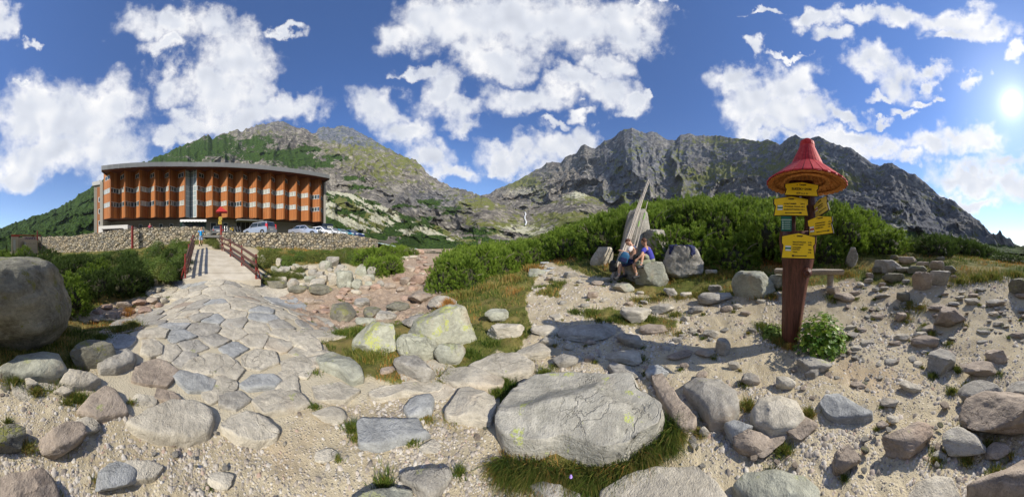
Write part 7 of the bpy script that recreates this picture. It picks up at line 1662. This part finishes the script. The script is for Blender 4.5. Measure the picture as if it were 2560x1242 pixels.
# green kiosk with white awning
X_ = -34.5; y0, y1 = px_on_x(452, X_), px_on_x(514, X_); ks = empty('kiosk', (X_, (y0 + y1) / 2, terr_z(34)), 0, 'dark green kiosk with large windows and a white scalloped awning', 'kiosk'); zt = terr_z(34)
kg = simple('kiosk_green', (.01,.06,.035), .4)
mb = MB(); mb.box((X_ - 2.2, y0, zt), (X_, y1, zt + 1.35)); mb.box((X_ - 2.2, y0, zt + 2.3), (X_, y1, zt + 2.55))
for k in range(5): y = y0 + (y1 - y0) * k / 4; mb.box((X_ - .12, y - .07, zt + 1.352), (X_ + .003, y + .07, zt + 2.298))
lp(mb, 'body', kg, ks)
for k in range(4): ya, yb = y0 + (y1 - y0) * k / 4 + .075, y0 + (y1 - y0) * (k + 1) / 4 - .075; mb = MB(); mb.box((X_ - .08, ya, zt + 1.36), (X_ - .05, yb, zt + 2.29)); lp(mb, 'window', M['glass'], ks)
vs = []; n = 16
for k in range(n + 1): y = y0 - .1 + (y1 - y0 + .2) * k / n; vs += [Vector((X_ - .1, y, zt + 2.85)), Vector((X_ + .75, y, zt + 2.55)), Vector((X_ + .78, y, zt + (2.32 if k % 2 else 2.40)))]
mb = MB(); mb.add(vs, [(3*k, 3*k+1, 3*k+4, 3*k+3) for k in range(n)] + [(3*k+1, 3*k+2, 3*k+5, 3*k+4) for k in range(n)]); o = lp(mb, 'awning', M['white'], ks); sl = o.modifiers.new('s', 'SOLIDIFY'); sl.thickness = .02
# small gabled information post by the wall corner
ip = empty('information_post', tuple(ray(553, 588, 19.6)), 0, 'small red-roofed information post with yellow boards beside the right wall corner', 'signpost'); d_ = 19.6
p = ray(554, 590, d_); q = ray(551, 532, d_); mb = MB(); mb.tube([p + Vector((0, 0, -.3)), q], [.12, .10], 10); lp(mb, 'post', M['rail_red'], ip)
s_ = Vector((math.cos(az(553)), -math.sin(az(553)), 0)); f_ = Vector((math.sin(az(553)), math.cos(az(553)), 0)); c_ = ray(554, 531, d_); w1, dp1, hh = .57, .55, .5
vs = [c_ - s_ * w1 - f_ * dp1, c_ + s_ * w1 - f_ * dp1, c_ + s_ * w1 + f_ * dp1, c_ - s_ * w1 + f_ * dp1, c_ - f_ * dp1 * .9 - s_ * .12 + Vector((0, 0, hh)), c_ + f_ * dp1 * .9 - s_ * .12 + Vector((0, 0, hh))]
mb = MB(); mb.add(vs, [(0, 3, 2, 1), (0, 1, 4), (2, 3, 5), (0, 4, 5, 3), (1, 2, 5, 4)]); lp(mb, 'roof', M['hat_red'], ip)
for (px, py, r_) in ((551, 546, .25), (550, 556, .0)):
    c_ = ray(px, py, d_ - .2); Mx = Matrix.Translation(c_) @ Matrix.Rotation(-az(px) + .3, 4, 'Z'); ww, h2 = .17, .17
    mb = MB(); mb.prism([(-ww, -h2), (ww, -h2), (ww, h2 * .8), (0, h2 * 1.1), (-ww, h2 * .8)], 0, .02, Mx); yb = lp(mb, 'board', M['yellow_pale'], ip)
    mb = MB(); 
    for k in range(3): mb.prism([(-ww * .7, h2 * (.35 - .4 * k)), (ww * .7, h2 * (.35 - .4 * k)), (ww * .7, h2 * (.45 - .4 * k)), (-ww * .7, h2 * (.45 - .4 * k))], -.006, -.002, Mx)
    me = mb.mesh('lines'); me.transform(Matrix.Translation(-Vector(ip.location))); link('lines', me, M['black'], yb)
# bicycles leaning in a rack near the wall
for i, px in enumerate((562, 568, 575, 582, 590, 597)):
    b0 = ray(px, 585, 22 + .1 * i); b0.z = terr_z(b0.x); bk_ = empty('bicycle', b0, random.uniform(-.3, .3), 'bicycle in the small rack beside the information post', 'bicycle', 'bicycles in the rack')
    if i == 0:
        src = bk_
        for wx in (-.5, .5):
            mb = MB(); mb.tube([(wx + .33 * math.cos(k * PI / 10), 0, .34 + .33 * math.sin(k * PI / 10)) for k in range(21)], .022, 5, cap=False); link('wheel', mb.mesh('wheel'), M['tyre'], src)
        mb = MB(); mb.tube([(-.5, 0, .34), (-.15, 0, .34), (.32, 0, .78), (-.25, 0, .82), (-.15, 0, .34)], .02, 5); mb.tube([(-.5, 0, .34), (-.25, 0, .82)], .015, 5); mb.tube([(.5, 0, .34), (.32, 0, .78), (.28, 0, .98)], .02, 5); link('frame', mb.mesh('frame'), M['rim'], src)
        mb = MB(); mb.tube([(.28, -.28, 1.0), (.28, .28, 1.0)], .016, 5); link('handlebar', mb.mesh('handlebar'), M['black'], src); mb = MB(); mb.box((-.38, -.06, .90), (-.14, .06, .95)); link('saddle', mb.mesh('saddle', .02), M['black'], src)
    else:
        for ch in src.children: c2 = ch.copy(); COL.objects.link(c2); c2.parent = bk_

# ------------------------------------------------------------------ people
def skin(name, nodes, edges, root, mat, parent=None, sub=1, smooth=True):
    keys = list(nodes); me = bpy.data.meshes.new(name); me.from_pydata([tuple(nodes[k][0]) for k in keys], [(keys.index(a_), keys.index(b_)) for a_, b_ in edges], [])
    o = bpy.data.objects.new(name, me); COL.objects.link(o); sk = o.modifiers.new('s', 'SKIN'); sk.use_smooth_shade = True; sk.branch_smoothing = .3
    for i, k in enumerate(keys):
        r = nodes[k][1]; r = r if isinstance(r, tuple) else (r, r); me.skin_vertices[0].data[i].radius = r; me.skin_vertices[0].data[i].use_root = (k == root)
    ss_ = o.modifiers.new('b', 'SUBSURF'); ss_.levels = sub; ss_.render_levels = sub
    dg_ = bpy.context.evaluated_depsgraph_get(); dg_.update(); m2 = bpy.data.meshes.new_from_object(o.evaluated_get(dg_)); bpy.data.objects.remove(o)
    m2.materials.clear(); m2.name = name
    if parent is not None: m2.transform(Matrix.Translation(-Vector(parent.location)))
    r_ = link(name, m2, mat, parent, smooth); return r_
M['skin'] = simple('skin', (.52,.30,.20), .5, .06, 20, bstr=.05); M['skin2'] = simple('skin_tanned', (.46,.25,.16), .5, .06, 20, bstr=.05)
M['navy'] = simple('navy_cloth', (.012,.018,.075), .8, .2, 10); M['purple'] = simple('violet_blue_cloth', (.045,.045,.30), .85, .15, 8); M['khaki'] = simple('khaki_cloth', (.24,.25,.17), .9, .2, 12); M['whitecloth'] = simple('white_cloth', (.72,.64,.60), .9, .06, 8)
M['hair'] = simple('brown_hair', (.085,.035,.018), .7, .4, 60); M['shoe'] = simple('dark_shoes', (.02,.02,.022), .7); M['sock'] = simple('grey_socks', (.45,.45,.45), .9); M['cyan'] = simple('bright_blue_shirt', (.01,.28,.62), .8); M['denim'] = simple('light_denim', (.22,.28,.40), .9); M['pink'] = simple('crimson_shirt', (.42,.03,.10), .85); M['blond'] = simple('fair_hair', (.45,.28,.16), .8)
def lerp(a_, b_, t_): return a_ + (b_ - a_) * t_
def fused(name, chains, mat, parent, voxel=.011):
    bm = bmesh.new()
    for ch in chains:
        o = skin('tmp', {str(i): c for i, c in enumerate(ch)}, [(str(i), str(i + 1)) for i in range(len(ch) - 1)], '0', mat, parent, 2); bm.from_mesh(o.data); bpy.data.objects.remove(o)
    me = bpy.data.meshes.new(name); bm.to_mesh(me); bm.free(); o = link(name, me, mat, parent); r = o.modifiers.new('fuse', 'REMESH'); r.mode = 'VOXEL'; r.voxel_size = voxel; r.use_smooth_shade = True
    dg_ = bpy.context.evaluated_depsgraph_get(); dg_.update(); m2 = bpy.data.meshes.new_from_object(o.evaluated_get(dg_)); o.modifiers.clear(); o.data = m2; return o
def figure(label, J, mats, s=1.0, face=None, bare=False, name='person'):
    """J: joints hip, chest, neck, head, and for L/R: sho, elb, wri, hip_, kne, ank, toe"""
    e_ = empty(name, (J['hip'].x, J['hip'].y, min(J['toeL'].z, J['toeR'].z)), 0, label, 'person')
    N = {}; E = []
    up = (J['head'] - J['neck']).normalized(); f = face.normalized()
    N['hip'] = (J['hip'], (.165 * s, .135 * s)); N['waist'] = (lerp(J['hip'], J['chest'], .45), (.15 * s, .12 * s)); N['chest'] = (J['chest'], (.175 * s, .13 * s)); N['upch'] = (lerp(J['chest'], J['neck'], .6), (.15 * s, .105 * s)); N['neck'] = (J['neck'], .052 * s)
    N['jaw'] = (J['neck'] + up * .06 * s, .055 * s); sd = up.cross(f).normalized(); f = sd.cross(up).normalized(); hcn = J['head'] + up * .02 * s
    E += [('hip', 'waist'), ('waist', 'chest'), ('chest', 'upch'), ('upch', 'neck'), ('neck', 'jaw')]
    for L in 'LR':
        N['sho' + L] = (J['sho' + L], .062 * s); N['elb' + L] = (J['elb' + L], .043 * s); N['fam' + L] = (lerp(J['elb' + L], J['wri' + L], .35), .042 * s); N['wri' + L] = (J['wri' + L], .028 * s)
        hd_ = (J['wri' + L] - J['elb' + L]).normalized(); hd_ = (hd_ + J.get('grip' + L, Vector((0, 0, -.3)))).normalized(); N['palm' + L] = (J['wri' + L] + hd_ * .06 * s, .033 * s)
        acr = hd_.cross(f if abs(hd_.dot(f)) < .9 else up).normalized(); cu = acr.cross(hd_).normalized()
        for q, (o_, ln_) in enumerate(((-.026, .062), (-.009, .072), (.009, .067), (.025, .052))):
            b0 = N['palm' + L][0] + hd_ * .026 * s + acr * o_ * s; N[f'f{q}a' + L] = (b0 + hd_ * ln_ * .5 * s, .0095 * s); N[f'f{q}b' + L] = (b0 + hd_ * ln_ * .8 * s + cu * .028 * s, .0080 * s); E += [('palm' + L, f'f{q}a' + L), (f'f{q}a' + L, f'f{q}b' + L)]
        N['tha' + L] = (N['palm' + L][0] - acr * .040 * s + cu * .012 * s, .011 * s); N['thb' + L] = (N['palm' + L][0] - acr * .050 * s + hd_ * .035 * s + cu * .02 * s, .0095 * s); E += [('palm' + L, 'tha' + L), ('tha' + L, 'thb' + L)]
        N['thi' + L] = (lerp(J['hip_' + L], J['kne' + L], .25), .088 * s); N['kne' + L] = (J['kne' + L], .057 * s); N['cal' + L] = (lerp(J['kne' + L], J['ank' + L], .35), .055 * s); N['ank' + L] = (J['ank' + L], .036 * s); N['toe' + L] = (lerp(J['ank' + L], J['toe' + L], .6), .028 * s)
        E += [('upch', 'sho' + L), ('sho' + L, 'elb' + L), ('elb' + L, 'fam' + L), ('fam' + L, 'wri' + L), ('wri' + L, 'palm' + L), ('hip', 'thi' + L), ('thi' + L, 'kne' + L), ('kne' + L, 'cal' + L), ('cal' + L, 'ank' + L), ('ank' + L, 'toe' + L)]
    bo = skin('body', N, E, 'hip', M[mats['skin']], e_, 2)
    Rh = Matrix((sd, f, up)).transposed(); base_ = Vector(e_.location)
    bm = bmesh.new(); bm.from_mesh(bo.data); v3, f3 = ico(3)
    for (ox, oy, oz, rx, ry, rz_) in ((0, 0, .02, .079, .098, .105), (0, .030, -.045, .056, .062, .062), (0, .100, -.012, .013, .022, .020), (.080, -.005, -.010, .012, .020, .032), (-.080, -.005, -.010, .012, .020, .032), (0, .076, -.058, .024, .014, .012), (0, .080, .028, .05, .016, .012), (0, -.01, -.07, .052, .055, .07)):
        ids = [bm.verts.new(hcn + Rh @ (Vector((ox + v[0] * rx, oy + v[1] * ry, oz - .02 + v[2] * rz_)) * s) - base_) for v in v3]
        for t_ in f3: bm.faces.new([ids[int(i)] for i in t_])
    bm.to_mesh(bo.data); bm.free(); rm_ = bo.modifiers.new('fuse', 'REMESH'); rm_.mode = 'VOXEL'; rm_.voxel_size = .0085 * s; rm_.use_smooth_shade = True
    dg_ = bpy.context.evaluated_depsgraph_get(); dg_.update(); m2 = bpy.data.meshes.new_from_object(bo.evaluated_get(dg_)); bo.modifiers.clear(); bo.data = m2
    def fat(k, g): r = N[k][1]; return (N[k][0], (r[0] + g, r[1] + g) if isinstance(r, tuple) else r + g)
    g = .016 * s
    # shirt and shorts, a little fuller than the body
    col_ = (lerp(N['upch'][0], J['neck'], .55), .082 * s); top_ = (lerp(N['upch'][0], J['neck'], .1), (.165 * s, .12 * s))
    ch = [[fat('chest', g), top_, col_]] if bare else [[(lerp(J['hip'], J['chest'], -.02), (.195 * s, .165 * s)), fat('waist', g * 1.6), fat('chest', g), top_, col_]]
    for L in 'LR':
        x_ = lerp(N['upch'][0], J['sho' + L], .35); ch.append([(x_, .095 * s), (J['sho' + L], .088 * s), (lerp(J['sho' + L], J['elb' + L], .35), .078 * s), (lerp(J['sho' + L], J['elb' + L], .66), .074 * s)])
    fused('shirt', ch, M[mats['shirt']], e_)
    ch = [[(lerp(J['hip'], J['chest'], -.25), (.15 * s, .13 * s)), fat('hip', g), (lerp(J['hip'], J['chest'], .34), (.178 * s, .148 * s))]]
    for L in 'LR': ch.append([(lerp(J['hip'], J['hip_' + L], .8), .12 * s), (lerp(J['hip_' + L], J['kne' + L], .3), .115 * s), (lerp(J['hip_' + L], J['kne' + L], .65), .098 * s), (lerp(J['hip_' + L], J['kne' + L], .93), .090 * s)])
    fused('shorts', ch, M[mats['shorts']], e_)
    for L in 'LR':
        a_, t_ = J['ank' + L], J['toe' + L]; dn = Vector((0, 0, -.045 * s)); bk = (a_ - t_); bk.z = 0; bk = bk.normalized() * .05 * s
        skin('shoe', {'h': (a_ + dn + bk, .060 * s), 'a': (a_ + dn * .4, .066 * s), 'm': (lerp(a_, t_, .5) + dn * .5, .062 * s), 't': (t_ + Vector((0, 0, 0)), .060 * s), 'u': (t_ + (t_ - a_).normalized() * .03, .045 * s)}, [('h', 'a'), ('a', 'm'), ('m', 't'), ('t', 'u')], 'a', M[mats['shoe']], e_, 1)
        skin('sock', {'a': (lerp(a_, J['kne' + L], .05), .052 * s), 'b': (lerp(a_, J['kne' + L], .22), .052 * s)}, [('a', 'b')], 'a', M['sock'], e_, 1)
    # hair: a cap over crown and back of the head
    vv, ff = ico(3); vv = np.array(vv); hc_ = hcn + up * .006 * s - f * .010 * s; pts = []
    R_3 = Matrix((sd, f, up)).transposed()
    for x, y, z in vv: q = Vector((x * .088, y * .106, z * .114)) * s; pts.append(hc_ + R_3 @ q)
    keep = [tuple(int(i) for i in t_) for t_ in ff if all(vv[i][2] > (.10 + .55 * max(0, vv[i][1])) - (.55 if vv[i][1] < -.1 else 0) for i in t_)]
    mb = MB(); mb.add(pts, keep); o = lp(mb, 'hair', M[mats['hair']], e_); o.data.polygons.foreach_set('use_smooth', [True] * len(o.data.polygons)); sl = o.modifiers.new('s', 'SOLIDIFY'); sl.thickness = .012 * s
    for k_ in (-1, 1):
        mb = MB(); c_ = hcn - up * .002 * s + f * .090 * s + sd * .031 * s * k_; v3, f3 = ico(1); mb.add([c_ + Vector(v) * .011 * s for v in v3], [tuple(int(i) for i in t_) for t_ in f3]); lp(mb, 'eye', M['black'], e_)
    mb = MB(); c_ = hcn - up * .052 * s + f * .092 * s; mb.tube([c_ - sd * .02 * s, c_ + sd * .02 * s], .006 * s, 5); lp(mb, 'mouth', simple('lips', (.35,.13,.11), .5), e_)
    return e_
def J_(d0, **k): return {n: ray(v[0], v[1], v[2] if len(v) > 2 else d0) for n, v in k.items()}
D = 6.75
J = J_(D, hip=(1583, 650), chest=(1586, 626), neck=(1579, 613), head=(1571.5, 606), shoL=(1577, 621, D - .16), shoR=(1588, 619, D + .17), elbL=(1567, 633, D - .22), elbR=(1580, 634, D + .20), wriL=(1556, 627, D - .22), wriR=(1562, 636, D + .12),
       hip_L=(1582, 652, D - .10), hip_R=(1584, 651, D + .10), kneL=(1549, 663, D - .22), kneR=(1556, 664, D + .12), ankL=(1548, 689, D - .25), ankR=(1561, 686, D + .14), toeL=(1536, 697, D - .38), toeR=(1551, 692, D + .02))
left = Vector((-math.cos(az(1571)), math.sin(az(1571)), 0))
man1 = figure('seated man with a white shirt pulled half off and navy shorts, holding a blue backpack', J, dict(skin='skin', shirt='whitecloth', shorts='navy', shoe='shoe', hair='hair'), 1.0, left + Vector((0, 0, -.35)), bare=True)
D = 6.6
J = J_(D, hip=(1628, 652), chest=(1622, 631), neck=(1614, 616), head=(1610, 605), shoL=(1609, 625, D - .18), shoR=(1624, 622, D + .17), elbL=(1605, 637, D - .42), elbR=(1604, 641, D + .20), wriL=(1594, 647, D - .45), wriR=(1590, 645, D + .1),
       hip_L=(1627, 654, D - .10), hip_R=(1628, 653, D + .10), kneL=(1583, 661, D - .28), kneR=(1607, 636, D - .30), ankL=(1592, 687, D - .30), ankR=(1603, 662, D - .46), toeL=(1583, 695, D - .42), toeR=(1594, 669, D - .56))
back = Vector((math.sin(az(1610)), math.cos(az(1610)), 0))
man2 = figure('seated man in a violet-blue shirt and khaki shorts looking away over his raised knee', J, dict(skin='skin2', shirt='purple', shorts='khaki', shoe='shoe', hair='hair'), 1.0, left * .85 + back * .55)
# stone they sit on, bags, jacket
rock(1560, 1650, 650, 694, 'granite', 'low flat-topped rock under the two seated men', 'boulder', 'boulder', k=.35, rd=.3, d=6.75, deep=.5)
def pack(name, px, py, d, w_, h_, dp, mat, label, cat='backpack', tilt=0.0):
    c_ = ray(px, py, d); e_ = empty(name, (c_.x, c_.y, c_.z - h_ / 2), -az(px), label, cat); Mx = Matrix.Rotation(tilt, 4, 'Y')
    vv, ff = ico(3); v2 = np.sign(vv) * np.abs(vv) ** .62; v2 = v2 / np.abs(v2).max(0) * np.array([w_ / 2, dp / 2, h_ / 2]); v2[:, 0] *= 1 - .18 * (v2[:, 2] / h_ * 2); v2 += (vnoise(v2[:, 0] * 14, v2[:, 1] * 14, v2[:, 2] * 14, 3) - .5)[:, None] * .03
    mb = MB(); mb.add([Mx @ Vector((a_, b_, c2 + h_ / 2)) for a_, b_, c2 in v2], [tuple(int(i) for i in t_) for t_ in ff]); link('bag', mb.mesh('bag'), M[mat], e_, smooth=True)
    mb = MB(); z = h_ * .42; mb.box((-w_ * .33, -dp * .62, h_ * .12), (w_ * .33, -dp * .40, h_ * .5), Mx); link('pocket', mb.mesh('pocket', .02), M['navy' if mat != 'black' else 'shoe'], e_)
    for s in (-1, 1): mb = MB(); mb.tube([Mx @ Vector((s * w_ * .25, dp * .3, h_ * .9)), Mx @ Vector((s * w_ * .32, dp * .65, h_ * .6)), Mx @ Vector((s * w_ * .3, dp * .4, h_ * .15))], .014, 5); link('strap', mb.mesh('strap'), M['black'], e_)
    return e_
M['packblue'] = simple('teal_blue_nylon', (.015,.09,.19), .6, .25, 12)
pack('backpack', 1556, 643, 6.45, .32, .38, .2, 'packblue', 'blue backpack held on the lap of the man with the white shirt', tilt=.35)
pack('backpack', 1533, 665, 6.85, .28, .40, .22, 'black', 'black backpack standing on stones under the leaning poles')
pack('camera_bag', 1589, 643, 6.35, .17, .20, .12, 'black', 'black camera bag between the two seated men', 'camera bag')
jb = [q for q in COL.objects if q.get('label', '').startswith('big tilted boulder')][0]
Vj = np.array([tuple((jb.matrix_basis @ v.co)) for v in jb.data.vertices]); 
bm = bmesh.new(); bm.from_mesh(jb.data); bm.transform(jb.matrix_basis)
def pxof(v): return CX + F * math.atan2(v.x, v.y), CY - F * (v.z - EYE) / math.hypot(v.x, v.y)
zm = max(v.co.z for v in bm.verts); tx_ = [v.co.copy() for v in bm.verts if v.co.z > zm - .03][0]
rm = [f_ for f_ in bm.faces if not ((lambda c_: abs(c_.x - tx_.x) + abs(c_.y - tx_.y) < .62 and c_.z > zm - .34 - .05 * math.sin(c_.x * 17))(f_.calc_center_median()))]
bmesh.ops.delete(bm, geom=rm, context='FACES'); bm.normal_update()
for v in bm.verts: v.co += v.normal * (.022 + .012 * math.sin(v.co.x * 31 + v.co.z * 23)); v.co.z -= .0
mj = bpy.data.meshes.new('jacket'); bm.to_mesh(mj); bm.free(); jo = link('jacket', mj, M['navy'], smooth=True); sl = jo.modifiers.new('s', 'SOLIDIFY'); sl.thickness = .02; tag(jo, 'navy jacket draped over the top of the big tilted boulder', 'jacket')
# walker on the far end of the bridge
D = 18.0
J = J_(D, hip=(502.5, 591), chest=(502.5, 580), neck=(503, 575.5), head=(504, 571.3), shoL=(497.5, 577.5), shoR=(508, 577.5), elbL=(496.5, 583), elbR=(510, 582), wriL=(500, 578, D + .2), wriR=(511.5, 577, D + .3),
       hip_L=(500.5, 592), hip_R=(504.5, 592), kneL=(499.5, 602, D + .05), kneR=(505.5, 601.5, D - .05), ankL=(498.5, 612, D - .1), ankR=(504, 611, D + .2), toeL=(498, 614, D + .1), toeR=(504.5, 613, D + .4))
figure('walker in a bright blue shirt and pale shorts at the far end of the footbridge', J, dict(skin='skin', shirt='cyan', shorts='denim', shoe='shoe', hair='blond'), .95, Vector((-1, .2, 0)))
for px, d, shirt, lab in ((375, 27.0, 'pink', 'person in a crimson shirt standing behind the left rubble wall'),):
    a = az(px); b0 = Vector((d * math.sin(a), d * math.cos(a), 0)); b0.z = terr_z(b0.x); s_ = Vector((math.cos(a), -math.sin(a), 0)); f_ = -Vector((math.sin(a), math.cos(a), 0))
    def q(x, z, y=0): return b0 + s_ * x + f_ * y + Vector((0, 0, z))
    J = dict(hip=q(0, .93), chest=q(0, 1.22), neck=q(0, 1.42), head=q(0, 1.55), shoL=q(-.17, 1.36), shoR=q(.17, 1.36), elbL=q(-.24, 1.1), elbR=q(.24, 1.1), wriL=q(-.2, .88, .08), wriR=q(.2, .88, .08), hip_L=q(-.09, .9), hip_R=q(.09, .9), kneL=q(-.1, .5, .03), kneR=q(.1, .5), ankL=q(-.1, .09), ankR=q(.1, .09), toeL=q(-.11, .03, .15), toeR=q(.11, .03, .15))
    figure(lab, J, dict(skin='skin', shirt=shirt, shorts='navy', shoe='shoe', hair='blond'), 1.0, f_)

# ------------------------------------------------------------------ thin mountain air
m = bpy.data.materials.new('air'); m.use_nodes = True; m.node_tree.nodes.clear(); t = NT(m.node_tree)
vol = t.n('ShaderNodeVolumePrincipled', {'Color': (.80, .88, 1.0), 'Density': .00008, 'Anisotropy': .2}); out = t.n('ShaderNodeOutputMaterial'); t.t.links.new(vol.outputs[0], out.inputs['Volume'])
mb = MB(); mb.box((-2600, -2600, -8), (2600, 2600, 620)); tag(mb.build('haze', m), 'thin bluish mountain haze', kind='stuff')
